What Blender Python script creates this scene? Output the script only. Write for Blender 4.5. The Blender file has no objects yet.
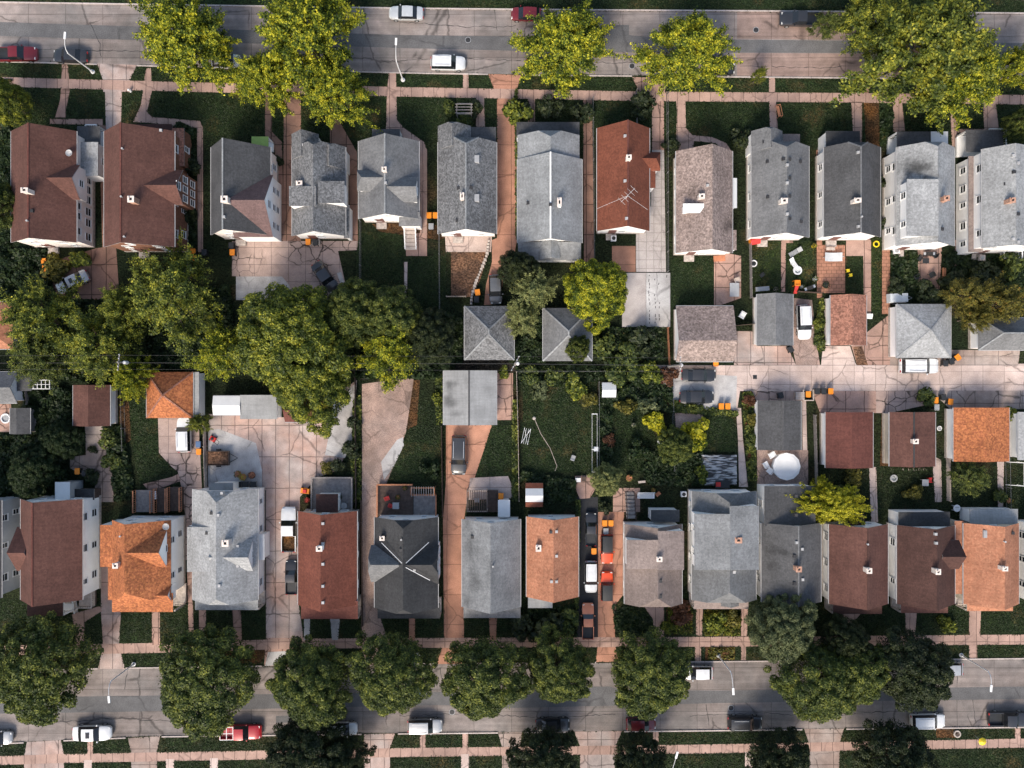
import bpy, bmesh, math, random
import numpy as np
random.seed(11)
rng = np.random.default_rng(7)
R = math.radians
scn = bpy.context.scene
COL = scn.collection
# ---------------------------------------------------------------- scale: metres per photo pixel on the ground, camera height
S = 0.14
FPX = 28.0 / 36.0 * 1024.0
H = S * FPX
def W(px, py, z=0.0):
    k = S * (H - z) / H
    return ((px - 512.0) * k, -(py - 384.0) * k)

# ---------------------------------------------------------------- materials
MATS = {}
def nn(nt, t, **kw):
    n = nt.nodes.new(t)
    for k, v in kw.items():
        if k.startswith('i_'):
            key = k[2:].replace('_', ' ')
            n.inputs[key].default_value = v
        else:
            setattr(n, k, v)
    return n
def newmat(name):
    m = bpy.data.materials.new(name); m.use_nodes = True
    nt = m.node_tree; nt.nodes.clear()
    out = nt.nodes.new('ShaderNodeOutputMaterial')
    b = nt.nodes.new('ShaderNodeBsdfPrincipled')
    nt.links.new(b.outputs[0], out.inputs[0])
    MATS[name] = m
    return m, nt, b
def coords(nt, stretch=(1, 1, 1), world=False):
    if world:
        g = nn(nt, 'ShaderNodeNewGeometry'); o = g.outputs['Position']
    else:
        g = nn(nt, 'ShaderNodeTexCoord'); o = g.outputs['Object']
    mp = nn(nt, 'ShaderNodeMapping'); mp.inputs['Scale'].default_value = stretch
    nt.links.new(o, mp.inputs['Vector'])
    return mp.outputs['Vector']
def noise_fac(nt, vec, scale, lo, hi, detail=4, a=0.3, b=0.7):
    n = nn(nt, 'ShaderNodeTexNoise'); n.inputs['Scale'].default_value = scale; n.inputs['Detail'].default_value = detail
    nt.links.new(vec, n.inputs['Vector'])
    mr = nn(nt, 'ShaderNodeMapRange'); mr.inputs[1].default_value = a; mr.inputs[2].default_value = b
    mr.inputs[3].default_value = lo; mr.inputs[4].default_value = hi
    nt.links.new(n.outputs['Fac'], mr.inputs[0])
    return mr.outputs[0]
def mul(nt, a, b):
    m = nn(nt, 'ShaderNodeMath', operation='MULTIPLY'); nt.links.new(a, m.inputs[0])
    if isinstance(b, (int, float)): m.inputs[1].default_value = b
    else: nt.links.new(b, m.inputs[1])
    return m.outputs[0]
def scale_col(nt, col, fac):
    v = nn(nt, 'ShaderNodeVectorMath', operation='SCALE')
    if isinstance(col, tuple): v.inputs[0].default_value = col[:3]
    else: nt.links.new(col, v.inputs[0])
    nt.links.new(fac, v.inputs['Scale'])
    return v.outputs[0]
def mixc(nt, fac, a, b):
    m = nn(nt, 'ShaderNodeMix', data_type='RGBA')
    nt.links.new(fac, m.inputs[0])
    for i, c in ((6, a), (7, b)):
        if isinstance(c, tuple): m.inputs[i].default_value = (*c[:3], 1)
        else: nt.links.new(c, m.inputs[i])
    return m.outputs[2]
def bump(nt, b, h, strength, dist=0.05):
    bp = nn(nt, 'ShaderNodeBump'); bp.inputs['Strength'].default_value = strength; bp.inputs['Distance'].default_value = dist
    nt.links.new(h, bp.inputs['Height']); nt.links.new(bp.outputs[0], b.inputs['Normal'])

def plain(name, col, rough=0.6, var=0.18, scale=1.5, metal=0.0, coat=0.0, spec=0.4):
    m, nt, b = newmat(name)
    v = coords(nt)
    f = noise_fac(nt, v, scale, 1 - var, 1 + var)
    f = mul(nt, f, noise_fac(nt, v, scale * 9, 1 - var * .5, 1 + var * .5))
    nt.links.new(scale_col(nt, col, f), b.inputs['Base Color'])
    b.inputs['Roughness'].default_value = rough; b.inputs['Metallic'].default_value = metal
    b.inputs['Coat Weight'].default_value = coat; b.inputs['Specular IOR Level'].default_value = spec
    return m
def shingle(name, col, col2=None, mott=0.10, stain=0.20, fine=0.16, rough=0.9, blobs=()):
    """asphalt shingle: blotches, granule speckle, courses and weather streaks"""
    m, nt, b = newmat(name)
    v = coords(nt)
    oi = nn(nt, 'ShaderNodeObjectInfo')
    add = nn(nt, 'ShaderNodeVectorMath', operation='ADD'); nt.links.new(v, add.inputs[0])
    cmb = nn(nt, 'ShaderNodeCombineXYZ')
    mm = nn(nt, 'ShaderNodeMath', operation='MULTIPLY'); mm.inputs[1].default_value = 90; nt.links.new(oi.outputs['Random'], mm.inputs[0])
    nt.links.new(mm.outputs[0], cmb.inputs[0]); nt.links.new(mm.outputs[0], cmb.inputs[1])
    nt.links.new(cmb.outputs[0], add.inputs[1]); v = add.outputs[0]
    f = noise_fac(nt, v, 0.33, 1 - stain, 1 + stain * .6, 5)
    f = mul(nt, f, noise_fac(nt, v, 9.0, 1 - mott, 1 + mott, 2))
    # single tabs: cells stretched along the course
    mp = nn(nt, 'ShaderNodeMapping'); mp.inputs['Scale'].default_value = (4.6, 4.6, 5.5); nt.links.new(v, mp.inputs[0])
    vo = nn(nt, 'ShaderNodeTexVoronoi'); vo.inputs['Scale'].default_value = 1.0; nt.links.new(mp.outputs[0], vo.inputs['Vector'])
    sp = nn(nt, 'ShaderNodeSeparateColor'); nt.links.new(vo.outputs['Color'], sp.inputs[0])
    mr = nn(nt, 'ShaderNodeMapRange'); mr.inputs[3].default_value = 1 - fine; mr.inputs[4].default_value = 1 + fine
    nt.links.new(sp.outputs[0], mr.inputs[0]); f = mul(nt, f, mr.outputs[0])
    # streaks running down the slope
    for st in ((0.5, 5.0, .5), (5.0, 0.5, .5)):
        mp2 = nn(nt, 'ShaderNodeMapping'); mp2.inputs['Scale'].default_value = st; nt.links.new(v, mp2.inputs[0])
        f = mul(nt, f, noise_fac(nt, mp2.outputs[0], 0.7, 1 - stain * .45, 1 + stain * .3, 5))
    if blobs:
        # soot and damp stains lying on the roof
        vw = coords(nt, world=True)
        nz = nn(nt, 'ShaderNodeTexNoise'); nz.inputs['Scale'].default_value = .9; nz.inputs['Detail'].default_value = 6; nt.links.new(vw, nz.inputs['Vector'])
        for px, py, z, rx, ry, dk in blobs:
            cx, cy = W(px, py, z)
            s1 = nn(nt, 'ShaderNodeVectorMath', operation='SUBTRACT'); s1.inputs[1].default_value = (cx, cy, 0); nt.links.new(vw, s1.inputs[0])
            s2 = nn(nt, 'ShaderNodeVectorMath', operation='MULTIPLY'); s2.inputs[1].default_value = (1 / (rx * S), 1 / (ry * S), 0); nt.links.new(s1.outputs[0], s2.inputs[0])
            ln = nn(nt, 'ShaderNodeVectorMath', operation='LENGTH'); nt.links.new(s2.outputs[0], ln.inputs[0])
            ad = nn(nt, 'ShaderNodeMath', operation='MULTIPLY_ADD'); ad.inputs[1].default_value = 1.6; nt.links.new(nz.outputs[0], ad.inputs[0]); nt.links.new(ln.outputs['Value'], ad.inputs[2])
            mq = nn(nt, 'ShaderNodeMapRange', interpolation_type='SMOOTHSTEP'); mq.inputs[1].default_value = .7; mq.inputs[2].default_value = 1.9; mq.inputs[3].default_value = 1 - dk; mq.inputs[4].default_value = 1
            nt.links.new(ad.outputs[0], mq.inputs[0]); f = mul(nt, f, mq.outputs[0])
    base = col
    if col2:
        base = mixc(nt, noise_fac(nt, v, 3.5, 0, 1, 5, .42, .6), col, col2)
    nt.links.new(scale_col(nt, base, f), b.inputs['Base Color'])
    b.inputs['Roughness'].default_value = rough; b.inputs['Specular IOR Level'].default_value = 0.25
    bump(nt, b, mr.outputs[0], 0.35, 0.05)
    return m
def concrete(name, col, slab=(3.0, 3.0), mortar=0.05, joint=0.45, crack=0.5, crack_scale=0.35, stain=0.3, tint=None, grain=0.12, offset=0.0, wear=False, shift=(0, 0)):
    m, nt, b = newmat(name)
    v = coords(nt, world=True)
    f = noise_fac(nt, v, 0.12, 1 - stain, 1 + stain * .5, 6)
    f = mul(nt, f, noise_fac(nt, v, 0.9, 1 - stain * .6, 1 + stain * .4, 6))
    f = mul(nt, f, noise_fac(nt, v, 7.0, 1 - grain, 1 + grain, 3))
    if wear:
        for sc, a_ in (((.03, 1.1, 1), .22), ((.12, 3.0, 1), .12)):
            mw = nn(nt, 'ShaderNodeMapping'); mw.inputs['Scale'].default_value = sc; nt.links.new(v, mw.inputs[0])
            f = mul(nt, f, noise_fac(nt, mw.outputs[0], 1.0, 1 - a_, 1 + a_ * .6, 4))
    if slab:
        br = nn(nt, 'ShaderNodeTexBrick', offset=offset, squash=1.0)
        br.inputs['Scale'].default_value = 1; br.inputs['Brick Width'].default_value = slab[0]; br.inputs['Row Height'].default_value = slab[1]
        br.inputs['Mortar Size'].default_value = mortar; br.inputs['Mortar Smooth'].default_value = .5
        br.inputs['Color1'].default_value = (.92, .92, .92, 1); br.inputs['Color2'].default_value = (1.06, 1.06, 1.06, 1)
        br.inputs['Mortar'].default_value = (joint, joint, joint, 1)
        ds = nn(nt, 'ShaderNodeTexNoise'); ds.inputs['Scale'].default_value = .6; nt.links.new(v, ds.inputs['Vector'])
        mv = nn(nt, 'ShaderNodeVectorMath', operation='MULTIPLY_ADD'); mv.inputs[1].default_value = (.18, .18, 0)
        nt.links.new(ds.outputs['Color'], mv.inputs[0]); sh = nn(nt, 'ShaderNodeMapping'); sh.inputs['Location'].default_value = (*shift, 0); nt.links.new(v, sh.inputs[0]); nt.links.new(sh.outputs[0], mv.inputs[2])
        nt.links.new(mv.outputs[0], br.inputs['Vector'])
        f = mul(nt, f, br.outputs['Color'])
    if crack:
        ds = nn(nt, 'ShaderNodeTexNoise'); ds.inputs['Scale'].default_value = .9; ds.inputs['Detail'].default_value = 5; nt.links.new(v, ds.inputs['Vector'])
        mv = nn(nt, 'ShaderNodeVectorMath', operation='MULTIPLY_ADD'); mv.inputs[1].default_value = (.9, .9, 0)
        nt.links.new(ds.outputs['Color'], mv.inputs[0]); nt.links.new(v, mv.inputs[2])
        vo = nn(nt, 'ShaderNodeTexVoronoi', feature='DISTANCE_TO_EDGE'); vo.inputs['Scale'].default_value = crack_scale
        nt.links.new(mv.outputs[0], vo.inputs['Vector'])
        mr = nn(nt, 'ShaderNodeMapRange'); mr.inputs[1].default_value = 0.004; mr.inputs[2].default_value = .07 * crack_scale + .012
        mr.inputs[3].default_value = 1 - crack; mr.inputs[4].default_value = 1
        nt.links.new(vo.outputs['Distance'], mr.inputs[0])
        msk = noise_fac(nt, v, .16, 0, 1, 2, .45, .52)
        mx = nn(nt, 'ShaderNodeMix', data_type='FLOAT'); nt.links.new(msk, mx.inputs[0]); mx.inputs[2].default_value = 1.0; nt.links.new(mr.outputs[0], mx.inputs[3])
        f = mul(nt, f, mx.outputs[0])
    base = col
    if tint: base = mixc(nt, noise_fac(nt, v, .2, 0, 1, 4, .35, .62), col, tint)
    nt.links.new(scale_col(nt, base, f), b.inputs['Base Color'])
    b.inputs['Roughness'].default_value = .9; b.inputs['Specular IOR Level'].default_value = .25
    return m
def soil(name, cols, s1=.25, s2=1.3, rough=.95, bmp=.8):
    m, nt, b = newmat(name)
    v = coords(nt, world=True)
    c = mixc(nt, noise_fac(nt, v, s1, 0, 1, 5, .4, .6), cols[0], cols[1])
    if len(cols) > 2: c = mixc(nt, noise_fac(nt, v, s1 * .55, 0, 1, 6, .56, .68), c, cols[2])
    fine = noise_fac(nt, v, 4.0, .30, 1.9, 6)
    f = mul(nt, fine, noise_fac(nt, v, s2, .65, 1.3, 4))
    nt.links.new(scale_col(nt, c, f), b.inputs['Base Color'])
    b.inputs['Roughness'].default_value = rough; b.inputs['Specular IOR Level'].default_value = .15
    bump(nt, b, fine, bmp, .12)
    return m
def leaf(name, ramp, trans=.28, nsc=.55):
    trans *= .75
    """leaf colour picked per leaf, light passes through"""
    m, nt, b = newmat(name)
    g = nn(nt, 'ShaderNodeNewGeometry')
    cr = nn(nt, 'ShaderNodeValToRGB')
    el = cr.color_ramp.elements
    el[0].position, el[0].color = ramp[0][0], (*ramp[0][1], 1)
    el[1].position, el[1].color = ramp[-1][0], (*ramp[-1][1], 1)
    for p, c in ramp[1:-1]:
        e = el.new(p); e.color = (*c, 1)
    # whole sprays share a tone: blend per-leaf randomness with a clump-sized noise
    v = coords(nt)
    nz = noise_fac(nt, v, nsc, 0, 1, 2 if nsc > .3 else 5, .3, .7)
    ma = nn(nt, 'ShaderNodeMath', operation='MULTIPLY_ADD'); ma.inputs[1].default_value = .55
    nt.links.new(g.outputs['Random Per Island'], ma.inputs[0])
    mb = mul(nt, nz, .45); nt.links.new(mb, ma.inputs[2])
    nt.links.new(ma.outputs[0], cr.inputs[0])
    nt.links.new(cr.outputs[0], b.inputs['Base Color'])
    b.inputs['Roughness'].default_value = .55; b.inputs['Specular IOR Level'].default_value = .25
    tr = nn(nt, 'ShaderNodeBsdfTranslucent'); nt.links.new(cr.outputs[0], tr.inputs[0])
    mx = nn(nt, 'ShaderNodeMixShader'); mx.inputs[0].default_value = trans
    nt.links.new(b.outputs[0], mx.inputs[1]); nt.links.new(tr.outputs[0], mx.inputs[2])
    out = [n for n in nt.nodes if n.type == 'OUTPUT_MATERIAL'][0]
    nt.links.new(mx.outputs[0], out.inputs[0])
    return m

# roofs
shingle('r_brown', (.105, .050, .040)); shingle('r_maroon', (.115, .043, .034)); shingle('r_darkbrown', (.070, .036, .030))
shingle('r_redbrown', (.145, .050, .034)); shingle('r_red', (.165, .056, .034), stain=.2); shingle('r_orange', (.41, .15, .06), (.27, .092, .042), mott=.12, fine=.26); shingle('r_salmon', (.40, .185, .11), (.35, .15, .088))
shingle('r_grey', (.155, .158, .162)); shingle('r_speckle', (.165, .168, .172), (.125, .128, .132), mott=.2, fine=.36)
shingle('r_pale', (.235, .245, .25)); shingle('r_white', (.31, .318, .322), (.26, .268, .272), stain=.2); shingle('r_bluegrey', (.19, .198, .205), stain=.2)
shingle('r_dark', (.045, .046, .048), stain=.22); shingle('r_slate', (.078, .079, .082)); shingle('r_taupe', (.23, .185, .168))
shingle('r_mottle', (.30, .235, .21), (.22, .17, .15), mott=.16, fine=.32); shingle('r_purple', (.13, .085, .082))
shingle('r_steel', (.135, .14, .145)); shingle('r_umber', (.185, .148, .134)); shingle('r_charcoal', (.070, .071, .074)); shingle('r_rust', (.32, .155, .11), (.25, .115, .08), mott=.14, fine=.34)
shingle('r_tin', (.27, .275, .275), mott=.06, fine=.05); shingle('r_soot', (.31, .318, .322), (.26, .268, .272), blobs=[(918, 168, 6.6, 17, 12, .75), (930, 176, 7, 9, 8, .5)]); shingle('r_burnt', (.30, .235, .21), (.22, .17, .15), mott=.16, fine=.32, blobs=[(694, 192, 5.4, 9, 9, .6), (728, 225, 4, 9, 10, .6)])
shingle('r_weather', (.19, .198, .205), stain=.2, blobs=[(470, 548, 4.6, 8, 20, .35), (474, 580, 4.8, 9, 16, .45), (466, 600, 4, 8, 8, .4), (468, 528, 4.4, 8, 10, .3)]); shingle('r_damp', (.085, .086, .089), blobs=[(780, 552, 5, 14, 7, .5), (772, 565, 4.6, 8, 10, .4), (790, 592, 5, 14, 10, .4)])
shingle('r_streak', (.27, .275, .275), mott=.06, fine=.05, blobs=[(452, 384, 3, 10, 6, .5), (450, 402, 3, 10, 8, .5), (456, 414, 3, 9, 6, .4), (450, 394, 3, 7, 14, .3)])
plain('metal_white', (.60, .61, .61), .45, .06, .6)
# walls
plain('w_white', (.88, .87, .85), .7, .06, .5); plain('w_cream', (.80, .73, .68), .75, .08, .5); plain('w_grey', (.36, .38, .40), .7, .08, .5)
plain('w_brick', (.20, .095, .06), .85, .3, 3.0); plain('w_beige', (.52, .46, .38), .75, .1, .5); plain('w_pale', (.84, .85, .85), .7, .06, .5)
plain('trim', (.74, .74, .73), .5, .05); plain('trim_edge', (.30, .30, .30), .6, .1); plain('trim_grey', (.36, .36, .36), .5, .08); plain('brick_chimney', (.42, .24, .17), .85, .35, 6)
plain('chimney_pale', (.66, .58, .52), .8, .2, 3); plain('black_hole', (.012, .012, .013), .9); plain('vent_dark', (.03, .03, .032), .6); plain('vent_white', (.36, .36, .36), .5)
plain('door_paint', (.14, .06, .05), .5)
m, nt, b = newmat('window_glass'); b.inputs['Base Color'].default_value = (.025, .03, .036, 1); b.inputs['Roughness'].default_value = .12; b.inputs['Specular IOR Level'].default_value = .6
m, nt, b = newmat('car_glass'); b.inputs['Base Color'].default_value = (.012, .014, .017, 1); b.inputs['Roughness'].default_value = .08; b.inputs['Specular IOR Level'].default_value = .6
# ground
soil('g_yard', ((.011, .018, .008), (.018, .024, .010), (.045, .032, .016)))
soil('g_lawn', ((.013, .024, .009), (.021, .034, .012), (.060, .048, .020)), s1=.5)
soil('g_lawn_bright', ((.024, .042, .012), (.036, .048, .015), (.08, .06, .022)), s1=.5)
soil('g_dirt', ((.16, .085, .05), (.10, .06, .04), (.22, .12, .07)), s1=.4)
soil('g_leafdirt', ((.085, .042, .018), (.05, .03, .015), (.13, .06, .02)), s1=.5)
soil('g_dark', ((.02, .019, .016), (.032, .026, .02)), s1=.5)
concrete('c_road', (.225, .204, .192), (5.2, 3.05), .05, .55, .5, .13, .32, tint=(.295, .248, .226), wear=True)
concrete('c_road_warm', (.33, .235, .20), (5.2, 3.05), .05, .55, .5, .13, .36, tint=(.25, .185, .16), wear=True)
concrete('c_road_grey', (.195, .178, .168), (5.2, 3.05), .05, .55, .5, .14, .32, tint=(.265, .225, .205), wear=True)
concrete('c_walk', (.43, .29, .235), (1.55, 9.0), .06, .42, .35, .3, .26, tint=(.38, .255, .21))
concrete('c_pink', (.42, .26, .205), (2.6, 3.4), .07, .3, .7, .33, .3, tint=(.36, .24, .195))
concrete('c_mixed', (.43, .29, .24), (1.9, 4.4), .07, .4, .5, .22, .34, tint=(.39, .33, .305), shift=(.7, 1.3))
concrete('c_greige', (.37, .315, .285), (3.3, 2.2), .06, .42, .6, .28, .34, tint=(.30, .225, .19), shift=(1.1, .4))
concrete('c_brownpink', (.31, .175, .13), (2.1, 4.2), .08, .35, .5, .3, .3, tint=(.25, .15, .115))
concrete('c_salmon', (.45, .23, .155), (9.0, 4.2), .06, .5, .4, .2, .28, tint=(.36, .19, .13))
concrete('c_pale', (.55, .445, .40), (3.0, 3.6), .05, .55, .5, .3, .24, tint=(.46, .36, .315))
concrete('c_white', (.46, .455, .45), None, 0, 0, .35, .25, .3, tint=(.36, .345, .335))
concrete('c_slab', (.36, .325, .31), None, 0, 0, .3, .1, .26, tint=(.42, .385, .37))
concrete('c_tile', (.43, .39, .37), (1.05, 1.25), .05, .62, .2, .3, .18)
concrete('c_cracked', (.40, .30, .26), (2.4, 2.4), .05, .5, .9, .55, .3)
concrete('c_gravel', (.40, .275, .225), None, 0, 0, .4, .3, .4, tint=(.28, .21, .18), grain=.3)
concrete('c_brick', (.38, .19, .125), (.7, .5), .06, .55, 0, .3, .35, offset=.5)
concrete('c_asphalt', (.125, .124, .125), None, 0, 0, .3, .12, .25, grain=.2)
concrete('c_blacktop', (.032, .033, .036), None, 0, 0, .2, .2, .3, grain=.3)
concrete('c_kerb', (.48, .42, .39), (3.0, 50), .04, .5, 0, .3, .25)
# foliage
leaf('l_yellow', ((0, (.014, .026, .006)), (.38, (.055, .090, .011)), (.57, (.25, .28, .021)), (1, (.72, .63, .038))), .38)
leaf('l_gold', ((0, (.035, .055, .008)), (.32, (.22, .23, .015)), (1, (.66, .58, .030))), .38)
leaf('l_olive', ((0, (.014, .026, .007)), (.40, (.058, .084, .015)), (.72, (.23, .25, .032)), (1, (.54, .48, .048))), .38)
leaf('l_green', ((0, (.012, .022, .008)), (.40, (.040, .062, .016)), (.72, (.14, .165, .035)), (1, (.36, .36, .06))), .32)
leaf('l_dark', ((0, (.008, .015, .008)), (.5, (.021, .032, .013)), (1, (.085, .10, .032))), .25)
leaf('l_grey', ((0, (.020, .030, .014)), (.45, (.075, .095, .042)), (1, (.23, .25, .11))), .3)
leaf('l_autumn', ((0, (.02, .022, .008)), (.45, (.085, .085, .018)), (.8, (.25, .21, .035)), (1, (.38, .14, .03))), .3)
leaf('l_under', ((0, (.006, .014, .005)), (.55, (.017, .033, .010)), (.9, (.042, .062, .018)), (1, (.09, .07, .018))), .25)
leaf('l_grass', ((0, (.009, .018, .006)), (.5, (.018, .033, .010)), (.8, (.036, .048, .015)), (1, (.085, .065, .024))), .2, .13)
leaf('l_sage', ((0, (.03, .042, .016)), (.36, (.14, .165, .055)), (1, (.46, .46, .18))), .38)
leaf('l_redshrub', ((0, (.03, .018, .01)), (.6, (.10, .04, .02)), (1, (.16, .08, .03))), .2)
plain('bark', (.10, .078, .062), .9, .35, 3)
# things
plain('wood_dark', (.075, .052, .042), .85, .3, 2.5); plain('wood_grey', (.22, .20, .19), .85, .25, 2.5); plain('wood_red', (.36, .155, .08), .8, .25, 2.5); plain('wood_pale', (.45, .38, .33), .8, .2, 2)
plain('steel', (.52, .53, .54), .4, .1, 2, metal=.6); plain('chain', (.13, .13, .13), .6, .1); plain('galv', (.60, .60, .60), .5, .1); plain('black_rubber', (.018, .018, .019), .7, .15)
plain('plastic_orange', (.74, .235, .015), .45, .06); plain('plastic_black', (.022, .024, .026), .5, .15); plain('plastic_green', (.02, .05, .035), .5, .15); plain('plastic_white', (.72, .73, .74), .5, .05)
plain('plastic_red', (.50, .03, .025), .5, .1); plain('plastic_yellow', (.75, .55, .02), .5, .08); plain('plastic_grey', (.30, .31, .32), .5, .1); plain('plastic_blue', (.08, .14, .26), .5, .1)
plain('terracotta', (.42, .17, .09), .85, .2); plain('cloth_white', (.60, .61, .62), .8, .05, .8); plain('tarp', (.50, .53, .55), .6, .12, 1.5); plain('stone', (.42, .37, .33), .9, .3, 3)
plain('awning_green', (.28, .40, .10), .7, .1); plain('wire', (.05, .05, .052), .5, .05)
def paint(name, col, metal=.25, rough=.32):
    m, nt, b = newmat(name); b.inputs['Base Color'].default_value = (*col, 1); b.inputs['Metallic'].default_value = metal
    b.inputs['Roughness'].default_value = rough; b.inputs['Coat Weight'].default_value = .5; b.inputs['Coat Roughness'].default_value = .08
    v = coords(nt); f = noise_fac(nt, v, 1.4, .88, 1.06, 4); nt.links.new(scale_col(nt, col, f), b.inputs['Base Color'])
for k, c in dict(white=(.68, .69, .69), silver=(.42, .43, .44), grey=(.12, .125, .13), charcoal=(.045, .047, .05), black=(.026, .027, .030), red=(.36, .014, .02), darkred=(.15, .012, .016), orange=(.55, .19, .09), redorange=(.75, .085, .02), palesilver=(.58, .60, .60)).items():
    paint('p_' + k, c, .05 if k in ('white', 'red', 'redorange', 'black', 'darkred') else .3)
m, nt, b = newmat('tarp_dark'); v = coords(nt); mp = nn(nt, 'ShaderNodeMapping'); mp.inputs['Rotation'].default_value = (0, 0, R(-38)); mp.inputs['Scale'].default_value = (.8, 5.5, 1); nt.links.new(v, mp.inputs[0])
nt.links.new(mixc(nt, noise_fac(nt, mp.outputs[0], 1.1, 0, 1, 6, .44, .58), (.028, .028, .03), (.42, .42, .42)), b.inputs['Base Color']); b.inputs['Roughness'].default_value = .6
paint('lamp_clear', (.75, .75, .72), 0, .1); paint('lamp_red', (.35, .01, .01), 0, .2)

# ---------------------------------------------------------------- mesh building
class MB:
    def __init__(s): s.v = []; s.f = []; s.m = []
    def add(s, vs, fs, mi=0):
        o = len(s.v); s.v += [tuple(p) for p in vs]
        for f in fs: s.f.append([o + i for i in f]); s.m.append(mi)
    def poly(s, pts, mi=0): s.add(pts, [list(range(len(pts)))], mi)
    def box(s, x0, y0, z0, x1, y1, z1, mi=0, top=1.0):
        cx, cy = (x0 + x1) / 2, (y0 + y1) / 2
        a = [(x0, y0), (x1, y0), (x1, y1), (x0, y1)]
        vs = [(x, y, z0) for x, y in a] + [(cx + (x - cx) * top, cy + (y - cy) * top, z1) for x, y in a]
        s.add(vs, [[3, 2, 1, 0], [4, 5, 6, 7], [0, 1, 5, 4], [1, 2, 6, 5], [2, 3, 7, 6], [3, 0, 4, 7]], mi)
    def bar(s, p, q, w, h, mi=0):
        """rectangular bar from p to q"""
        p, q = np.array(p, float), np.array(q, float); d = q - p; L = np.linalg.norm(d)
        if L < 1e-6: return
        d /= L; up = np.array((0, 0, 1.)) if abs(d[2]) < .95 else np.array((1., 0, 0))
        a = np.cross(d, up); a /= np.linalg.norm(a); b = np.cross(a, d)
        vs = [p + a * sx * w / 2 + b * sz * h / 2 for sx, sz in ((-1, -1), (1, -1), (1, 1), (-1, 1))] + [q + a * sx * w / 2 + b * sz * h / 2 for sx, sz in ((-1, -1), (1, -1), (1, 1), (-1, 1))]
        s.add(vs, [[3, 2, 1, 0], [4, 5, 6, 7], [0, 1, 5, 4], [1, 2, 6, 5], [2, 3, 7, 6], [3, 0, 4, 7]], mi)
    def tube(s, pts, rad, n=6, mi=0):
        pts = [np.array(p, float) for p in pts]
        if not hasattr(rad, '__len__'): rad = [rad] * len(pts)
        rings = []
        for i, p in enumerate(pts):
            d = pts[min(i + 1, len(pts) - 1)] - pts[max(i - 1, 0)]; d /= (np.linalg.norm(d) + 1e-9)
            up = np.array((0, 0, 1.)) if abs(d[2]) < .9 else np.array((1., 0, 0))
            a = np.cross(d, up); a /= np.linalg.norm(a); b = np.cross(a, d)
            rings.append([p + rad[i] * (math.cos(2 * math.pi * k / n) * a + math.sin(2 * math.pi * k / n) * b) for k in range(n)])
        vs = [v for r in rings for v in r]; fs = []
        for i in range(len(pts) - 1):
            for k in range(n):
                fs.append([i * n + k, i * n + (k + 1) % n, (i + 1) * n + (k + 1) % n, (i + 1) * n + k])
        fs.append(list(range(n))[::-1]); fs.append([(len(pts) - 1) * n + k for k in range(n)])
        s.add(vs, fs, mi)
    def lathe(s, cx, cy, prof, n=16, mi=0, cap=True):
        vs = []; fs = []
        for r, z in prof:
            vs += [(cx + r * math.cos(2 * math.pi * k / n), cy + r * math.sin(2 * math.pi * k / n), z) for k in range(n)]
        for i in range(len(prof) - 1):
            for k in range(n): fs.append([i * n + k, i * n + (k + 1) % n, (i + 1) * n + (k + 1) % n, (i + 1) * n + k])
        if cap:
            fs.append(list(range(n))[::-1]); fs.append([(len(prof) - 1) * n + k for k in range(n)])
        s.add(vs, fs, mi)
    def slab(s, polys, t, mi=0, side=1, bot=1):
        idx = {}; pts = []
        def gi(p):
            k = tuple(round(c, 3) for c in p)
            if k not in idx: idx[k] = len(pts); pts.append(p)
            return idx[k]
        fs = []
        for P in polys:
            f = []
            for p in P:
                i = gi(p)
                if not f or f[-1] != i: f.append(i)
            if len(f) > 1 and f[0] == f[-1]: f.pop()
            if len(f) > 2:
                # orient upward
                a = np.zeros(3)
                for i in range(len(f)):
                    a += np.cross(np.array(pts[f[i]]), np.array(pts[f[(i + 1) % len(f)]]))
                if a[2] < 0: f = f[::-1]
                fs.append(f)
        n = len(pts); o = len(s.v)
        s.v += [tuple(p) for p in pts] + [(p[0], p[1], p[2] - t) for p in pts]
        ed = {}
        for f in fs:
            for i in range(len(f)):
                a, b = f[i], f[(i + 1) % len(f)]
                ed[(a, b)] = 1
        for f in fs:
            s.f.append([o + i for i in f]); s.m.append(mi)
            s.f.append([o + n + i for i in f[::-1]]); s.m.append(bot)
        for (a, b) in ed:
            if (b, a) not in ed:
                s.f.append([o + b, o + a, o + n + a, o + n + b]); s.m.append(side)
    def mesh(s, name, mats, origin=(0, 0, 0), smooth=None, rot=None):
        me = bpy.data.meshes.new(name)
        ox, oy, oz = origin
        me.from_pydata([(x - ox, y - oy, z - oz) for x, y, z in s.v], [], s.f)
        for m in mats: me.materials.append(MATS[m])
        me.polygons.foreach_set('material_index', s.m)
        if smooth is not None:
            me.polygons.foreach_set('use_smooth', [True] * len(me.polygons))
            me.set_sharp_from_angle(angle=R(smooth))
        me.update()
        return me
    def build(s, name, mats, parent=None, smooth=None, fix=False):
        if isinstance(mats, str): mats = [mats]
        org = parent.get('_o', (0, 0, 0)) if parent is not None else (0, 0, 0)
        me = s.mesh(name, mats, org, smooth)
        if fix:
            bm = bmesh.new(); bm.from_mesh(me); bmesh.ops.recalc_face_normals(bm, faces=bm.faces); bm.to_mesh(me); bm.free()
        return link(name, me, parent)
def link(name, data, parent=None, loc=(0, 0, 0)):
    o = bpy.data.objects.new(name, data); COL.objects.link(o); o.location = loc
    if parent is not None:
        o.parent = parent
        o['_o'] = parent.get('_o', (0, 0, 0))
    return o
LABELS = {}
def thing(name, label, cat, loc=(0, 0, 0), rot=0, group=None):
    o = bpy.data.objects.new(name, None); COL.objects.link(o); o.empty_display_size = .5
    o.location = loc; o.rotation_euler = (0, 0, rot); tag(o, label, cat, group)
    o['_o'] = tuple(loc)
    return o
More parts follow.
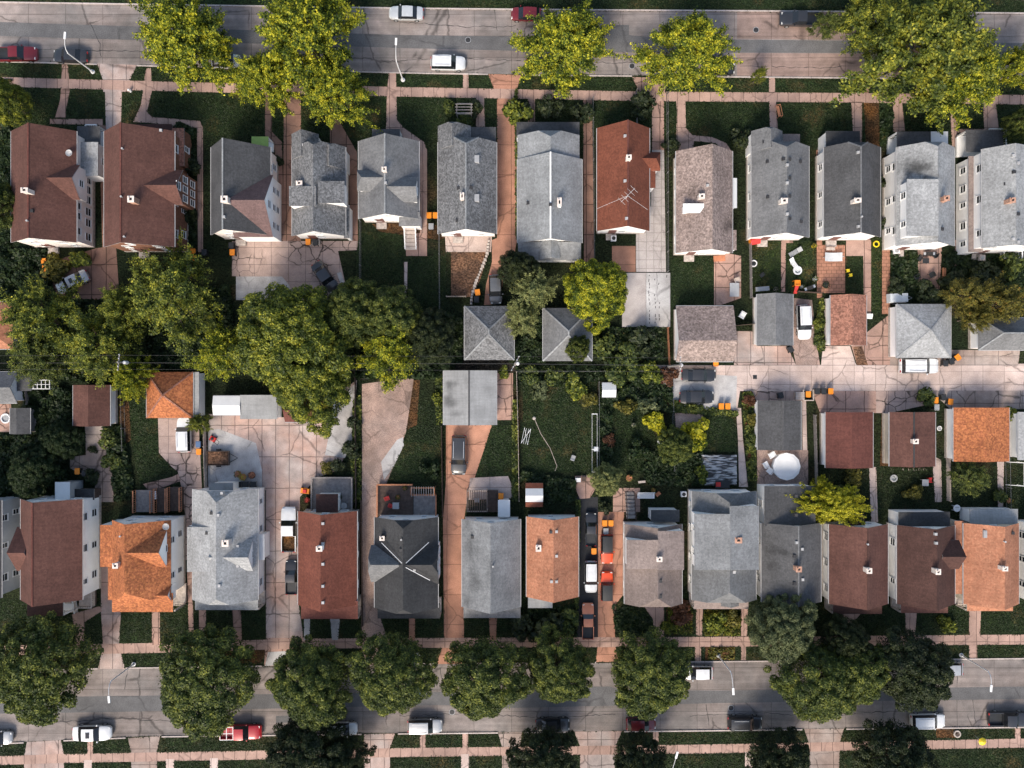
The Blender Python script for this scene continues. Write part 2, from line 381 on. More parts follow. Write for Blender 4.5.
def tag(o, label, cat, group=None):
    o['label'] = label; o['category'] = cat
    n = len(label.split())
    if n < 4 or n > 16: print('LABEL LEN', n, label)
    if label in LABELS: print('DUP LABEL', label)
    LABELS[label] = 1
    if group: o['group'] = group
HARD = []
def sheet(name, polys, z, mat):
    """flat ground surface of one or more outlines (photo pixels on the ground)"""
    if name in ('road', 'sidewalk', 'driveway', 'path', 'patio', 'alley', 'pad', 'dirt'): HARD.extend(polys)
    mb = MB()
    for i, P in enumerate(polys):
        pts = [(*W(x, y), z + .0002 * i) for x, y in P]
        a = sum(pts[j][0] * pts[(j + 1) % len(pts)][1] - pts[(j + 1) % len(pts)][0] * pts[j][1] for j in range(len(pts)))
        mb.poly(pts if a > 0 else pts[::-1])
    o = mb.build(name, mat); o['kind'] = 'structure'
    return o
def q(x0, y0, x1, y1): return [(x0, y0), (x1, y0), (x1, y1), (x0, y1)]
# ---------------------------------------------------------------- roofs and walls
def gable_geo(r, ze, zr, ax='y', ridge=None, a=0, b=0, dz=0):
    """r: eave outline in photo pixels. a/b: clip of the low/high end (0 gable, 1 hip). axis y: a=south b=north; axis x: a=west b=east"""
    X0, Y0 = W(r[0], r[3], ze); X1, Y1 = W(r[2], r[1], ze)
    if ax == 'y': u0, u1, v0, v1 = X0, X1, Y0, Y1
    else: u0, u1, v0, v1 = Y0, Y1, X0, X1
    if ridge is None: ur = (u0 + u1) / 2
    else: ur = W(ridge, 0, zr)[0] if ax == 'y' else W(0, ridge, zr)[1]
    hw = min(ur - u0, u1 - ur)
    def clip(side, c): return ur + c * ((u0 if side == 0 else u1) - ur), zr - c * (zr - ze)
    ia, ib = (c * hw * (1.0 if c == 1 else .75) for c in (a, b))
    r0, r1 = v0 + ia, v1 - ib
    if r0 > r1: r0 = r1 = (r0 + r1) / 2
    P = (lambda u, v, z: (u, v, z)) if ax == 'y' else (lambda u, v, z: (v, u, z))
    polys = []
    for sd, ue in ((0, u0), (1, u1)):
        ca, cb = clip(sd, a), clip(sd, b)
        polys.append([P(ue, v0, ze), P(ue, v1, ze), P(cb[0], v1, cb[1]), P(ur, r1, zr), P(ur, r0, zr), P(ca[0], v0, ca[1])])
    if a: polys.append([P(clip(0, a)[0], v0, clip(0, a)[1]), P(ur, r0, zr), P(clip(1, a)[0], v0, clip(1, a)[1])])
    if b: polys.append([P(clip(0, b)[0], v1, clip(0, b)[1]), P(ur, r1, zr), P(clip(1, b)[0], v1, clip(1, b)[1])])
    ridges = [(P(ur, r0, zr), P(ur, r1, zr))]
    for c, vv, rr in ((a, v0, r0), (b, v1, r1)):
        if c:
            for sd in (0, 1): ridges.append((P(ur, rr, zr), P(clip(sd, c)[0], vv, clip(sd, c)[1])))
    def zt(u): return ze + (zr - ze) * ((u - u0) / (ur - u0) if u < ur else (u1 - u) / (u1 - ur))
    return dict(P=P, u0=u0, u1=u1, v0=v0, v1=v1, ur=ur, ze=ze, zr=zr, a=a, b=b, polys=polys, ridges=ridges, zt=zt, ax=ax, clip=clip)
def gable_walls(mb, g, zb=0.0, o=.32, oe=.28, mi=0):
    P = g['P']; u0, u1 = g['u0'] + o, g['u1'] - o; v0, v1 = g['v0'] + oe, g['v1'] - oe
    zl = {0: g['zt'](u0) - .1, 1: g['zt'](u1) - .1}
    for v, c, s in ((v0, g['a'], 0), (v1, g['b'], 1)):
        pts = [(u0, zb), (u1, zb), (u1, zl[1])]
        if c < 1:
            c1, c0 = g['clip'](1, c), g['clip'](0, c)
            if c1[0] < u1: pts.append((c1[0], c1[1] - .1))
            if c0[0] > u0 and abs(c0[0] - c1[0]) > 1e-3: pts.append((c0[0], c0[1] - .1))
        pts.append((u0, zl[0]))
        mb.poly([P(u, v, z) for u, z in pts], mi)
    for u, k in ((u0, 0), (u1, 1)):
        mb.poly([P(u, v0, zb), P(u, v1, zb), P(u, v1, zl[k]), P(u, v0, zl[k])], mi)
    if zb > .5: mb.poly([P(u0, v0, zb), P(u1, v0, zb), P(u1, v1, zb), P(u0, v1, zb)], mi)
    return dict(u0=u0, u1=u1, v0=v0, v1=v1)
def gutters(mb, g, sd):
    P = g['P']
    u, s = ((g['u0'], -1), (g['u1'], 1))[sd]
    a, b = P(u + s * .045, g['v0'] + .02, g['ze'] - .09), P(u + s * .045, g['v1'] - .02, g['ze'] - .09)
    mb.bar(a, b, .08, .10)
def caps(mb, ridges, w=.2):
    for p, q_ in ridges:
        if np.linalg.norm(np.array(p) - np.array(q_)) > .1:
            mb.bar((p[0], p[1], p[2] + .012), (q_[0], q_[1], q_[2] + .012), w, .05)
WIN = {}
def win_mesh(w, h):
    k = (w, h)
    if k not in WIN:
        f = MB(); t = .09
        for x0, z0, x1, z1 in ((-w / 2, 0, w / 2, t), (-w / 2, h - t, w / 2, h), (-w / 2, t, -w / 2 + t, h - t), (w / 2 - t, t, w / 2, h - t), (-w / 2 + t, h * .5 - .03, w / 2 - t, h * .5 + .03)):
            f.box(x0, -.07, z0, x1, .02, z1)
        f.box(-w / 2 - .06, -.13, -.06, w / 2 + .06, .02, -.001)
        p = MB(); p.box(-w / 2 + t + .001, -.025, t + .001, w / 2 - t - .001, .015, h - t - .001)
        WIN[k] = (f.mesh('window', ['trim']), p.mesh('pane', ['window_glass']))
    return WIN[k]
ROT = {'s': 0, 'n': math.pi, 'e': math.pi / 2, 'w': -math.pi / 2}
def window(root, side, along, face, z, w=.95, h=1.35):
    """window on a wall: side of the house, position along it, plane of the wall"""
    fm, pm = win_mesh(w, h); o0 = root['_o']
    x, y = (along, face) if side in 'ns' else (face, along)
    o = link('window', fm, root, (x - o0[0], y - o0[1], z - o0[2])); o.rotation_euler = (0, 0, ROT[side])
    p = link('pane', pm, o)
    return o
def wall_windows(root, side, b, zs, step=3.0, w=.95, h=1.35, skip=()):
    lo, hi = (b['x0'], b['x1']) if side in 'ns' else (b['y0'], b['y1'])
    face = {'s': b['y0'], 'n': b['y1'], 'w': b['x0'], 'e': b['x1']}[side]
    n = max(1, int((hi - lo - 1.2) / step))
    for z in zs:
        for i in range(n):
            if i in skip: continue
            al = lo + (hi - lo) * (i + .5) / n + random.uniform(-.3, .3)
            window(root, side, al, face, z, w * random.choice((.85, 1, 1.15)), h)
def chimney(parent, px, py, z0, z1, w=.75, d=.6, m='brick_chimney'):
    """px,py: photo position of its top"""
    rc = random.Random(px * 7 + py); w *= rc.uniform(.75, 1.15); d *= rc.uniform(.8, 1.25); cap_ = m if m == 'brick_chimney' and rc.random() < .6 else 'chimney_pale'
    x, y = W(px, py, z1); mb = MB()
    mb.box(x - w / 2, y - d / 2, z0, x + w / 2, y + d / 2, z1 - .12, 0)
    mb.box(x - w / 2 - .06, y - d / 2 - .06, z1 - .12, x + w / 2 + .06, y + d / 2 + .06, z1, 1)
    mb.box(x - w * .22, y - d * .22, z1 + .001, x + w * .22, y + d * .22, z1 + .02, 2); mb.lathe(x - w * .3, y + d * .25, [(.1, z1), (.1, z1 + .2)], 8, 1)
    mb.build('chimney', [m, cap_, 'black_hole'], parent)
def vent(parent, px, py, z, kind='pipe'):
    x, y = W(px, py, z); mb = MB()
    if kind == 'pipe': mb.lathe(x, y, [(.09, z - .6), (.09, z + .25), (.13, z + .27), (.13, z + .36)], 8); mat = 'vent_white'; n = 'vent_pipe'
    elif kind == 'dark': mb.box(x - .22, y - .22, z - .5, x + .22, y + .22, z + .16, 0, .9); mat = 'vent_dark'; n = 'roof_vent'
    elif kind == 'white': mb.box(x - .2, y - .2, z - .5, x + .2, y + .2, z + .18, 0, .85); mat = 'vent_white'; n = 'roof_vent'
    elif kind == 'skylight':
        mb.box(x - .42, y - .5, z - .5, x + .42, y + .5, z + .12, 0); mb.box(x - .36, y - .44, z + .12, x + .36, y + .44, z + .15, 1)
        mb.build('skylight', ['trim_grey', 'plastic_grey'], parent); return
    elif kind == 'dish':
        mb.tube([(x, y, z - .6), (x, y, z + .35)], .04)
        mb.lathe(x, y, [(.05, z + .36), (.3, z + .42), (.45, z + .54), (.43, z + .55), (.28, z + .45), (.02, z + .40)], 14, 0)
        mb.tube([(x + .1, y - .1, z + .4), (x + .35, y - .35, z + .75)], .025); mat = 'vent_white'; n = 'satellite_dish'
    mb.build(n, mat, parent)
def roofz(g, x, y):
    u = x if g['ax'] == 'y' else y
    return g['zt'](min(max(u, g['u0']), g['u1']))
class House:
    def __init__(s, name, label, cat, main, roof, wall, side_windows='nsew', trim='trim', group=None, cap=None, door='s', wl=None, gut=True):
        """main = dict of gable_geo arguments"""
        s.g = g = gable_geo(**main)
        cx = (g['u0'] + g['u1']) / 2; cy = (g['v0'] + g['v1']) / 2
        if g['ax'] == 'x': cx, cy = cy, cx
        s.root = thing(name, label, cat, (cx, cy, 0), 0, group)
        s.rm, s.wm, s.trim = roof, wall, trim
        mb = MB(); wb = gable_walls(mb, g); s.wall = mb.build('wall', wall, s.root, fix=True)
        s.b = dict(x0=wb['u0'], x1=wb['u1'], y0=wb['v0'], y1=wb['v1']) if g['ax'] == 'y' else dict(x0=wb['v0'], x1=wb['v1'], y0=wb['u0'], y1=wb['u1'])
        mb = MB(); mb.slab(g['polys'], .13, 0, 1, 2); s.roof = mb.build('roof', [roof, 'trim_edge', wall], s.root)
        if cap:
            mb = MB(); caps(mb, g['ridges']); mb.build('ridge_cap', cap, s.roof)
        if gut:
            for sd in (0, 1):
                mb = MB(); gutters(mb, g, sd); mb.build('gutter', 'trim_grey', s.root)
        # stone footing just proud of the wall
        mb = MB(); b = s.b
        for x0, y0, x1, y1 in ((b['x0'] - .05, b['y0'] - .05, b['x1'] + .05, b['y0'] - .003), (b['x0'] - .05, b['y1'] + .003, b['x1'] + .05, b['y1'] + .05), (b['x0'] - .05, b['y0'], b['x0'] - .003, b['y1']), (b['x1'] + .003, b['y0'], b['x1'] + .05, b['y1'])):
            mb.box(x0, y0, 0, x1, y1, .55)
        mb.build('footing', 'stone', s.root)
        if cat == 'house':
            zs = wl or ([1.2] if g['ze'] < 4.2 else [1.2, g['ze'] - 1.75])
            for sd in side_windows:
                wall_windows(s.root, sd, s.b, zs)
                if sd in 'ns' and g['ax'] == 'y' and (g['a'] if sd == 's' else g['b']) < 1 and g['zr'] - g['ze'] > 2.8:
                    window(s.root, sd, g['ur'], s.b['y0'] if sd == 's' else s.b['y1'], g['ze'] + .35, .9, 1.1)
            for sd in door:
                s.door(sd)
    def door(s, side, t=.3, w=1.0, h=2.1, z=.4, name='door', mat='door_paint'):
        b = s.b; mb = MB()
        if side in 'ns':
            x = b['x0'] + (b['x1'] - b['x0']) * t; y = b['y0'] - .06 if side == 's' else b['y1'] + .06
            mb.box(x - w / 2, y - .05, z, x + w / 2, y + .05, z + h)
            st = (x - .7, y - .9, x + .7, y - .05) if side == 's' else (x - .7, y + .05, x + .7, y + .9)
        else:
            y = b['y0'] + (b['y1'] - b['y0']) * t; x = b['x0'] - .06 if side == 'w' else b['x1'] + .06
            mb.box(x - .05, y - w / 2, z, x + .05, y + w / 2, z + h)
            st = (x - .9, y - .7, x - .05, y + .7) if side == 'w' else (x + .05, y - .7, x + .9, y + .7)
        d = mb.build(name, mat, s.root)
        if z > .1 and name == 'door':
            mb = MB(); mb.box(st[0], st[1], 0, st[2], st[3], z - .02); mb.build('doorstep', 'stone', s.root)
    def dormer(s, r, ze, zr, ax='x', ridge=None, a=0, b=0, zb=None, roof=None, wall=None, win='', o=.2, oe=.2, big=False):
        g = gable_geo(r, ze, zr, ax, ridge, a, b)
        mb = MB(); wb = gable_walls(mb, g, ze - 2.2 if zb is None else zb, o, oe); d = mb.build('dormer' if not big else 'gable_wing', wall or s.wm, s.root, fix=True)
        mb = MB(); mb.slab(g['polys'], .12, 0, 1, 2); mb.build('dormer_roof' if not big else 'wing_roof', [roof or s.rm, 'trim_edge', s.wm], d)
        bb = dict(x0=wb['u0'], x1=wb['u1'], y0=wb['v0'], y1=wb['v1']) if ax == 'y' else dict(x0=wb['v0'], x1=wb['v1'], y0=wb['u0'], y1=wb['u1'])
        if win:
            mid = (bb['x0'] + bb['x1']) / 2 if win in 'ns' else (bb['y0'] + bb['y1']) / 2
            face = {'s': bb['y0'], 'n': bb['y1'], 'w': bb['x0'], 'e': bb['x1']}[win]
            if big:
                L = (bb['x1'] - bb['x0']) if win in 'ns' else (bb['y1'] - bb['y0'])
                for z in ([1.2, ze - 1.75] if ze > 4.2 else [1.2]):
                    for k in (-.3, 0, .3): window(s.root, win, mid + k * L, face, z, .95, 1.35)
                window(s.root, win, mid, face, ze + .5, 1.1, 1.2)
            else: window(d, win, mid, face, ze - 1.15, 1.0, 1.05)
        s.last = g; return d
    def shed(s, r, z, roof=None, wall=None, zb=0., walls=True, names=('wing', 'wing_roof'), o=.15, posts=False, win='', wz=1.1, t=.12, trim=None):
        """lean-to or flat roof; z = heights at (nw, ne, se, sw) or (n, s) or one number"""
        if not hasattr(z, '__len__'): z = (z,) * 4
        elif len(z) == 2: z = (z[0], z[0], z[1], z[1])
        cs = [(r[0], r[1]), (r[2], r[1]), (r[2], r[3]), (r[0], r[3])]
        pts = [(*W(x, y, zz), zz) for (x, y), zz in zip(cs, z)]
        x0 = (pts[0][0] + pts[3][0]) / 2 + o; x1 = (pts[1][0] + pts[2][0]) / 2 - o; y1 = (pts[0][1] + pts[1][1]) / 2 - o; y0 = (pts[2][1] + pts[3][1]) / 2 + o
        mb = MB()
        if posts:
            n = max(2, int(round((x1 - x0) / 2.8)) + 1)
            ends = (y0, y1)
            for i in range(n):
                xx = x0 + (x1 - x0) * i / (n - 1)
                yy = ends[0] if posts == 's' else ends[1]
                mb.box(xx - .1, yy - .1, 0, xx + .1, yy + .1, min(z) - .1)
            mb.box(x0 - .1, y0 - .1, 0.001, x1 + .1, y1 + .1, .42)
            yy = ends[0] if posts == 's' else ends[1]
            mb.bar((x0, yy, 1.25), (x1, yy, 1.25), .07, .07); mb.bar((x0, yy, .6), (x1, yy, .6), .05, .05)
            k = 0
            xx = x0
            while xx < x1: mb.box(xx, yy - .02, .6, xx + .05, yy + .02, 1.22); xx += .35
        elif walls:
            zz = [a - .06 for a in z]
            c = [(x0, y1, zz[0]), (x1, y1, zz[1]), (x1, y0, zz[2]), (x0, y0, zz[3])]
            for i in range(4):
                p, q_ = c[i], c[(i + 1) % 4]
                mb.poly([(p[0], p[1], zb), p, q_, (q_[0], q_[1], zb)])
        d = mb.build(names[0], wall or ('stone' if posts else s.wm), s.root, fix=walls and not posts)
        mb = MB(); mb.slab([pts], t, 0, 1, 2); mb.build(names[1], [roof or s.rm, trim or 'trim_edge', s.wm], d)
        bb = dict(x0=x0, x1=x1, y0=y0, y1=y1)
        for sd in win: wall_windows(s.root, sd, bb, [wz], 2.2)
        return d
    def porch(s, r, z, roof=None, side='s', wall='trim_grey'): return s.shed(r, z, roof, wall, names=('porch', 'porch_roof'), posts=side)
    def chim(s, px, py, zh=1.1, **k):
        z = s.g['zr'] + .6 if zh is None else None
        # find roof height under it by two passes
        zz = s.g['zr']
        for _ in range(3):
            x, y = W(px, py, zz + zh); zz = roofz(s.g, x, y)
        chimney(s.roof, px, py, zz - .5, zz + zh, **k)
    def vents(s, lst):
        for px, py, kind in lst:
            zz = s.g['zr']
            for _ in range(3):
                x, y = W(px, py, zz); zz = roofz(s.g, x, y)
            vent(s.roof, px, py, zz + .02, kind)
def M(*r, **k): return dict(r=r, **k)
HG = 'houses along the two streets'
GG = 'garages by the alley and in the yards'

# =================================================================== top row
h = House('house', 'brown roofed two storey house with a pale many-windowed side wall', 'house', M(11, 131, 76.5, 242.5, ze=5.3, zr=8.7, ridge=28), 'r_brown', 'w_cream', 'sn', group=HG, cap='r_maroon')
h.dormer((44, 165, 80, 200), 5.5, 7.5, 'x', 177.5, b=0, win='e')
h.shed((74, 142, 98, 176), 3.7, 'r_white', 'w_pale', names=('sunroom', 'sunroom_roof'), win='e')
for yy in (178, 187, 196, 206, 216, 231):
    Y = W(0, yy, 4.2)[1]
    window(h.root, 'e', Y, h.b['x1'], 3.75, 1.0, 1.35)
for yy in (180, 190, 200, 212, 223, 237):
    Y = W(0, yy, 1.8)[1]
    window(h.root, 'e', Y, h.b['x1'], 1.15, 1.15, 1.4)
h.porch((77, 126, 100, 144), 2.7, 'r_charcoal', 'n', 'trim')
h.chim(24, 190, 1.3, m='chimney_pale'); h.vents([(71, 154, 'dish'), (32, 211, 'dark'), (28, 221, 'pipe')])
h = House('house', 'brown roofed brick house with an orange-brown brick side, its roof end under the tree', 'house', M(104, 131, 174.5, 247, ze=5.5, zr=9.0, ridge=120.5), 'r_brown', 'w_brick', 'nsew', group=HG, cap='r_maroon', wl=[1.2, 3.8])
h.dormer((145, 170, 183, 205), 5.4, 7.6, 'x', 185, win='e', wall='w_brick', zb=0, big=True)
h.shed((172, 128, 184, 166), (3.4, 3.0, 3.0, 3.4), 'r_rust', 'w_brick', win='e')
h.porch((117, 124, 172, 132), 2.8, 'r_darkbrown', 'n', 'wood_dark')
h.chim(130.5, 199, 1.5); h.vents([(123, 149, 'pipe'), (125, 237, 'pipe'), (122, 197, 'pipe'), (161, 130.5, 'white')])
h = House('house', 'charcoal roofed house with a purplish gable wing and a green awning', 'house', M(211, 147, 270.5, 235, ze=4.6, zr=8.6, ridge=222.5), 'r_charcoal', 'w_cream', 'nsew', group=HG, cap='r_pale')
h.dormer((234, 175, 273, 237), 4.6, 8.35, 'x', 200, win='e', zb=0, big=True, roof='r_purple', wall='w_pale')
h.shed((251.5, 136.5, 268.5, 147), 2.7, 'awning_green', 'w_pale', names=('awning_porch', 'awning'), posts='n')
h.chim(224, 199, 1.2, m='chimney_pale'); h.vents([(224, 217, 'white')])
h = House('house', 'speckled grey roof house with a white-faced dormer on each side', 'house', M(292, 147, 345.5, 236, ze=3.6, zr=7.0, ridge=313, b=.25), 'r_speckle', 'w_white', 'nsew', group=HG)
h.dormer((291.5, 134, 318.5, 160), 3.5, 5.6, 'y', None, b=0, zb=0, big=True)
h.dormer((320, 147, 346, 170), 3.5, 5.9, 'y', None, b=.3, zb=0, big=True)
h.shed((289, 186, 316, 206), (5.9, 7.0, 7.0, 5.9), None, None, 3.4, names=('dormer', 'dormer_roof'))
h.shed((318, 181, 344.5, 203), (7.0, 5.9, 5.9, 7.0), None, None, 3.4, names=('dormer', 'dormer_roof'), win='')
h.shed((344, 205, 349.5, 238), (3.0, 2.8, 2.8, 3.0), None, None)
h.chim(299, 183, 1.0, m='chimney_pale', w=.8); h.vents([(302, 145, 'white')])
h = House('house', 'grey gable house with two small opposite dormers and white back steps', 'house', M(358.5, 141, 419, 219, ze=3.6, zr=7.0), 'r_grey', 'w_white', 'nsew', group=HG, cap='r_pale')
h.dormer((357.5, 170, 386, 191), 5.2, 6.9, 'x', None, a=.8, win='w')
h.dormer((386, 177, 417.5, 202), 5.2, 6.9, 'x', None, b=0, win='e')
h.shed((399, 212, 420, 226), (3.8, 3.4), None, None)
h.porch((372, 129, 400, 141), (2.9, 2.7), 'r_charcoal', 'n', 'trim')
h.chim(384, 169, .8, m='chimney_pale', w=.5); h.vents([(385.5, 183, 'white')])
h = House('house', 'speckled dark grey roof house with two skylights, by the orange driveway', 'house', M(438, 142, 496.5, 234, ze=3.4, zr=6.9, b=.42), 'r_speckle', 'w_white', 'nsew', group=HG, cap='r_pale')
h.dormer((437.8, 126, 471, 150), 3.3, 5.6, 'y', 452, b=.25, zb=0, big=True)
h.shed((455, 127, 496, 146), (2.7, 3.2), 'r_charcoal', None)
h.chim(462, 196, .9, m='chimney_pale', w=.55, d=.8); h.vents([(458.5, 188, 'dark'), (457, 220.5, 'dark'), (471, 187.5, 'dark'), (476, 159, 'skylight'), (476, 198, 'skylight')])
h = House('house', 'long pale grey roof house with stepped roof and a white block chimney', 'house', M(517.5, 159, 582, 243, ze=3.7, zr=7.1, ridge=550.5), 'r_pale', 'w_white', 'nsew', group=HG, cap='trim')
h.dormer((517.5, 135, 579.5, 163), 3.6, 6.6, 'y', 550.5, b=.36, zb=0, big=True)
h.porch((516.5, 122, 579.5, 136), (2.7, 3.0), 'r_charcoal', 'n', 'trim')
h.shed((518, 242, 581, 260), (3.9, 3.0), 'r_bluegrey', None, win='s')
h.dormer((540, 240, 560, 259), 3.6, 4.8, 'y', 551, zb=2.5)
h.chim(559.5, 202, .9, m='w_white', w=.55, d=.9); h.vents([(528, 203, 'dark'), (550.5, 204.5, 'dark')])
h = House('house', 'rusty red gable house with a rooftop antenna beside the long tiled driveway', 'house', M(597, 128, 649.5, 231, ze=3.3, zr=6.7, ridge=628), 'r_red', 'w_white', 'nsew', group=HG, cap='r_maroon')
h.dormer((640, 152, 660, 171), 2.9, 4.5, 'x', None, b=.8, zb=0)
h.shed((645, 166, 655.5, 188), (3.3, 2.7, 2.7, 3.3), None, None)
h.chim(629, 157, 1.0, m='chimney_pale', w=.75); h.vents([(625, 136, 'white'), (625, 181, 'white'), (626.5, 218.5, 'white')])
x, y = W(628, 195, 8.6); mb = MB()
mb.tube([(x, y, 6.3), (x, y, 8.6)], .035); mb.tube([(x - .9, y - .9, 8.5), (x + .9, y + .9, 8.5)], .018)
for k in (-.8, -.4, 0, .4, .8): mb.tube([(x + k - .45, y + k + .45, 8.5), (x + k + .45, y + k - .45, 8.5)], .012)
for e in ((-3.6, -.9), (3.2, -1.0)): mb.tube([(x, y, 8.2), (x + e[0], y + e[1], 4.6)], .015)
mb.build('antenna', 'galv', h.roof)
h = House('house', 'mottled brown-grey roof house with a white shed dormer and burnt patch', 'house', M(676, 151, 732.5, 253, ze=3.3, zr=6.6, ridge=712.5), 'r_burnt', 'w_white', 'nsew', group=HG)
h.shed((683, 203.5, 704, 213), (5.3, 6.0, 5.6, 5.0), 'metal_white', 'w_white', 3.4, names=('dormer', 'dormer_roof'))
h.shed((712, 230, 736.5, 250), (4.4, 3.0, 3.0, 4.4), None, None)
h.shed((731, 178, 737, 208), (3.0, 2.8, 2.8, 3.0), 'metal_white', None, names=('bay', 'bay_roof'))
h.chim(702, 196, .9, m='chimney_pale', w=.8); h.vents([(707.5, 185.5, 'white')])
h = House('house', 'smooth grey roof house dotted with many small dark vents', 'house', M(751.5, 146, 809, 237.5, ze=3.5, zr=6.9, ridge=787, b=.4), 'r_grey', 'w_white', 'nsew', group=HG)
h.dormer((751.3, 131, 782.5, 152), 3.4, 5.6, 'y', 771, b=.25, zb=0, big=True)
h.porch((783, 134, 800, 147), (2.6, 2.8), 'r_taupe', 'n', 'trim_grey')
h.chim(784.5, 200.5, 1.0, m='chimney_pale'); h.vents([(764, 142, 'dark'), (767.5, 161.5, 'dark'), (783.5, 159, 'dark'), (789.5, 159, 'dark'), (800, 161.5, 'dark'), (789.5, 178, 'dark'), (768, 197, 'dark'), (789.5, 196, 'dark'), (789.5, 218.5, 'dark'), (801, 221.5, 'dark'), (787, 165, 'white'), (787, 183, 'white'), (787, 214, 'white')])
h = House('house', 'dark slate grey roof house above the red brick patio yard', 'house', M(824, 147, 880.5, 237, ze=3.9, zr=7.2, ridge=861, b=.35), 'r_slate', 'w_white', 'nsew', group=HG, cap='r_grey')
h.shed((826, 131, 860, 149), (3.0, 3.5), 'r_dark', None)
h.chim(858, 200, 1.1, m='chimney_pale'); h.vents([(858, 152.5, 'white'), (858.5, 226.5, 'white'), (861, 217, 'pipe')])
h = House('house', 'white-grey roof house with a long raised white dormer and dark soot stain', 'house', M(896.5, 147, 954.5, 246, ze=4.8, zr=8.1, ridge=938, b=.3), 'r_soot', 'w_white', 'nsew', group=HG)
h.shed((907, 179, 938.5, 236), (7.2, 8.35, 8.35, 7.2), 'r_white', 'w_white', 4.8, names=('dormer', 'dormer_roof'), win='w', wz=5.3)
h.porch((897, 131.5, 931, 148), (2.9, 3.3), 'r_charcoal', 'n', 'trim'); h.shed((931, 131.5, 948, 148), 3.2, 'metal_white', 'w_white')
h.chim(947, 198, 1.2); h.vents([(942, 229, 'dark')])
h = House('house', 'tall white house with grey weathered roof and stepped side walls at the picture edge', 'house', M(982, 149, 1046, 248, ze=6.0, zr=8.6, ridge=1016), 'r_white', 'w_white', 'nsew', group=HG)
h.shed((968.5, 156, 983, 252), (3.3, 4.0, 4.0, 3.3), 'r_taupe', 'w_white', win='w')
h.porch((966, 130, 1003, 152), 2.8, 'r_charcoal', 'n', 'trim')
h.chim(1013, 200, 1.3); h.vents([(1013, 155.5, 'white'), (1018, 163, 'white'), (1014, 172, 'dark'), (1005, 184, 'dark'), (1018, 214, 'dark'), (1013, 239, 'white'), (1018, 242, 'white')])

# =================================================================== bottom row
h = House('house', 'bluish grey clapboard house cut by the picture edge, only its wall showing', 'house', M(-56, 500, 1.5, 598, ze=5.4, zr=8.6), 'r_charcoal', 'w_grey', 'nsew', group=HG)
h = House('house', 'dark brown roof house with a pointed gable wing pointing at the blue-grey house', 'house', M(20.5, 499, 82.5, 600, ze=5.4, zr=8.7, ridge=32), 'r_brown', 'w_white', 'nsew', group=HG, cap='r_maroon')
h.dormer((17, 527, 34, 571), 5.2, 7.4, 'x', 553, a=0, zb=0, big=True)
h.shed((27, 598, 63, 616), (3.4, 2.9), 'r_darkbrown', 'w_white', names=('porch', 'porch_roof'), posts='s')
h.shed((55, 482, 70, 500), (3.4, 3.8), 'metal_white', 'w_grey'); h.shed((70, 489, 94, 500), (2.2, 2.2), 'r_dark', 'wood_dark')
h = House('house', 'bright orange roof house with a sunlit white-faced cross gable', 'house', M(112, 520, 171, 597, ze=5.4, zr=8.8, ridge=124.5, a=.55), 'r_orange', 'w_white', 'nsew', group=HG, gut=False)
h.dormer((135, 531, 166.5, 567), 6.3, 8.7, 'x', 553, win='e')
h.shed((100, 525, 125, 567), (4.6, 6.4, 6.4, 4.6), 'r_orange', None); h.shed((108, 566, 125, 600), (5.0, 6.4, 6.4, 5.0), 'r_orange', None)
h.shed((112, 593, 173, 612), (5.5, 3.9), None, None, names=('porch', 'porch_roof'), posts='s')
h.dormer((146, 584, 172, 602), 5.2, 6.6, 'x', None, zb=3.5)
h.chim(115, 566, 1.1, m='chimney_pale', w=.6); h.vents([(121, 536, 'pipe'), (167.5, 526, 'dish')])
h = House('house', 'light grey roof house with a wide side wing and small sunlit dormer', 'house', M(192.5, 489, 258, 600, ze=4.0, zr=7.4, ridge=216, a=.3, b=.4), 'r_white', 'w_white', 'nsew', group=HG)
h.shed((187, 527, 217, 572), (4.3, 7.2, 7.2, 4.3), 'r_white', None)
h.dormer((214, 539, 253, 571), 4.9, 6.9, 'x', 557.5, win='e')
h.shed((195, 597, 258, 610), (4.0, 3.0), 'r_pale', None, names=('porch', 'porch_roof'), posts='s')
h.shed((209, 483, 233, 495), 3.2, 'r_tin', None)
h.shed((257, 534, 264.5, 560), 2.8, 'metal_white', None, names=('bay', 'bay_roof'))
h.chim(225, 543.5, 1.2, m='chimney_pale'); h.vents([(218.5, 515, 'white'), (238, 546, 'white'), (238, 566, 'white'), (219.5, 585.5, 'white'), (199.5, 533, 'dark'), (207, 533, 'dark'), (199.5, 563, 'dark'), (222, 493, 'white'), (211.5, 513, 'dark')])
h = House('house', 'red-brown roof house with a brighter western slope beside the wide pink driveway', 'house', M(298, 511, 357, 605, ze=3.4, zr=6.7, ridge=320.5), 'r_redbrown', 'w_beige', 'nsew', group=HG)
h.shed((301, 601, 358, 619), (3.6, 2.7), 'r_maroon', None, names=('porch', 'porch_roof'), posts='s')
h.shed((316, 494, 338, 513), 3.0, 'r_darkbrown', 'w_white')
h.chim(319, 549, 1.0, m='w_white', w=.8, d=.55); h.vents([(323, 523.5, 'white'), (323, 543.5, 'white'), (323, 564, 'white'), (323, 586, 'white'), (323, 602.5, 'white')])
h = House('house', 'black roof house with crossing gables and white ridge lines', 'house', M(374.5, 517, 438, 608, ze=3.7, zr=7.3, ridge=403, a=.25, b=.3), 'r_dark', 'w_pale', 'nsew', group=HG)
h.dormer((371, 545, 406, 582), 3.8, 7.1, 'x', 565, a=.35, zb=0, roof='r_grey', big=True, win='w')  # sunlit sheen of the black shingles is put into this wing's grey colour
h.dormer((402, 545, 439, 584), 3.8, 7.1, 'x', 565, b=.4, zb=0, roof='r_dark', big=True, win='e')
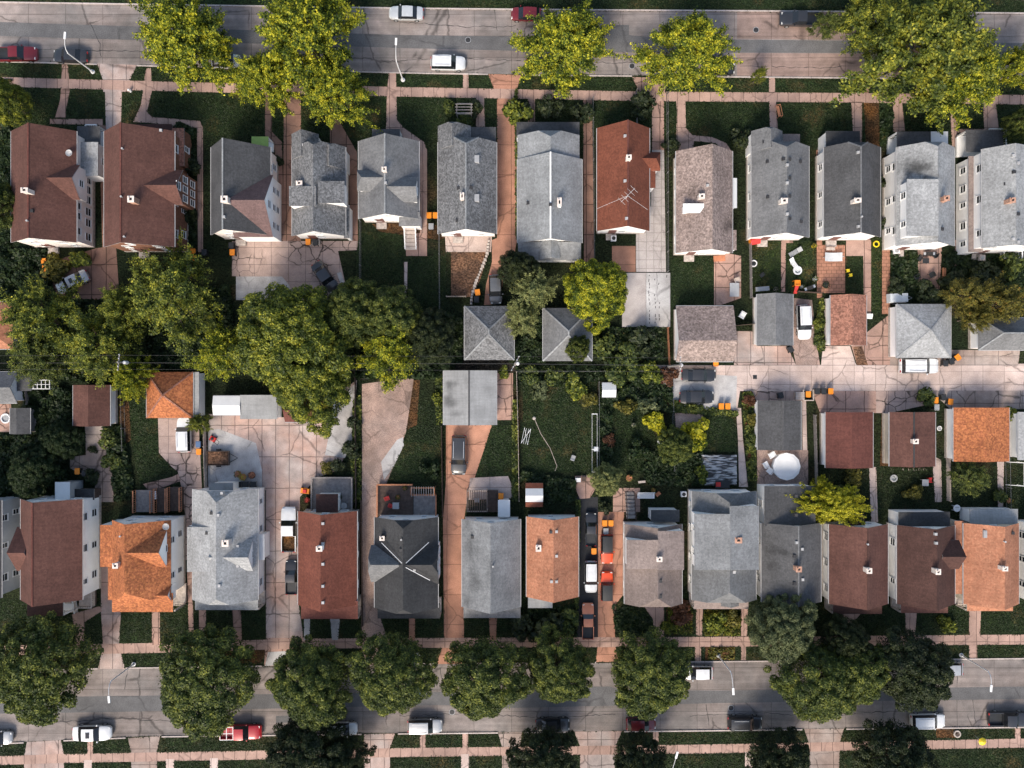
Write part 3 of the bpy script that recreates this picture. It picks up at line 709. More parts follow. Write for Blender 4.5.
h.shed((377.5, 603, 440, 618.5), (3.4, 2.7), 'r_dark', None, names=('porch', 'porch_roof'), posts='s')
mb = MB()
for a_, b_ in (((382, 542.5, 5.2), (402, 563, 7.35)), ((429, 542, 5.2), (406, 563, 7.35)), ((406, 567, 7.3), (430, 580, 5.4))):
    pa, pb = W(a_[0], a_[1], a_[2]), W(b_[0], b_[1], b_[2]); mb.bar((*pa, a_[2] + .25), (*pb, b_[2] + .12), .085, .05)
mb.build('valley_flashing', 'galv', h.roof)
h.chim(382, 538.5, .9, m='vent_dark', w=.6); h.vents([(401.5, 539.5, 'pipe'), (401, 550, 'dark'), (414.5, 570, 'white')])
h = House('house', 'weathered grey roof house between the salmon driveway and the salmon roof', 'house', M(462, 519, 520.5, 607, ze=3.5, zr=6.8, ridge=490.5), 'r_weather', 'w_white', 'nsew', group=HG)
h.shed((463.5, 602, 520.5, 618), (3.5, 2.8), 'r_grey', None, names=('porch', 'porch_roof'), posts='s')
h.shed((498, 500, 510, 517), 2.6, 'metal_white', None)
h.vents([(472.5, 537, 'dark'), (493, 566, 'pipe')])
h = House('house', 'salmon roof house with a white chimney beside the narrow dark drive', 'house', M(526.5, 516.5, 578.5, 597, ze=3.3, zr=6.2, ridge=553.5), 'r_salmon', 'w_pale', 'nsew', group=HG)
h.shed((528, 596, 552.5, 608), 2.7, 'r_tin', 'w_white', names=('porch', 'porch_roof'), posts='s')
h.chim(538.5, 548.5, .9, m='chimney_pale', w=.7); h.vents([(551, 532, 'dark'), (556.5, 531.5, 'white'), (556.5, 556, 'white'), (551.5, 581.5, 'white'), (556.5, 581.5, 'white')])
h = House('house', 'taupe roof house with two raised flat dormers by the red-hooded jeeps', 'house', M(624.5, 524, 682, 604, ze=3.7, zr=6.9, ridge=658, a=.55), 'r_umber', 'w_white', 'nsew', group=HG)
h.shed((626.5, 540, 659, 569), (5.9, 7.5, 7.5, 5.9), 'r_taupe', None, 3.4, names=('dormer', 'dormer_roof')); h.shed((658, 531, 684, 570), (7.5, 6.0, 6.0, 7.5), 'r_taupe', None, 3.4, names=('dormer', 'dormer_roof'))
h.shed((651, 510, 679.5, 522), 3.2, 'r_charcoal', 'w_white')
h.chim(659.5, 559.5, 1.1, m='chimney_pale', w=.8); h.vents([(663, 543, 'dark'), (662.5, 564, 'dark'), (660.5, 581, 'dark'), (660.5, 596.5, 'dark'), (647, 550, 'pipe')])
h = House('house', 'blue-grey roof house with two broad raised dormers and a brick chimney', 'house', M(692, 491, 756, 600, ze=4.0, zr=7.5, ridge=730, b=.35, a=.6), 'r_steel', 'w_white', 'nsew', group=HG)
h.shed((694.5, 514, 730.5, 570), (6.4, 8.2, 8.2, 6.4), 'r_bluegrey', None, 3.8, names=('dormer', 'dormer_roof'), win='w', wz=4.6); h.shed((730, 506, 759, 570), (8.2, 6.6, 6.6, 8.2), 'r_bluegrey', None, 3.8, names=('dormer', 'dormer_roof'))
h.shed((694, 598, 748.5, 609), (3.9, 3.0), 'r_taupe', None, names=('porch', 'porch_roof'), posts='s'); h.dormer((721, 592, 739, 606), 3.7, 4.6, 'y', 731, zb=3.0)
h.chim(738.5, 540.5, 1.2); h.vents([(720, 537.5, 'dark'), (730, 547, 'white'), (734, 572, 'white')])
h = House('house', 'dark grey flat-pitched roof house behind the round white pool', 'house', M(761.5, 523, 821, 602, ze=3.8, zr=6.2, ridge=798.5), 'r_damp', 'w_white', 'nsew', group=HG, cap='r_grey')
h.shed((764.5, 486, 815.5, 526), (3.4, 4.2), 'r_charcoal', None, win='nw')
h.chim(799, 569.5, 1.1); h.vents([(796.5, 542.5, 'white'), (802, 549, 'white'), (802.5, 579.5, 'white'), (794.5, 556, 'dark'), (794.5, 583.5, 'dark'), (796, 496, 'dark'), (796, 515, 'dark')])
h = House('house', 'maroon-brown roof house behind the small bright yellow tree', 'house', M(829, 524, 888, 604, ze=3.6, zr=6.6, ridge=868), 'r_brown', 'w_white', 'nsew', group=HG, cap='r_darkbrown')
h.shed((833, 599, 882, 614), (3.6, 2.7), 'r_darkbrown', None, names=('porch', 'porch_roof'), posts='s')
h.shed((848, 515, 865, 526), 3.2, 'r_darkbrown', 'w_white')
h.chim(869.5, 571, 1.0, m='chimney_pale', w=.7); h.vents([(867, 544, 'pipe')])
h = House('house', 'very dark brown roof house with a gable wing pointing at the orange roof', 'house', M(897, 525, 955, 604, ze=3.7, zr=7.0, ridge=937), 'r_darkbrown', 'w_white', 'nsew', group=HG)
h.dormer((936, 540, 959, 569), 4.6, 6.4, 'x', 557, b=0, zb=2.0)
h.shed((898.5, 512, 950, 527), 3.3, 'r_dark', 'w_white')
h.shed((901, 600, 948, 613), (3.6, 2.8), 'r_brown', None, names=('porch', 'porch_roof'), posts='s'); h.dormer((927, 594, 944, 607), 3.5, 4.4, 'y', None, zb=3.0)
h.chim(938.5, 572, 1.0, m='chimney_pale', w=.7); h.vents([(935.5, 534, 'white'), (936, 543, 'white')])
h = House('house', 'weathered orange roof house with one skylight, beside the very dark brown roof', 'house', M(963.5, 523, 1019, 604, ze=3.6, zr=6.5, ridge=1005), 'r_salmon', 'w_beige', 'nsew', group=HG)
h.shed((954.5, 521, 964, 594), (3.0, 3.4, 3.4, 3.0), 'r_salmon', None)
h.shed((967, 600, 1013, 611), (3.7, 2.9), 'r_salmon', None, names=('porch', 'porch_roof'), posts='s')
h.shed((970, 509, 1018, 524), (2.6, 3.0), 'r_tin', 'w_pale', names=('sunroom', 'sunroom_roof'))
h.chim(1005.5, 569, 1.0, m='chimney_pale', w=.8); h.vents([(986.5, 534, 'skylight'), (1012.5, 533, 'dark'), (1004, 541.5, 'pipe')])
h = House('house', 'white walled house at the picture edge beside the weathered orange roof', 'house', M(1028, 522, 1088, 604, ze=3.6, zr=6.6), 'r_grey', 'w_white', 'nsew', group=HG)

# =================================================================== garages and sheds
def garage(name, label, cat, main, roof, wall='w_white', cap=None, door='s', dt=.5, gut=True, group=GG):
    h = House(name, label, cat, main, roof, wall, '', group=group, cap=cap, door='', gut=gut)
    if door: h.door(door, dt, 3.4 if cat == 'garage' else .9, 2.2 if cat == 'garage' else 1.8, .03, 'garage_door' if cat == 'garage' else 'shed_door', 'trim')
    return h
garage('garage', 'orange hip roof garage beside the white parked pickup', 'garage', M(146.5, 372, 193, 418, ze=2.7, zr=5.0, a=1, b=1), 'r_orange', cap='r_rust').shed((193, 372, 199, 417), 2.5, 'r_tin', None)
garage('garage', 'plain brown gable garage under the yellow branches', 'garage', M(73, 385, 110, 426, ze=2.7, zr=4.2, ridge=88), 'r_brown')
garage('garage', 'grey roof garage at the picture edge beside the white trellis', 'garage', M(-32, 372, 17, 403, ze=2.6, zr=4.2, ax='x'), 'r_grey', 'w_pale', door='').shed((17, 375, 31, 391), 2.3, 'r_slate', 'wood_grey')
h = garage('garage', 'white ribbed metal roof garage with an attached grey roof, half under the olive tree', 'garage', M(213, 396, 240.5, 415, ze=2.7, zr=3.0, ax='x'), 'metal_white'); h.shed((240, 395, 277, 419), (2.9, 2.5), 'r_tin', None)
garage('garage', 'small red-brown roof garage almost hidden under the big olive tree', 'garage', M(285, 398, 334, 422, ze=2.7, zr=3.9, ax='x'), 'r_maroon')
garage('garage', 'square speckled grey hip roof garage north of the power lines', 'garage', M(464.5, 306, 514, 360, ze=2.8, zr=5.0, a=1, b=1), 'r_speckle', cap='r_pale')
garage('garage', 'pale grey hip roof garage half under the round yellow tree', 'garage', M(543, 308, 592, 361, ze=2.8, zr=5.1, a=1, b=1), 'r_grey', cap='r_white')
garage('garage', 'flat-pitched metal grey garage south of the power lines, dark wagon before it', 'garage', M(443.5, 370.5, 496.5, 425, ze=2.8, zr=3.6, ridge=469), 'r_streak', cap='r_charcoal')
garage('garage', 'two-tone mottled brown gable garage beside the two parked black sedans', 'garage', M(676, 306, 733.5, 361.5, ze=2.8, zr=4.7, ax='x', ridge=340.5), 'r_mottle')
garage('garage', 'grey streaked garage with a white side wall, left of the white car pad', 'garage', M(757, 294, 793, 345.5, ze=2.9, zr=4.4, ridge=776), 'r_grey')
garage('garage', 'rust-pink shingled garage with a white side wall, between two alley aprons', 'garage', M(830.5, 295, 866.5, 345.5, ze=2.9, zr=4.2), 'r_rust')
garage('garage', 'large pale hip roof garage with the white wagon parked against it', 'garage', M(896.5, 304, 951, 358, ze=3.0, zr=4.9, a=1, b=1), 'r_white', cap='r_white')
garage('garage', 'grey hip roof garage under the sparse autumn tree', 'garage', M(978.5, 318, 1042, 350, ze=2.9, zr=5.0, ax='x', a=1, b=1), 'r_grey', cap='r_pale')
garage('garage', 'flat grey gable garage next to the round white pool', 'garage', M(757.5, 400.5, 801, 450, ze=2.7, zr=3.5, ridge=783), 'r_charcoal', door='n', cap='r_slate')
garage('garage', 'uniform maroon garage with slim white side wall, south side of the alley', 'garage', M(825.5, 412, 873, 468, ze=2.8, zr=3.7), 'r_maroon', door='n')
h = garage('garage', 'brown two-tone garage with a white roof vent on its ridge', 'garage', M(889.5, 412, 935.5, 466.5, ze=2.8, zr=4.0, ridge=914), 'r_brown', 'w_beige', door='n', cap='r_dark'); h.chim(916, 441.5, .7, m='chimney_pale', w=.6)
garage('garage', 'bright orange shingled garage with a white side wall, alley side', 'garage', M(953.5, 407.5, 1009.5, 461.5, ze=2.8, zr=3.7, ridge=986), 'r_orange', door='n')
garage('garage', 'pale roofed garage cut by the picture edge next to the bright orange garage', 'garage', M(1018.5, 412, 1066, 460, ze=2.8, zr=3.7), 'r_white', door='n')
garage('garage', 'pinkish orange roof garage poking out at the edge under leafy branches', 'garage', M(-36, 302, 13, 349, ze=2.8, zr=4.6, ax='x', a=1, b=1), 'r_salmon')
h = garage('shed', 'small shed with white middle roof and brown ends behind the salmon roof', 'shed', M(525.5, 488.5, 543, 502, ze=2.2, zr=2.7, ax='x'), 'metal_white', 'wood_dark', door='', group=None)
h.shed((525.5, 483, 543, 488.3), (1.9, 2.25), 'r_red', 'wood_dark', names=('lean_to', 'lean_to_roof')); h.shed((525.5, 502.2, 543, 507), (2.25, 1.9), 'r_red', 'wood_dark', names=('lean_to', 'lean_to_roof'))
garage('shed', 'little white roofed garden shed at the back of the big lawn', 'shed', M(602, 383, 616, 397, ze=2.0, zr=2.4, ax='x'), 'metal_white', 'w_white', door='s', group=None)
garage('shed', 'grey two-tone shed in the overgrown yard at the picture edge', 'shed', M(10, 408, 30, 434, ze=2.2, zr=3.0), 'r_slate', 'wood_grey', door='s', group=None)
# ---------------------------------------------------------------- ground, streets, walks
def big(poly, z, name, mat): return sheet(name, [poly], z, mat)
EXT = 900
o = sheet('ground', [[(-5000, -5000), (6000, -5000), (6000, 6000), (-5000, 6000)]], 0, 'g_yard')
def band(name, top, bot, z, mat):
    return sheet(name, [list(top) + list(bot)[::-1]], z, mat)
TS_T = [(-EXT, -8), (0, 3), (200, 6), (400, 9), (560, 10.5), (800, 12), (1024, 14), (1024 + EXT, 22)]
TS_B = [(-EXT, 44), (0, 61), (200, 67), (400, 72.5), (560, 75), (850, 77.5), (1024, 79), (1024 + EXT, 88)]
band('road', TS_T, TS_B, .006, 'c_road')
BS_T = [(-EXT, 682), (0, 671), (100, 669), (430, 664), (730, 662), (1024, 659), (1024 + EXT, 650)]
BS_B = [(-EXT, 755), (0, 743), (60, 740), (150, 736), (400, 733), (700, 730), (870, 728), (1024, 726.5), (1024 + EXT, 716)]
sheet('road_patch', [[(737, 11.6), (862, 12.6), (862, 40), (737, 38.6)], [(737, 53), (862, 53.6), (862, 77.3), (737, 76.3)]], .0085, 'c_road_warm')
band('road', BS_T, BS_B, .006, 'c_road_grey')
sheet('road_patch', [[(-EXT, 2), (0, 22), (400, 35), (606, 37.5), (606, 25), (629, 25), (629, 35), (660, 38.5), (1024, 43), (1024 + EXT, 54), (1024 + EXT, 67), (1024, 57), (860, 53), (660, 52.5), (520, 51), (400, 48), (0, 36), (-EXT, 16)]], .011, 'c_asphalt')
sheet('road_patch', [[(-EXT, 710), (110, 696), (440, 692), (560, 690), (575, 686.5), (610, 686.5), (622, 690), (720, 690.5), (1024, 686.5), (1024 + EXT, 676), (1024 + EXT, 688), (1024, 699), (720, 703), (600, 706), (505, 708), (440, 705), (110, 712), (-EXT, 726)]], .011, 'c_asphalt')
# verge and front-lawn grass strips
lw = [[(-EXT, 44), (0, 61.5), (200, 67.5), (400, 73), (560, 75.5), (850, 78), (1024, 79.5), (1124, 82), (1124, 150), (512, 140), (-100, 130)]]
sheet('lawn', lw, .003, 'g_lawn')
sheet('lawn', [[(-100, 600), (1124, 590), (1124, 658), (730, 661.5), (430, 663.5), (100, 668.5), (-100, 673)]], .003, 'g_lawn')
sheet('lawn', [[(-100, 754), (60, 741), (150, 737), (400, 734), (700, 731), (1124, 724), (1124, 860), (-100, 860)]], .003, 'g_lawn')
sheet('lawn', [[(-100, -80), (1124, -80), (1124, 14), (800, 11.5), (400, 8.5), (0, 2.5), (-100, 1)]], .003, 'g_lawn')
sheet('lawn', [q(523, 372, 597, 472), q(600, 398, 655, 470), q(356, 232, 402, 300), q(408, 256, 446, 320), q(752, 240, 781, 293), q(786, 240, 816, 293), q(847, 256, 863, 293), q(871, 236, 882, 312), q(671, 258, 714, 305), q(700, 408, 736, 452), q(0, 432, 26, 480), q(395, 440, 442, 482), q(474, 425, 514, 476), [(112, 390), (146, 384), (158, 420), (158, 452), (172, 468), (140, 484), (130, 440)]], .004, 'g_lawn')
sheet('lawn', [q(752, 242, 780, 292), q(788, 242, 814, 290), q(871, 238, 881, 310)], .0075, 'g_lawn_bright')
# kerbs: raised stones along both sides of each street, dropped at the driveways
def kerb(line, gaps, side):
    mb = MB()
    def yat(x):
        for (xa, ya), (xb, yb) in zip(line, line[1:]):
            if xa <= x <= xb: return ya + (yb - ya) * (x - xa) / (xb - xa)
    xs = sorted([-300] + [g for ab in gaps for g in ab] + [1324])
    for xa, xb in zip(xs[::2], xs[1::2]):
        x = xa
        while x < xb - .5:
            x2 = min(xb, x + 60)
            mb.bar((*W(x, yat(x) + side * .6), .06), (*W(x2, yat(x2) + side * .6), .06), .17, .12)
            x = x2
    o = mb.build('kerb', 'c_kerb'); o['kind'] = 'structure'
kerb(TS_T, [], -1)
kerb(TS_B, [(97, 137), (282, 302), (488, 522), (632, 670), (848, 874)], 1)
kerb(BS_T, [(98, 126), (262, 290), (362, 390), (436, 466), (596, 618), (575, 595)], -1)
kerb(BS_B, [(24, 64), (126, 162), (362, 398), (498, 524), (571, 624), (802, 846)], 1)
# pavements
SW = [(-EXT, 60), (0, 77), (50, 78.5), (200, 82.5), (400, 87), (640, 91.5), (850, 93), (1024, 95), (1024 + EXT, 104)]
band('sidewalk', SW, [(x, y + 9.6) for x, y in SW], .018, 'c_walk')
SW = [(-EXT, 655), (0, 645.5), (150, 643), (300, 638.5), (512, 637.5), (720, 636.7), (1024, 634.5), (1024 + EXT, 626)]
band('sidewalk', SW, [(x, y + 10) for x, y in SW], .018, 'c_walk')
SW = [(-EXT, 770), (0, 756), (60, 754), (200, 751.5), (400, 748), (700, 744.5), (1024, 738.5), (1024 + EXT, 722)]
band('sidewalk', SW, [(x, y + 9) for x, y in SW], .018, 'c_walk')
SW = [(-EXT, -34), (0, -19), (512, -12), (930, -2), (1024, 0), (1024 + EXT, 10)]
band('sidewalk', [(x, y - 9) for x, y in SW], SW, .018, 'c_walk')
# driveways
def drive(poly, mat, z=.012, name='driveway'): return sheet(name, [poly], z, mat)
drive([(97, 63.5), (137, 65), (130, 80), (130, 92), (122, 92), (121, 122), (112, 131), (106, 131), (105, 92), (103, 92), (103, 80)], 'c_mixed')
drive([(99, 125), (106, 125), (112, 262), (103, 268)], 'c_brownpink', .013)
drive([(97, 248), (116, 246), (119, 290), (97, 300), (50, 298), (50, 262)], 'c_brownpink', .011)
drive([(284, 69), (301, 69), (301, 241), (283, 241)], 'c_brownpink')
drive([(232, 241), (358, 241), (357, 250), (338, 251), (347, 291), (345, 300), (291, 302), (283, 280), (232, 276)], 'c_cracked', .013)
drive([(236, 276.5), (282, 276.5), (290, 286), (288, 300), (236, 300)], 'c_white', .020, 'pad')
drive([(337, 273), (341, 272), (347, 290), (343, 292)], 'c_white', .020, 'pad')
drive([(488, 74), (521, 75), (517, 89), (517, 240), (514, 256), (503, 280), (500, 304), (484, 305), (486, 285), (492, 262), (492, 240), (497, 238), (497, 89), (494, 89)], 'c_salmon')
drive([(632, 77), (669, 78), (664, 93), (664, 150), (652, 150), (652, 93), (640, 93)], 'c_pink')
drive([(652, 150), (664, 150), (666, 272), (636, 272), (636, 231), (643, 229), (651, 205)], 'c_tile')
drive([(583, 92), (592, 92), (594, 262), (584, 262)], 'c_brownpink', .012, 'path')
drive([(612, 246), (635.5, 246), (635.5, 272), (612, 272)], 'c_salmon', .014, 'patio')
drive([(849, 79), (873, 79.5), (868, 94), (852, 94)], 'c_brownpink')
drive([(864, 103), (879, 103), (880, 150), (866, 150)], 'g_leafdirt', .008, 'dirt')
# raised concrete parking slab behind the red house
for xa, xb, mt in ((622, 645.7, 'c_slab'), (646, 670, 'c_white')):
    mb = MB(); a = W(xa, 327); b = W(xb, 273); mb.box(a[0], a[1], .001, b[0], b[1], .16); o = mb.build('pad', mt); o['kind'] = 'structure'
mb = MB()
for k in range(13):
    for xx, pr in ((649, .8), (655, .5), (659, .4), (666, .15)):
        if random.random() < pr: xj = xx + random.uniform(-.7, .7); yy = 275 + k * 3.9; mb.bar((*W(xj, yy), .163), (*W(xj + random.uniform(-.5, .5), yy + random.uniform(1.2, 3.4)), .163), .09, .004)
o = mb.build('tar_seam', 'c_blacktop'); o['kind'] = 'structure'
# alley
drive([(655, 365.5), (1400, 362), (1400, 390), (752, 391), (740, 391), (737, 411), (684, 411), (671, 405), (661, 385), (655, 378)], 'c_pale', .010, 'alley')
drive([(662, 372), (737, 376), (736, 409), (686, 409), (668, 402)], 'c_white', .014, 'pad')
drive([(734, 331), (757, 331), (757, 346), (787, 346), (796, 365), (734, 365)], 'c_mixed', .013)
drive([(794, 298), (812, 300), (816, 340), (820, 365.3), (796, 365.3), (792, 345)], 'c_gravel', .015)
drive([(823, 346), (850, 346), (856, 365), (821, 365)], 'c_pale', .015)
drive([(851, 345), (890, 314), (891, 365.2), (857, 365.2)], 'c_pink', .013)
drive([(853, 347), (862, 346), (868, 365.4), (857, 365.4)], 'g_dirt', .017, 'dirt')
drive([(890, 357), (950, 350), (1020, 350), (1018, 365.5), (890, 365.5)], 'c_greige', .014)
drive([(752, 391), (802, 391), (802, 402), (757, 402)], 'c_cracked', .013)
drive([(812, 391), (876, 391), (876, 413), (820, 413)], 'c_pink', .013)
drive([(876, 391), (931, 391), (926, 405), (889, 413), (876, 413)], 'c_cracked', .014)
drive([(931, 391), (1100, 390), (1100, 409), (950, 409)], 'c_greige', .013)
# left yards
drive([(85, 426), (105, 426), (111, 460), (114, 502), (95, 502), (95, 482), (70, 468), (70, 457), (86, 455)], 'c_greige')
drive([(158, 418), (193, 418), (199, 430), (202, 490), (188, 560), (185, 560), (186, 520), (182, 490), (178, 472), (171, 466), (159, 453)], 'c_cracked')
drive([(143, 484), (172, 477), (178, 474), (181, 481), (150, 492)], 'c_pink', .014, 'path')
drive([(209, 414), (300, 418), (357, 380), (353, 440), (338, 470), (316, 478), (300, 497), (298, 600), (304, 640), (266, 640), (266, 490), (209, 488)], 'c_mixed')
drive([(208, 430), (219, 429), (256, 443), (262, 470), (262, 489), (208, 489)], 'c_white', .017, 'pad')
drive([(330, 405), (356, 383), (353, 440), (345, 458), (325, 455), (330, 430)], 'c_white', .016, 'pad')
drive([(266, 638), (304, 638), (288, 666), (264, 666)], 'c_pink', .0125)
drive([(268, 652), (288, 651), (282, 665), (265, 666)], 'c_white', .015)
drive([(362, 384), (414, 377), (410, 405), (406, 432), (394, 465), (384, 490), (376, 520), (374, 600), (388, 640), (390, 664), (362, 666), (362, 500)], 'c_gravel')
drive([(381, 462), (397, 440), (403, 437), (404, 445), (394, 466), (384, 480)], 'c_white', .016, 'pad')
drive([(446, 425), (492, 425), (479, 465), (467, 500), (464, 520), (464, 640), (466, 664), (437, 664), (444, 640), (443, 520), (446, 480)], 'c_salmon')
drive([(470, 478), (508, 476), (514, 490), (514, 498), (468, 500)], 'c_pale', .014, 'patio')
drive([(497, 373), (513, 373), (513, 420), (497, 420)], 'c_pink', .013, 'patio')
drive([(577, 497), (598, 497), (598, 637.5), (577, 637.5)], 'c_blacktop', .012)
drive([(598, 512), (624, 512), (623, 595), (616, 604), (615, 640), (618, 662), (596, 662), (598, 640)], 'c_salmon', .0125)
drive([(613, 488), (640, 488), (640, 512), (613, 512)], 'c_pink', .0135, 'patio')
drive([(575, 476), (592, 475), (597, 486), (590, 498), (580, 499), (576, 490)], 'c_pink', .014, 'patio')
drive([(101, 567), (112, 567), (121, 612), (119, 645), (125, 669), (98, 669), (103, 645), (101, 612)], 'c_mixed')
# front walks (top street)
WZ = [0]
def walk(*polys, mat='c_walk', z=.0135):
    WZ[0] += 1; z += WZ[0] * .0005
    return [sheet('path', [p], z + .0002 * (i % 2), mat) for i, p in enumerate(polys)]
walk([(62, 64), (68, 64), (70, 90), (66, 110), (66, 118), (55, 118), (60, 100), (61, 88)], [(50, 119), (103, 119), (103, 125), (50, 124)], mat='c_pink')
walk([(146, 68), (151, 68), (152, 91), (147, 112), (152, 117), (200, 121), (203, 128), (203, 252), (198, 252), (197, 128), (150, 123), (133, 122), (141, 105)], mat='c_walk')
walk([(265, 92), (272, 92), (272, 132), (282, 142), (284, 240), (276, 241), (275, 150), (265, 138)], mat='c_brownpink')
walk([(330, 92), (337, 92), (338, 118), (350, 140), (357, 152), (358, 241), (350, 241), (349, 160), (330, 143)], mat='c_brownpink')
walk([(389, 72.5), (396, 72.5), (397, 120), (404, 128), (424, 142), (427, 150), (427, 256), (420, 256), (420, 150), (402, 136), (386, 130), (387, 90)], mat='c_walk')
walk([(406, 233), (427, 233), (427, 256), (406, 256)], mat='c_pink')
walk([(463, 73), (468.5, 73), (468.5, 88), (463, 88)], [(476, 95), (484, 95), (485, 127), (476, 127)])
walk([(528, 95), (535, 95), (535, 122), (528, 122)], [(675, 92), (685, 92), (686, 128), (692, 135), (712, 137), (726, 143), (732, 152), (727, 152), (715, 143), (694, 141), (693, 150), (676, 150), (677, 110)])
walk([(769, 78), (775, 78), (775, 93), (769, 93)], [(769, 100), (776, 100), (778, 131), (770, 131)], [(851, 102), (862, 102), (862, 147), (854, 147)], [(893, 102), (902, 102), (905, 131), (893, 132)], [(951, 98), (957, 98), (958, 147), (952, 147), (950, 108)], [(983, 99), (995, 99), (999, 129), (984, 129)])
walk([(957, 129), (1000, 129), (1000, 133), (957, 133)])
# front walks (bottom street)
walk([(72, 614), (100, 606), (102, 611), (85, 622), (84, 646), (77, 646)], [(152, 610), (160, 610), (160, 645), (152, 645)], [(187, 570), (192, 570), (194, 640), (189, 640)], [(199, 610), (206, 610), (206, 640), (199, 640)], [(232, 610), (241, 610), (242, 640), (234, 640)], mat='c_pink')
walk([(304, 618), (310, 618), (310, 640), (304, 640)], [(330, 618), (340, 618), (338, 640), (332, 640)], mat='c_white')
walk([(409, 617), (415, 617), (415, 640), (409, 640)], [(489, 617), (497, 617), (496, 640), (490, 640)], mat='c_salmon')
walk([(640, 600), (660, 607), (664, 607), (664, 637), (654, 637), (653, 620)], [(696, 607), (703, 607), (702, 636), (696, 636)], [(741, 607), (748, 607), (747, 636), (741, 636)], [(695, 646), (701, 646), (701, 662), (695, 662)], [(741, 646), (746, 646), (746, 662), (741, 662)])
walk([(840, 612), (862, 612), (852, 624), (840, 624)], [(905, 612), (917, 612), (915, 635), (906, 635)], [(969, 610), (981, 610), (980, 635), (969, 635)], [(969, 645), (977, 645), (977, 659), (969, 659)], [(776, 646), (782, 646), (782, 662), (776, 662)], mat='c_walk')
# south side driveways and walks
for P in ([(27, 742), (61, 740), (64, 754), (64, 800), (24, 800), (24, 756)], [(128, 738), (160, 736), (157, 752), (157, 800), (132, 800), (131, 753)], [(364, 734), (395, 733.5), (390, 748), (390, 800), (364, 800)], [(498, 732.5), (522, 732), (520, 747), (519, 800), (502, 800), (502, 747)], [(574, 731.5), (622, 731), (616, 745), (614, 800), (580, 800), (580, 746)], [(804, 729), (844, 728.5), (840, 742), (838, 800), (810, 800), (809, 743)]):
    drive(P, 'c_mixed' if P[0][0] in (27, 364, 574) else 'c_greige', .0125)
walk(*[[(x, 700 + y0), (x + 5.5, 700 + y0), (x + 5.5, 700 + y1), (x, 700 + y1)] for x, y0, y1 in ((87.5, 40, 55), (420, 34, 49), (462.5, 33, 48), (653, 30, 46), (1015, 28, 40))])
walk(*[q(x, y, x + 8, 800) for x, y in ((84, 760), (166, 759), (210, 758), (461, 754), (745, 752))], mat='c_pale')
# yard paths and patios
walk([(736, 408), (741, 408), (743, 440), (748, 487), (739, 487), (738, 440)], [(869, 467), (876, 467), (878, 522), (871, 522)], [(932, 455), (941, 460), (942, 502), (935, 502)], [(997, 460), (1004, 460), (1003, 512), (998, 512)], [(802, 400), (806, 400), (808, 485), (803, 485)], mat='c_pale')
walk([(781, 238), (793, 238), (793, 243), (786, 243), (785, 292), (781, 292)], [(863, 240), (871, 240), (871, 314), (864, 314)], [(846, 237), (870, 237), (870, 256), (846, 256)], mat='c_pink')
walk([(816, 150), (822, 150), (822, 298), (817, 298)], [(882, 234), (890, 234), (890, 314), (882, 314)], [(822, 245), (845, 245), (845, 293), (822, 293)], mat='c_brick')
walk([(916, 246), (942, 246), (939, 300), (934, 285), (917, 283)], [(714, 255), (722, 252), (741, 256), (741, 298), (721, 305), (714, 305)], mat='c_pink')
walk([(955, 240), (958, 240), (957, 288), (954, 288)], [(757, 450), (808, 450), (808, 486), (757, 486)], mat='c_gravel')
drive([(445, 235), (492, 235), (491, 252), (446, 252)], 'c_pale', .014, 'patio')
drive([(451, 252), (489, 252), (480, 280), (472, 297), (451, 297)], 'g_dirt', .010, 'dirt')
drive([(404, 262), (407.5, 262), (407, 302), (404.5, 302)], 'c_pale', .016, 'path')
drive([(424, 222), (436, 225), (448, 236), (440, 240), (380, 232), (372, 224)], 'g_leafdirt', .006, 'dirt')
for i, P in enumerate(([(612, 606), (640, 606), (650, 616), (652, 636), (616, 636)], [(666, 602), (690, 600), (694, 634), (667, 636)], [(704, 609), (740, 609), (740, 635), (704, 635)])):
    drive(P, ('g_lawn', 'g_leafdirt', 'g_lawn_bright')[i], .007 + .001 * i, 'garden_bed')
drive([(516, 400), (520, 400), (519, 500), (513, 500)], 'g_leafdirt', .007, 'dirt')
drive([(742, 391), (753, 391), (756, 470), (747, 470)], 'g_leafdirt', .009, 'dirt'); drive([(882, 400), (888, 405), (889, 466), (880, 466)], 'g_leafdirt', .009, 'dirt')
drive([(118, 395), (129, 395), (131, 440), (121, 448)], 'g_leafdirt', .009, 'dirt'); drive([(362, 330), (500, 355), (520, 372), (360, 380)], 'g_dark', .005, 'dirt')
drive([(410, 380), (420, 380), (417, 425), (407, 430)], 'g_leafdirt', .009, 'dirt'); drive([(207, 648), (266, 648), (262, 663), (207, 664)], 'g_leafdirt', .0065, 'dirt')
drive([(936, 729), (955, 729), (955, 738), (936, 738)], 'g_leafdirt', .0065, 'dirt'); drive([(705, 647), (735, 647), (735, 660), (705, 660)], 'g_leafdirt', .0065, 'dirt')

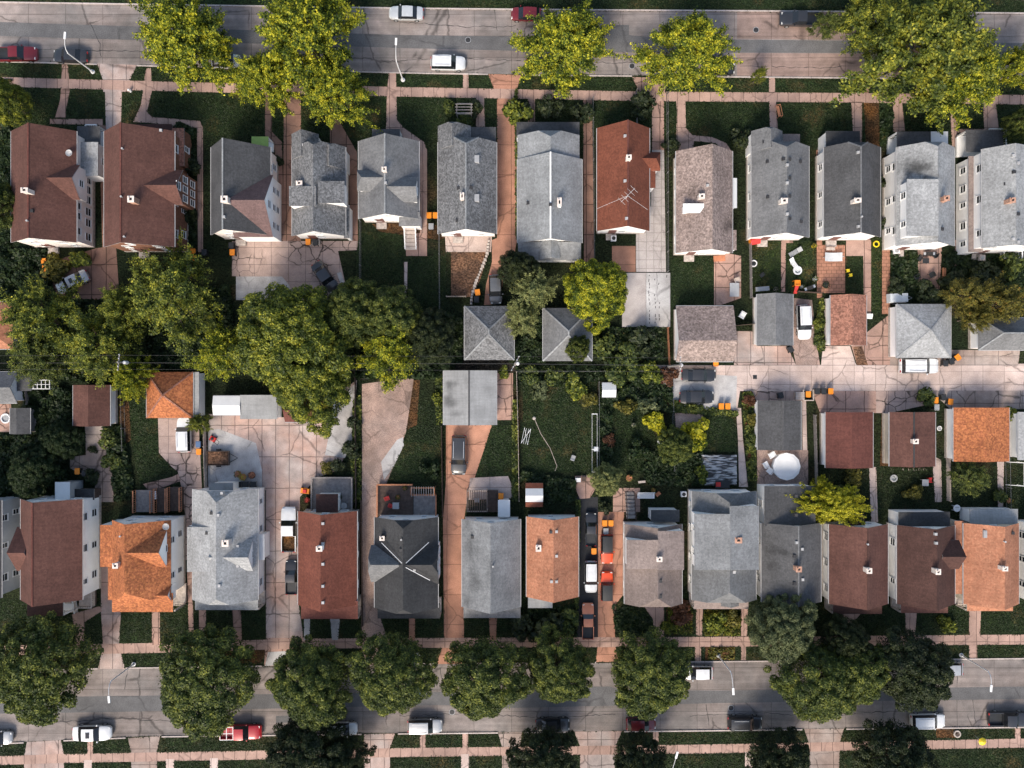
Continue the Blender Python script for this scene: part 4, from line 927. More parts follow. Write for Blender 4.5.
# ---------------------------------------------------------------- leaves, trees, shrubs
def leaf_cards(C, N, size, rs, aspect=1.7, jit=.55):
    """one mesh of small bent leaves: C centres (n,3), N preferred normals"""
    n = len(C)
    N = N + rs.normal(0, jit, (n, 3)); N /= np.linalg.norm(N, axis=1)[:, None]
    T = rs.normal(0, 1, (n, 3)); T -= N * (T * N).sum(1)[:, None]; T /= np.linalg.norm(T, axis=1)[:, None]
    B = np.cross(N, T)
    s = size * rs.uniform(.6, 1.35, n)[:, None]
    a = C - T * s * aspect * .5
    b = C + B * s * .5 - N * s * .14; c = C + T * s * aspect * .5 - N * s * .25; d = C - B * s * .5 - N * s * .14
    V = np.stack([a, b, c, d], 1).reshape(-1, 3)
    return V
def cards_mesh(name, V, mat):
    n = len(V) // 4
    me = bpy.data.meshes.new(name); me.vertices.add(n * 4); me.vertices.foreach_set('co', V.astype(np.float32).ravel())
    me.loops.add(n * 4); me.loops.foreach_set('vertex_index', np.arange(n * 4, dtype=np.int32))
    me.polygons.add(n); me.polygons.foreach_set('loop_start', np.arange(0, n * 4, 4, dtype=np.int32)); me.polygons.foreach_set('loop_total', np.full(n, 4, np.int32))
    me.materials.append(MATS[mat]); me.update(calc_edges=True); me.validate()
    return me
def crown_cards(seed, style):
    """crown of unit radius-ish scaled to metres: returns card vertices, limb end points. Crown spans about radius 6.5 m, height 3..11"""
    rs = np.random.default_rng(seed)
    RAD = 6.5
    C = []; N = []; tips = []
    if style in ('spray', 'airy'):
        # fans of twigs that reach up and out, gaps between the sprays
        nb = 60 if style == 'spray' else 44
        for i in range(nb):
            az = i * 2.39996 + rs.uniform(-.3, .3); fr = math.sqrt((i + .6) / nb)
            edge = RAD * (1 + .16 * math.sin(2 * az + seed) + .10 * math.sin(3 * az + 2 * seed) + .08 * rs.normal())
            rr = fr * edge; zt = 4.2 + 6.2 * (1 - fr ** 2.2) + rs.uniform(-.9, .7)
            tip = np.array((rr * math.cos(az), rr * math.sin(az), zt)); tips.append(tip)
            root = tip * np.array((.45, .45, .72)); 
            nt = int(rs.integers(5, 9))
            for k in range(nt):
                d = tip - root; L = rs.uniform(.55, 1.1)
                st = root + d * rs.uniform(.1, .5)
                en = st + d * L * .62 + rs.normal(0, .75, 3) * np.array((1, 1, .6))
                m = int(rs.integers(92, 140)) if style == 'spray' else int(rs.integers(84, 126))
                t = rs.uniform(0.1, 1, m) ** .75
                p = st + (en - st) * t[:, None] + rs.normal(0, .20 + .0 * nt, (m, 3))
                C.append(p); nn_ = (en - st) / (np.linalg.norm(en - st) + 1e-6)
                N.append(np.tile(nn_ * .35 + np.array((0, 0, .85)), (m, 1)))
        m = 1900 if style == 'spray' else 1500
        az = rs.uniform(0, 6.283, m); fr = np.sqrt(rs.uniform(0, 1, m)) * .82
        C.append(np.stack([RAD * fr * np.cos(az), RAD * fr * np.sin(az), rs.uniform(3.2, 5.4, m) + 1.5 * (1 - fr)], 1)); N.append(np.tile((0, 0, 1.), (m, 1)))
        size = .175 if style == 'spray' else .16
    else:
        # rounded boughs, packed like a maple
        nb = 150 if style == 'round' else 58
        for i in range(nb):
            az = i * 2.39996 + rs.uniform(-.4, .4); fr = math.sqrt((i + .4) / nb)
            edge = RAD * (1 + .11 * math.sin(2 * az + seed) + .09 * math.sin(3 * az + 1.7 * seed) + .06 * math.sin(5 * az) + .025 * rs.normal())
            rr = fr * edge * .93; zt = 3.4 + 6.4 * math.sqrt(max(0, 1 - fr ** 2.0)) + rs.uniform(-.8, .5)
            c = np.array((rr * math.cos(az), rr * math.sin(az), zt)); tips.append(c)
            br = rs.uniform(.6, 1.05)
            m = int(330 * br * br) + 50
            d = rs.normal(0, 1, (m, 3)); d /= np.linalg.norm(d, axis=1)[:, None]; d[:, 2] = np.abs(d[:, 2]) * 1.0 - .25
            rad = br * rs.uniform(.7, 1.08, m)[:, None]
            C.append(c + d * rad * np.array((1, 1, .8))); N.append(d + np.array((0, 0, .5)))
        # inner and lower skirt
        m = 6500
        az = rs.uniform(0, 6.283, m); fr = np.sqrt(rs.uniform(0, 1, m)) * .9
        C.append(np.stack([RAD * fr * np.cos(az), RAD * fr * np.sin(az), rs.uniform(3.0, 5.6, m)], 1)); N.append(np.tile((0, 0, 1.), (m, 1)))
        size = .175
    C = np.concatenate(C); N = np.concatenate(N)
    return leaf_cards(C, N, size, rs), tips
def trunk_mesh(tips, seed):
    rs = np.random.default_rng(seed + 5); mb = MB()
    mb.tube([(0, 0, 0), (.03, .02, .5), (.05, -.03, 1.8), (.1, .05, 3.2), (.05, .1, 5.2), (.0, .05, 7.6)], [.42, .32, .27, .24, .16, .06], 9)
    idx = rs.permutation(len(tips))[:26]
    for k, i in enumerate(idx):
        t = tips[i]; z0 = rs.uniform(2.3, 5.2)
        mid = np.array((t[0] * .45, t[1] * .45, z0 + (t[2] - z0) * .6))
        t = t * np.array((.86, .86, .9)); mb.tube([(.06, .02, z0), mid, t], [.13, .075, .02], 5)
    return mb.mesh('trunk', ['bark'], smooth=60)
CROWN = {}
def crown(style, seed, mat):
    k = (style, seed, mat)
    if k not in CROWN:
        V, tips = crown_cards(seed, style)
        CROWN[k] = (cards_mesh('crown', V, mat), trunk_mesh(tips, seed))
    return CROWN[k]
def tree(px, py, rpx, style, seed, mat, label, name='street_tree', cat='tree', hs=1.0, rot=None, sq=1.0, group=None):
    """px,py,rpx: where the crown shows in the photo"""
    cm, tm = crown(style, seed, mat)
    zc = 6.5 * hs * (rpx * S / 6.5 * .35 + .65)
    R_ = rpx * S * (H - zc) / H; k = R_ / 6.5
    hz = hs * (k * .35 + .65); e = random.Random(px * 13 + py).uniform(.9, 1.1); sq *= e
    x, y = W(px, py, 6.5 * hz)
    rt = random.uniform(0, 6.28) if rot is None else rot
    t = thing(name, label, cat, (x, y, 0), rt, group); t['_o'] = (0, 0, 0)
    for n, me in (('trunk', tm), ('crown', cm)):
        o = link(n, me, t); o.scale = (k, k * sq, hz)
    return t
TG = 'trees along the streets'; TY = 'trees in the back yards'
# top street
tree(182, 38, 50, 'spray', 1, 'l_yellow', 'spiky yellow-green street tree hiding a white car, by the two-pronged walk', group=TG)
tree(303, 34, 56, 'spray', 2, 'l_yellow', 'largest yellow-green street tree, crown spreading over two driveways and the top street', group=TG, hs=1.1)
tree(262, 78, 32, 'spray', 3, 'l_yellow', 'yellow-green tree between the spiky tree and the largest yellow one', group=TG)
tree(334, 90, 36, 'spray', 1, 'l_yellow', 'yellow-green tree overhanging the lawn in front of the dormered grey house', group=TG, rot=2.1)
tree(564, 44, 46, 'spray', 2, 'l_yellow', 'bright yellow-green street tree standing alone before the long pale roof', group=TG, rot=3.9)
tree(690, 50, 44, 'spray', 3, 'l_yellow', 'bright yellow-green street tree beside the long driveway apron and dark car', group=TG, rot=.7)
tree(930, 48, 66, 'spray', 4, 'l_olive', 'wide dense olive street tree covering the road near the top corner', group=TG, hs=1.2, rot=1.2)
tree(965, 76, 40, 'spray', 2, 'l_yellow', 'yellow-tipped tree merging into the wide olive street tree', group=TG, rot=5.1, hs=1.1)
tree(880, 22, 38, 'spray', 4, 'l_olive', 'olive tree overlapping the wide olive street tree by the black pickup', group=TG, rot=4.2)
tree(1020, 66, 22, 'spray', 3, 'l_yellow', 'small yellow-green tree cut by the picture edge past the olive trees', group=TG, rot=3)
tree(1024, 124, 16, 'round', 11, 'l_green', 'small green tree at the edge above the tall white house', group=TY)
tree(3, 100, 24, 'round', 12, 'l_olive', 'green tree at the picture edge above the first brown roof', group=TG)
tree(0, 205, 24, 'round', 11, 'l_green', 'dark tree at the picture edge beside the first brown roof', group=TY)
tree(828, 24, 15, 'airy', 6, 'l_green', 'thin sparse sapling over the street beside the black pickup', group=TG, hs=.8)
tree(760, 74, 8, 'airy', 6, 'l_olive', 'tiny young tree in the verge by a pink walk', group=TG, hs=.7)
# middle yards
tree(168, 296, 52, 'airy', 5, 'l_olive', 'loose olive tree below the brick house, hanging over the orange bins', group=TY, name='yard_tree')
tree(120, 312, 30, 'airy', 6, 'l_olive', 'pale loose tree beside the leaf-covered silver car', group=TY, name='yard_tree', rot=1)
tree(35, 320, 44, 'airy', 5, 'l_olive', 'leafy tree over the pinkish orange garage roof', group=TY, name='yard_tree', rot=3)
tree(95, 345, 44, 'airy', 6, 'l_olive', 'dense olive tree over the overgrown lot beside the power lines', group=TY, name='yard_tree', rot=4.4)
tree(40, 358, 30, 'airy', 5, 'l_green', 'green tree behind the white trellis at the picture edge', group=TY, name='yard_tree', rot=5.5)
tree(130, 377, 22, 'spray', 3, 'l_yellow', 'bright yellow small tree between the brown garage and the orange hip roof', group=TY, name='yard_tree', rot=1.7)
tree(222, 352, 32, 'airy', 5, 'l_yellow', 'yellow-green tree over the white metal garage and power lines', group=TY, name='yard_tree', rot=2.2)
tree(288, 340, 58, 'round', 13, 'l_olive', 'largest olive tree in the yards, covering the alley end and power lines', group=TY, name='yard_tree', hs=1.15)
tree(308, 384, 46, 'round', 14, 'l_olive', 'olive tree overhanging the pink concrete yard', group=TY, name='yard_tree', rot=2)
tree(352, 312, 34, 'round', 12, 'l_green', 'dark green tree just below the black sedan parked at an angle', group=TY, name='yard_tree')
tree(392, 318, 34, 'round', 11, 'l_green', 'green tree at the bottom of the lawn with the stepping stones', group=TY, name='yard_tree', rot=3.3)
tree(390, 352, 36, 'airy', 6, 'l_yellow', 'yellow tree crossed by power lines above the gravel drive', group=TY, name='yard_tree', rot=.4)
tree(430, 338, 28, 'round', 13, 'l_dark', 'dark grey-green tree beside the square speckled garage', group=TY, name='yard_tree', rot=4)
tree(531, 290, 26, 'airy', 5, 'l_sage', 'pale dusty green tree between the two hip garages', group=TY, name='yard_tree', rot=2.6)
tree(522, 318, 20, 'airy', 6, 'l_sage', 'small dusty green tree against the speckled garage corner', group=TY, name='yard_tree', rot=1.2)
tree(518, 268, 20, 'round', 12, 'l_dark', 'dark bushy tree behind the long pale roof house', group=TY, name='yard_tree')
tree(597, 292, 34, 'round', 14, 'l_yellow', 'round yellow-green tree overlapping the pale hip garage', group=TY, name='yard_tree', hs=.9)
tree(578, 348, 14, 'round', 12, 'l_green', 'low green tree growing against the pale hip garage roof', group=TY, name='yard_tree', hs=.9)
tree(972, 296, 24, 'airy', 6, 'l_autumn', 'sparse autumn tree with brown and olive leaves near the hip garage', group=TY, name='yard_tree')
tree(1004, 302, 26, 'airy', 5, 'l_autumn', 'thin autumn tree over the grey garage at the edge', group=TY, name='yard_tree', rot=2)
tree(978, 318, 14, 'airy', 6, 'l_autumn', 'low autumn tree between the pale hip roof and the edge garage', group=TY, name='yard_tree', rot=4)
tree(832, 505, 37, 'spray', 2, 'l_gold', 'small bright yellow tree overhanging the maroon-brown roof', group=TY, name='yard_tree', rot=0, hs=.75, sq=.58)
tree(822, 490, 13, 'airy', 6, 'l_gold', 'slim bright yellow tree beside the strip of boards', group=TY, name='yard_tree', rot=3.3, hs=.75)
tree(606, 480, 17, 'round', 11, 'l_sage', 'round grey-green tree by the little round patio', group=TY, name='yard_tree', hs=.7)
tree(676, 446, 19, 'round', 12, 'l_green', 'dark green bushy tree behind the yellow shrubs', group=TY, name='yard_tree', hs=.7)
tree(972, 478, 20, 'airy', 6, 'l_green', 'sparse pale green tree in the shade of the orange garage', group=TY, name='yard_tree', hs=.6, rot=2)
tree(30, 470, 26, 'round', 13, 'l_under', 'dark tree in the overgrown yard above the blue-grey wall', group=TY, name='yard_tree', hs=.7)
tree(60, 440, 20, 'round', 12, 'l_under', 'dark leafy tree beside the brown gable garage driveway', group=TY, name='yard_tree', hs=.6)
tree(198, 423, 13, 'airy', 6, 'l_olive', 'small bushy tree between the parked white pickup and the grey yard', group=TY, name='yard_tree', hs=.55)
# bottom street
tree(36, 670, 52, 'round', 13, 'l_green', 'biggest round street tree, in front of the dark brown roof house', group=TG, hs=1.1, rot=1)
tree(202, 682, 53, 'round', 15, 'l_green', 'round green street tree in front of the light grey house', group=TG, rot=2)
tree(309, 686, 42, 'round', 11, 'l_green', 'green street tree below the red-brown house', group=TG, rot=0.5)
tree(389, 676, 43, 'round', 18, 'l_green', 'green street tree below the black roof house, lamp head beside it', group=TG, rot=1.5)
tree(486, 680, 42, 'round', 16, 'l_green', 'round street tree between the salmon driveway and the salmon roof', group=TG, rot=4.5)
tree(560, 670, 36, 'round', 14, 'l_green', 'smaller street tree below the orange pickup', group=TG, rot=5.2)
tree(652, 676, 43, 'round', 17, 'l_green', 'round street tree with the white car tucked beneath it', group=TG, rot=2.8)
tree(786, 628, 34, 'round', 12, 'l_grey', 'pale grey-green tree in front of the dark grey flat-pitched house', group=TG, rot=3)
tree(822, 684, 44, 'round', 15, 'l_green', 'broad street tree reaching out over the bottom street', group=TG, rot=.2)
tree(858, 672, 34, 'round', 14, 'l_green', 'green tree fused to the broad street tree, below the maroon-brown roof', group=TG, rot=3.7)
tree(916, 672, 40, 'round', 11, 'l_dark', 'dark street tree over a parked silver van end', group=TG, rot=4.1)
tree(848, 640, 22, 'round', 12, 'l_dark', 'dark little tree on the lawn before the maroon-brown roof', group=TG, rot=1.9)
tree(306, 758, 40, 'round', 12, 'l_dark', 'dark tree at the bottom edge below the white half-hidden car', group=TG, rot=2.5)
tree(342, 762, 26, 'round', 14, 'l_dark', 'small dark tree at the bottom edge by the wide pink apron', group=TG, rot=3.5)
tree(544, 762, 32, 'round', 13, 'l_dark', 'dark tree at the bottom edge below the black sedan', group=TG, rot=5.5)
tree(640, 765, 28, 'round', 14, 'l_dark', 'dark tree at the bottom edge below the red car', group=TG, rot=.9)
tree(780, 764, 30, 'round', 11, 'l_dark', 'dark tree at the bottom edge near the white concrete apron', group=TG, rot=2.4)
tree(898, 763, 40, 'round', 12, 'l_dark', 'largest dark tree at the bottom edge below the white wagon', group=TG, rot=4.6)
# shrubs
SHR = {}
def shrub(px, py, rpx, mat, label, name='shrub', h=1.0, group=None, cat='shrub'):
    k = (mat, int(px) % 3)
    if k not in SHR:
        rs = np.random.default_rng(50 + len(SHR)); C = []; N = []
        for i in range(12):
            az = rs.uniform(0, 6.283); r = rs.uniform(0, .75); c = np.array((r * math.cos(az), r * math.sin(az), rs.uniform(.35, .8)))
            m = 90; d = rs.normal(0, 1, (m, 3)); d /= np.linalg.norm(d, axis=1)[:, None]; C.append(c + d * rs.uniform(.2, .45)); N.append(d + np.array((0, 0, .4)))
        V = leaf_cards(np.concatenate(C), np.concatenate(N), .17, rs); V[:, 2] = np.maximum(V[:, 2], .03)
        mb = MB()
        for j in range(5): mb.tube([(0, 0, 0), (.35 * math.cos(j * 1.26), .35 * math.sin(j * 1.26), .6)], [.035, .012], 4)
        SHR[k] = (cards_mesh('foliage', V, mat), mb.mesh('stem', ['bark']))
    x, y = W(px, py, .6); r = rpx * S * 1.25
    t = thing(name, label, cat, (x, y, 0), random.uniform(0, 6.28), group); t['_o'] = (0, 0, 0)
    for n, me in (('foliage', SHR[k][0]), ('stem', SHR[k][1])):
        o = link(n, me, t); o.scale = (r, r, r * h)
SG = 'shrubs in the yards'
for a in ((655, 420, 11, 'l_gold', 'round yellow shrub on the open back lawn'), (693, 430, 12, 'l_gold', 'yellow shrub beside the grey slab near the twin black sedans'), (696, 443, 8, 'l_yellow', 'smaller yellow-green shrub just below the yellow one by the slab'),
          (540, 390, 9, 'l_grey', 'pale green shrub near the power line pole on the lawn'), (741, 137, 10, 'l_dark', 'clipped round dark shrub at the corner of the vented grey roof'), (640, 110, 13, 'l_dark', 'large clipped dark shrub beside the long driveway, before the rusty red house'),
          (669, 147, 8, 'l_dark', 'dark hedge-like shrub between tiled drive and mottled roof'), (518, 117, 12, 'l_olive', 'yellowish shrub at the top of the orange driveway'), (449, 110, 9, 'l_green', 'green shrub in front of the skylight house by the trellis'), (463, 121, 7, 'l_green', 'low green shrub touching the skylight house porch'),
          (471, 110, 9, 'l_dark', 'dark shrub beside the short walk of the skylight house'), (580, 112, 11, 'l_dark', 'dark shrub by the narrow path east of the long pale roof'), (553, 110, 12, 'l_dark', 'dark leafy shrub on the lawn before the long pale roof'), (520, 108, 9, 'l_dark', 'dark shrub tucked beside the yellowish driveway shrub'),
          (278, 160, 5, 'l_dark', 'small dark shrub at the corner by the green awning'), (545, 628, 16, 'l_dark', 'dark shrub in the front yard of the salmon roof house'), (520, 628, 12, 'l_dark', 'dark low shrub before the weathered grey house'), (568, 622, 11, 'l_green', 'green shrub beside the dark drive and orange pickup'),
          (668, 628, 6, 'l_olive', 'yellowish shrub on the reddish planting bed'), (681, 612, 12, 'l_redshrub', 'reddish shrub bed in front of the taupe roof house'), (716, 622, 10, 'l_olive', 'olive shrub in the planted bed of the blue-grey house'), (732, 616, 8, 'l_autumn', 'rusty shrub in the planted bed of the blue-grey house'),
          (948, 624, 8, 'l_olive', 'olive shrub on the lawn before the very dark brown roof'), (380, 505, 0, '', ''), (640, 450, 10, 'l_under', 'dark shrub at the middle of the back lawn'), (610, 440, 6, 'l_redshrub', 'reddish shrub along the lawn fence'), (590, 400, 8, 'l_autumn', 'rusty shrub at the back of the big lawn by the little shed'),
          (577, 385, 12, 'l_olive', 'olive shrub under the power lines beside the big lawn'), (622, 372, 14, 'l_green', 'green shrub under the power lines behind the little shed'), (650, 375, 10, 'l_olive', 'olive shrub at the corner near the second pole'), (668, 378, 9, 'l_redshrub', 'red-brown shrub beside the pale pad'),
          (648, 405, 9, 'l_grey', 'pale dusty shrub near the round yellow one'), (625, 408, 10, 'l_autumn', 'mixed autumn shrub below the little white shed'), (600, 345, 12, 'l_green', 'green shrub in the strip next to the parking slab'), (640, 345, 14, 'l_dark', 'dark shrub in the overgrown strip below the parking slab'), (625, 355, 11, 'l_green', 'leafy shrub by the wires below the parking slab'),
          (750, 400, 6, 'l_redshrub', 'red flowering shrub at the alley corner'), (752, 420, 6, 'l_autumn', 'autumn shrub along the flat grey garage wall'), (751, 440, 6, 'l_green', 'green shrub along the flat grey garage wall'), (925, 398, 8, 'l_green', 'green shrub behind the two orange bins on the alley'), (818, 325, 5, 'l_olive', 'tall weeds like shrub beside the white car pad'), (820, 340, 5, 'l_green', 'green shrub at the corner of the rust-pink garage'),
          (846, 495, 11, 'l_green', 'green shrub below the yellow tree in the back yard'), (852, 478, 8, 'l_autumn', 'brownish shrub behind the uniform maroon garage'), (913, 494, 9, 'l_autumn', 'dry shrub beside the grey table on the dark lawn'), (1014, 414, 7, 'l_olive', 'yellowish shrub between the orange and the edge garage'),
          (108, 440, 9, 'l_green', 'green shrub along the pink drive near the brown garage'), (112, 462, 8, 'l_green', 'leafy shrub overlapping the pink drive edge'), (92, 450, 4, 'l_dark', 'thin dark shrub in the middle of the pink drive'), (92, 477, 7, 'l_dark', 'round dark shrub by the bin behind the brown roof'), (60, 268, 12, 'l_autumn', 'dry shrub behind the first brown roof house'), (82, 262, 10, 'l_olive', 'olive shrub behind the many-windowed house'),
          (340, 466, 7, 'l_dark', 'dark shrub by the grey deck railing'), (352, 452, 9, 'l_dark', 'shrub along the gravel drive edge'), (355, 425, 7, 'l_dark', 'narrow shrub between the concrete yard and gravel drive'), (327, 467, 6, 'l_autumn', 'golden shrub at the corner of the grey deck'), (430, 470, 8, 'l_under', 'dark shrub on the curved lawn by the metal garage'), (436, 400, 6, 'l_olive', 'ivy-like shrub along the metal garage wall'),
          (895, 285, 9, 'l_dark', 'dark shrub behind the white-grey roof house'), (925, 290, 12, 'l_dark', 'dark shrub beside the pink patio with black chairs'), (985, 275, 12, 'l_dark', 'dark shrub behind the tall white house'), (950, 280, 10, 'l_dark', 'dark shrub next to the wooden bench'), (1008, 268, 12, 'l_green', 'green shrub at the edge behind the tall white house'),
          (505, 372, 6, 'l_olive', 'yellowish shrub beside the metal garage corner'), (885, 180, 6, 'l_dark', 'dark shrub squeezed between the slate roof and soot-stained roof'), (886, 225, 6, 'l_dark', 'second shrub squeezed between the slate roof and soot-stained roof'), (960, 160, 0, '', ''), (193, 165, 8, 'l_dark', 'dark shrub along the brick house wall'), (190, 215, 9, 'l_dark', 'lower dark shrub along the brick house wall'),
          (1000, 497, 6, 'l_green', 'green shrub by the grey sunroom roof'), (532, 375, 8, 'l_green', 'green shrub just under the power line pole'), (555, 376, 9, 'l_green', 'green shrub along the back of the big lawn'), (700, 475, 8, 'l_olive', 'yellow-green shrub by the silvery tarp'), (620, 487, 0, '', ''), (605, 508, 6, 'l_dark', 'dark shrub above the two orange-lidded bins'), (585, 470, 0, '', '')):
    if a[2]: shrub(*a[:4], a[4], group=SG)
# ---------------------------------------------------------------- ground cover (uncountable)
def inside(P, X, Y):
    c = np.zeros(len(X), bool); n = len(P)
    for i in range(n):
        x0, y0 = P[i]; x1, y1 = P[(i + 1) % n]
        if y0 == y1: continue
        t = ((y0 > Y) != (y1 > Y)) & (X < (x1 - x0) * (Y - y0) / (y1 - y0) + x0); c ^= t
    return c
def cover(polys, name, mat, dens, size, hmax, seed, avoid=False, thr=-.9):
    rs = np.random.default_rng(seed); C = []
    for P in polys:
        xs = [p[0] for p in P]; ys = [p[1] for p in P]
        n = int((max(xs) - min(xs)) * (max(ys) - min(ys)) * dens)
        X = rs.uniform(min(xs), max(xs), n); Y = rs.uniform(min(ys), max(ys), n)
        pat = np.sin(X * .31 + 1.3 * np.sin(Y * .23)) + np.sin(Y * .37 + 1.7 * np.sin(X * .19 + 2)) + rs.normal(0, .6, n)
        k = inside(P, X, Y) & (pat > thr)
        if avoid:
            jx, jy = X + rs.normal(0, .55, n), Y + rs.normal(0, .55, n)
            for Q in HARD:
                k &= ~inside(Q, jx, jy)
        X, Y, pat = X[k], Y[k], pat[k]
        wx = (X - 512) * S; wy = -(Y - 384) * S
        z = rs.uniform(.06, 1, len(X)) * hmax * np.clip(.55 + .3 * pat, .15, 1.3)
        C.append(np.stack([wx, wy, z + .05], 1))
    C = np.concatenate(C)
    o = link(name, cards_mesh(name, leaf_cards(C, np.tile((0, 0, 1.), (len(C), 1)), size, rs), mat)); o['kind'] = 'stuff'
    return o
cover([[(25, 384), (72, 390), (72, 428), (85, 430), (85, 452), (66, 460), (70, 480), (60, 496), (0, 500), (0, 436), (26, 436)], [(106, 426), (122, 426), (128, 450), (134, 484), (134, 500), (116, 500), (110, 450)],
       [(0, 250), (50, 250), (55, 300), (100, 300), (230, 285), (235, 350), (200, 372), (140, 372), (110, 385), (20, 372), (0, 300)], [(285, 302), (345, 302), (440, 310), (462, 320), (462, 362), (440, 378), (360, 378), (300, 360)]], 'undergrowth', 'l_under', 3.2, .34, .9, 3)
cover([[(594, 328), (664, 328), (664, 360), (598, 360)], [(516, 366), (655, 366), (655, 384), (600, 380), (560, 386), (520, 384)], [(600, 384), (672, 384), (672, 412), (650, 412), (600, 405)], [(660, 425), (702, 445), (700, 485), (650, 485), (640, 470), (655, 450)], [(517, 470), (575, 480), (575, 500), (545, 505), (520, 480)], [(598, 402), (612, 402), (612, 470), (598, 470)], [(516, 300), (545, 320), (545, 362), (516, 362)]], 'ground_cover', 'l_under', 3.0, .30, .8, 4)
cover([[(671, 400), (737, 412), (737, 416), (672, 412)], [(742, 392), (752, 392), (756, 480), (748, 480)], [(354, 400), (361, 395), (361, 500), (356, 520), (352, 470)], [(435, 372), (443, 372), (443, 425), (437, 425)], [(513, 400), (518, 400), (518, 500), (512, 500)], [(820, 298), (824, 298), (824, 350), (818, 352), (814, 330)], [(580, 500), (578, 610), (575, 610), (576, 500)], [(517, 90), (519, 240), (516, 240), (515, 90)]], 'border_plants', 'l_green', 3.2, .26, .6, 5)
cover([[(528, 608), (577, 604), (577, 636), (522, 636)], [(612, 604), (640, 608), (652, 618), (652, 636), (616, 636)]], 'garden_plants', 'l_under', 2.2, .26, .5, 6)
cover([[(940, 252), (1030, 252), (1030, 300), (948, 300)], [(890, 246), (916, 246), (918, 284), (934, 288), (934, 302), (891, 296)], [(880, 110), (892, 110), (892, 145), (880, 145)], [(0, 80), (12, 80), (12, 250), (0, 250)], [(176, 120), (196, 130), (197, 250), (178, 250)]], 'undergrowth', 'l_under', 2.0, .28, .5, 8)

cover([q(20, 60, 1024, 82), q(0, 86, 1024, 150), q(0, 598, 1024, 646), q(0, 646, 1024, 672), q(0, 726, 1024, 756), q(0, 750, 1024, 780), q(340, 0, 1024, 14), q(523, 372, 597, 472), q(600, 398, 655, 470), q(356, 232, 402, 300), q(408, 256, 446, 320), q(752, 240, 816, 293), q(847, 256, 863, 293), q(871, 236, 882, 312), q(671, 258, 714, 305), q(700, 408, 736, 452), q(0, 432, 26, 480), q(384, 400, 442, 482), q(467, 425, 514, 476), [(112, 390), (146, 384), (158, 420), (158, 452), (172, 468), (140, 484), (130, 440)], q(820, 466, 1024, 520), q(890, 246, 1024, 300), q(436, 250, 450, 320)], 'grass', 'l_grass', 1.6, .11, .035, 9, True, -1.6)
# manholes and small repairs in the carriageways
for i, (mx, my, lb) in enumerate(((300 + 168, 40, 'round manhole cover near the white SUV on the top street'), (632, 66, 'round manhole cover beside the lone bright tree on the top street'), (756, 30, 'round manhole cover near the black pickup on the top street'), (172, 704, 'round manhole cover by the lamp on the bottom street'), (452, 712, 'round manhole cover beside the silver SUV on the bottom street'), (731, 708, 'round manhole cover above the lone black SUV'))):
    x, y = W(mx, my); t = thing('manhole_cover', lb, 'manhole', (x, y, .012), 0, 'manholes in the streets'); t['_o'] = (0, 0, 0)
    mb = MB(); mb.lathe(0, 0, [(.42, 0), (.42, .012), (.36, .013), (.355, .006)], 20, cap=False); mb.build('rim', 'plastic_grey', t)
    mb = MB(); mb.lathe(0, 0, [(.35, 0), (.35, .010)], 20); [mb.bar((-.28, k * .1, .012), (.28, k * .1, .012), .04, .006) for k in (-2, -1, 0, 1, 2)]; mb.build('lid', 'vent_dark', t)
sheet('road_repair', [q(690, 55, 712, 62), [(150, 42), (172, 44), (171, 52), (150, 51)], q(586, 15, 604, 22), [(276, 716), (300, 715), (300, 722), (276, 723)], [(820, 706), (846, 704), (846, 712), (821, 713)], q(900, 690, 912, 702)], .013, 'c_asphalt')
mb = MB()
for line in ([(0, 48), (60, 50), (130, 51), (240, 58)], [(380, 62), (440, 58), (520, 60), (610, 63), (660, 61)], [(400, 22), (470, 27), (520, 26)], [(740, 66), (820, 68), (850, 66)], [(90, 24), (100, 44), (101, 62)], [(495, 10), (497, 36)], [(530, 60), (532, 74)], [(60, 722), (120, 718), (180, 722)], [(400, 716), (470, 713), (540, 718), (620, 714)], [(690, 716), (760, 713), (820, 716), (900, 711)], [(128, 670), (124, 694)], [(706, 704), (709, 729)], [(955, 662), (958, 686)], [(973, 700), (976, 727)], [(440, 668), (445, 690)]):
    pts = []
    for (xa, ya), (xb, yb) in zip(line, line[1:]):
        n = max(2, int(math.hypot(xb - xa, yb - ya) / 4))
        pts += [(xa + (xb - xa) * i / n + random.uniform(-.7, .7), ya + (yb - ya) * i / n + random.uniform(-.9, .9)) for i in range(n)]
    for a_, b_ in zip(pts, pts[1:]):
        mb.bar((*W(*a_), .011), (*W(*b_), .011), random.uniform(.03, .09), .006)
o = mb.build('tar_seam', 'c_blacktop'); o['kind'] = 'structure'

cover([q(704, 609, 740, 635), q(708, 647, 734, 659), q(676, 604, 692, 632)], 'garden_plants', 'l_autumn', 1.6, .2, .35, 16)
cover([q(704, 609, 740, 635), q(668, 604, 692, 634)], 'garden_plants', 'l_olive', 1.6, .2, .4, 17)
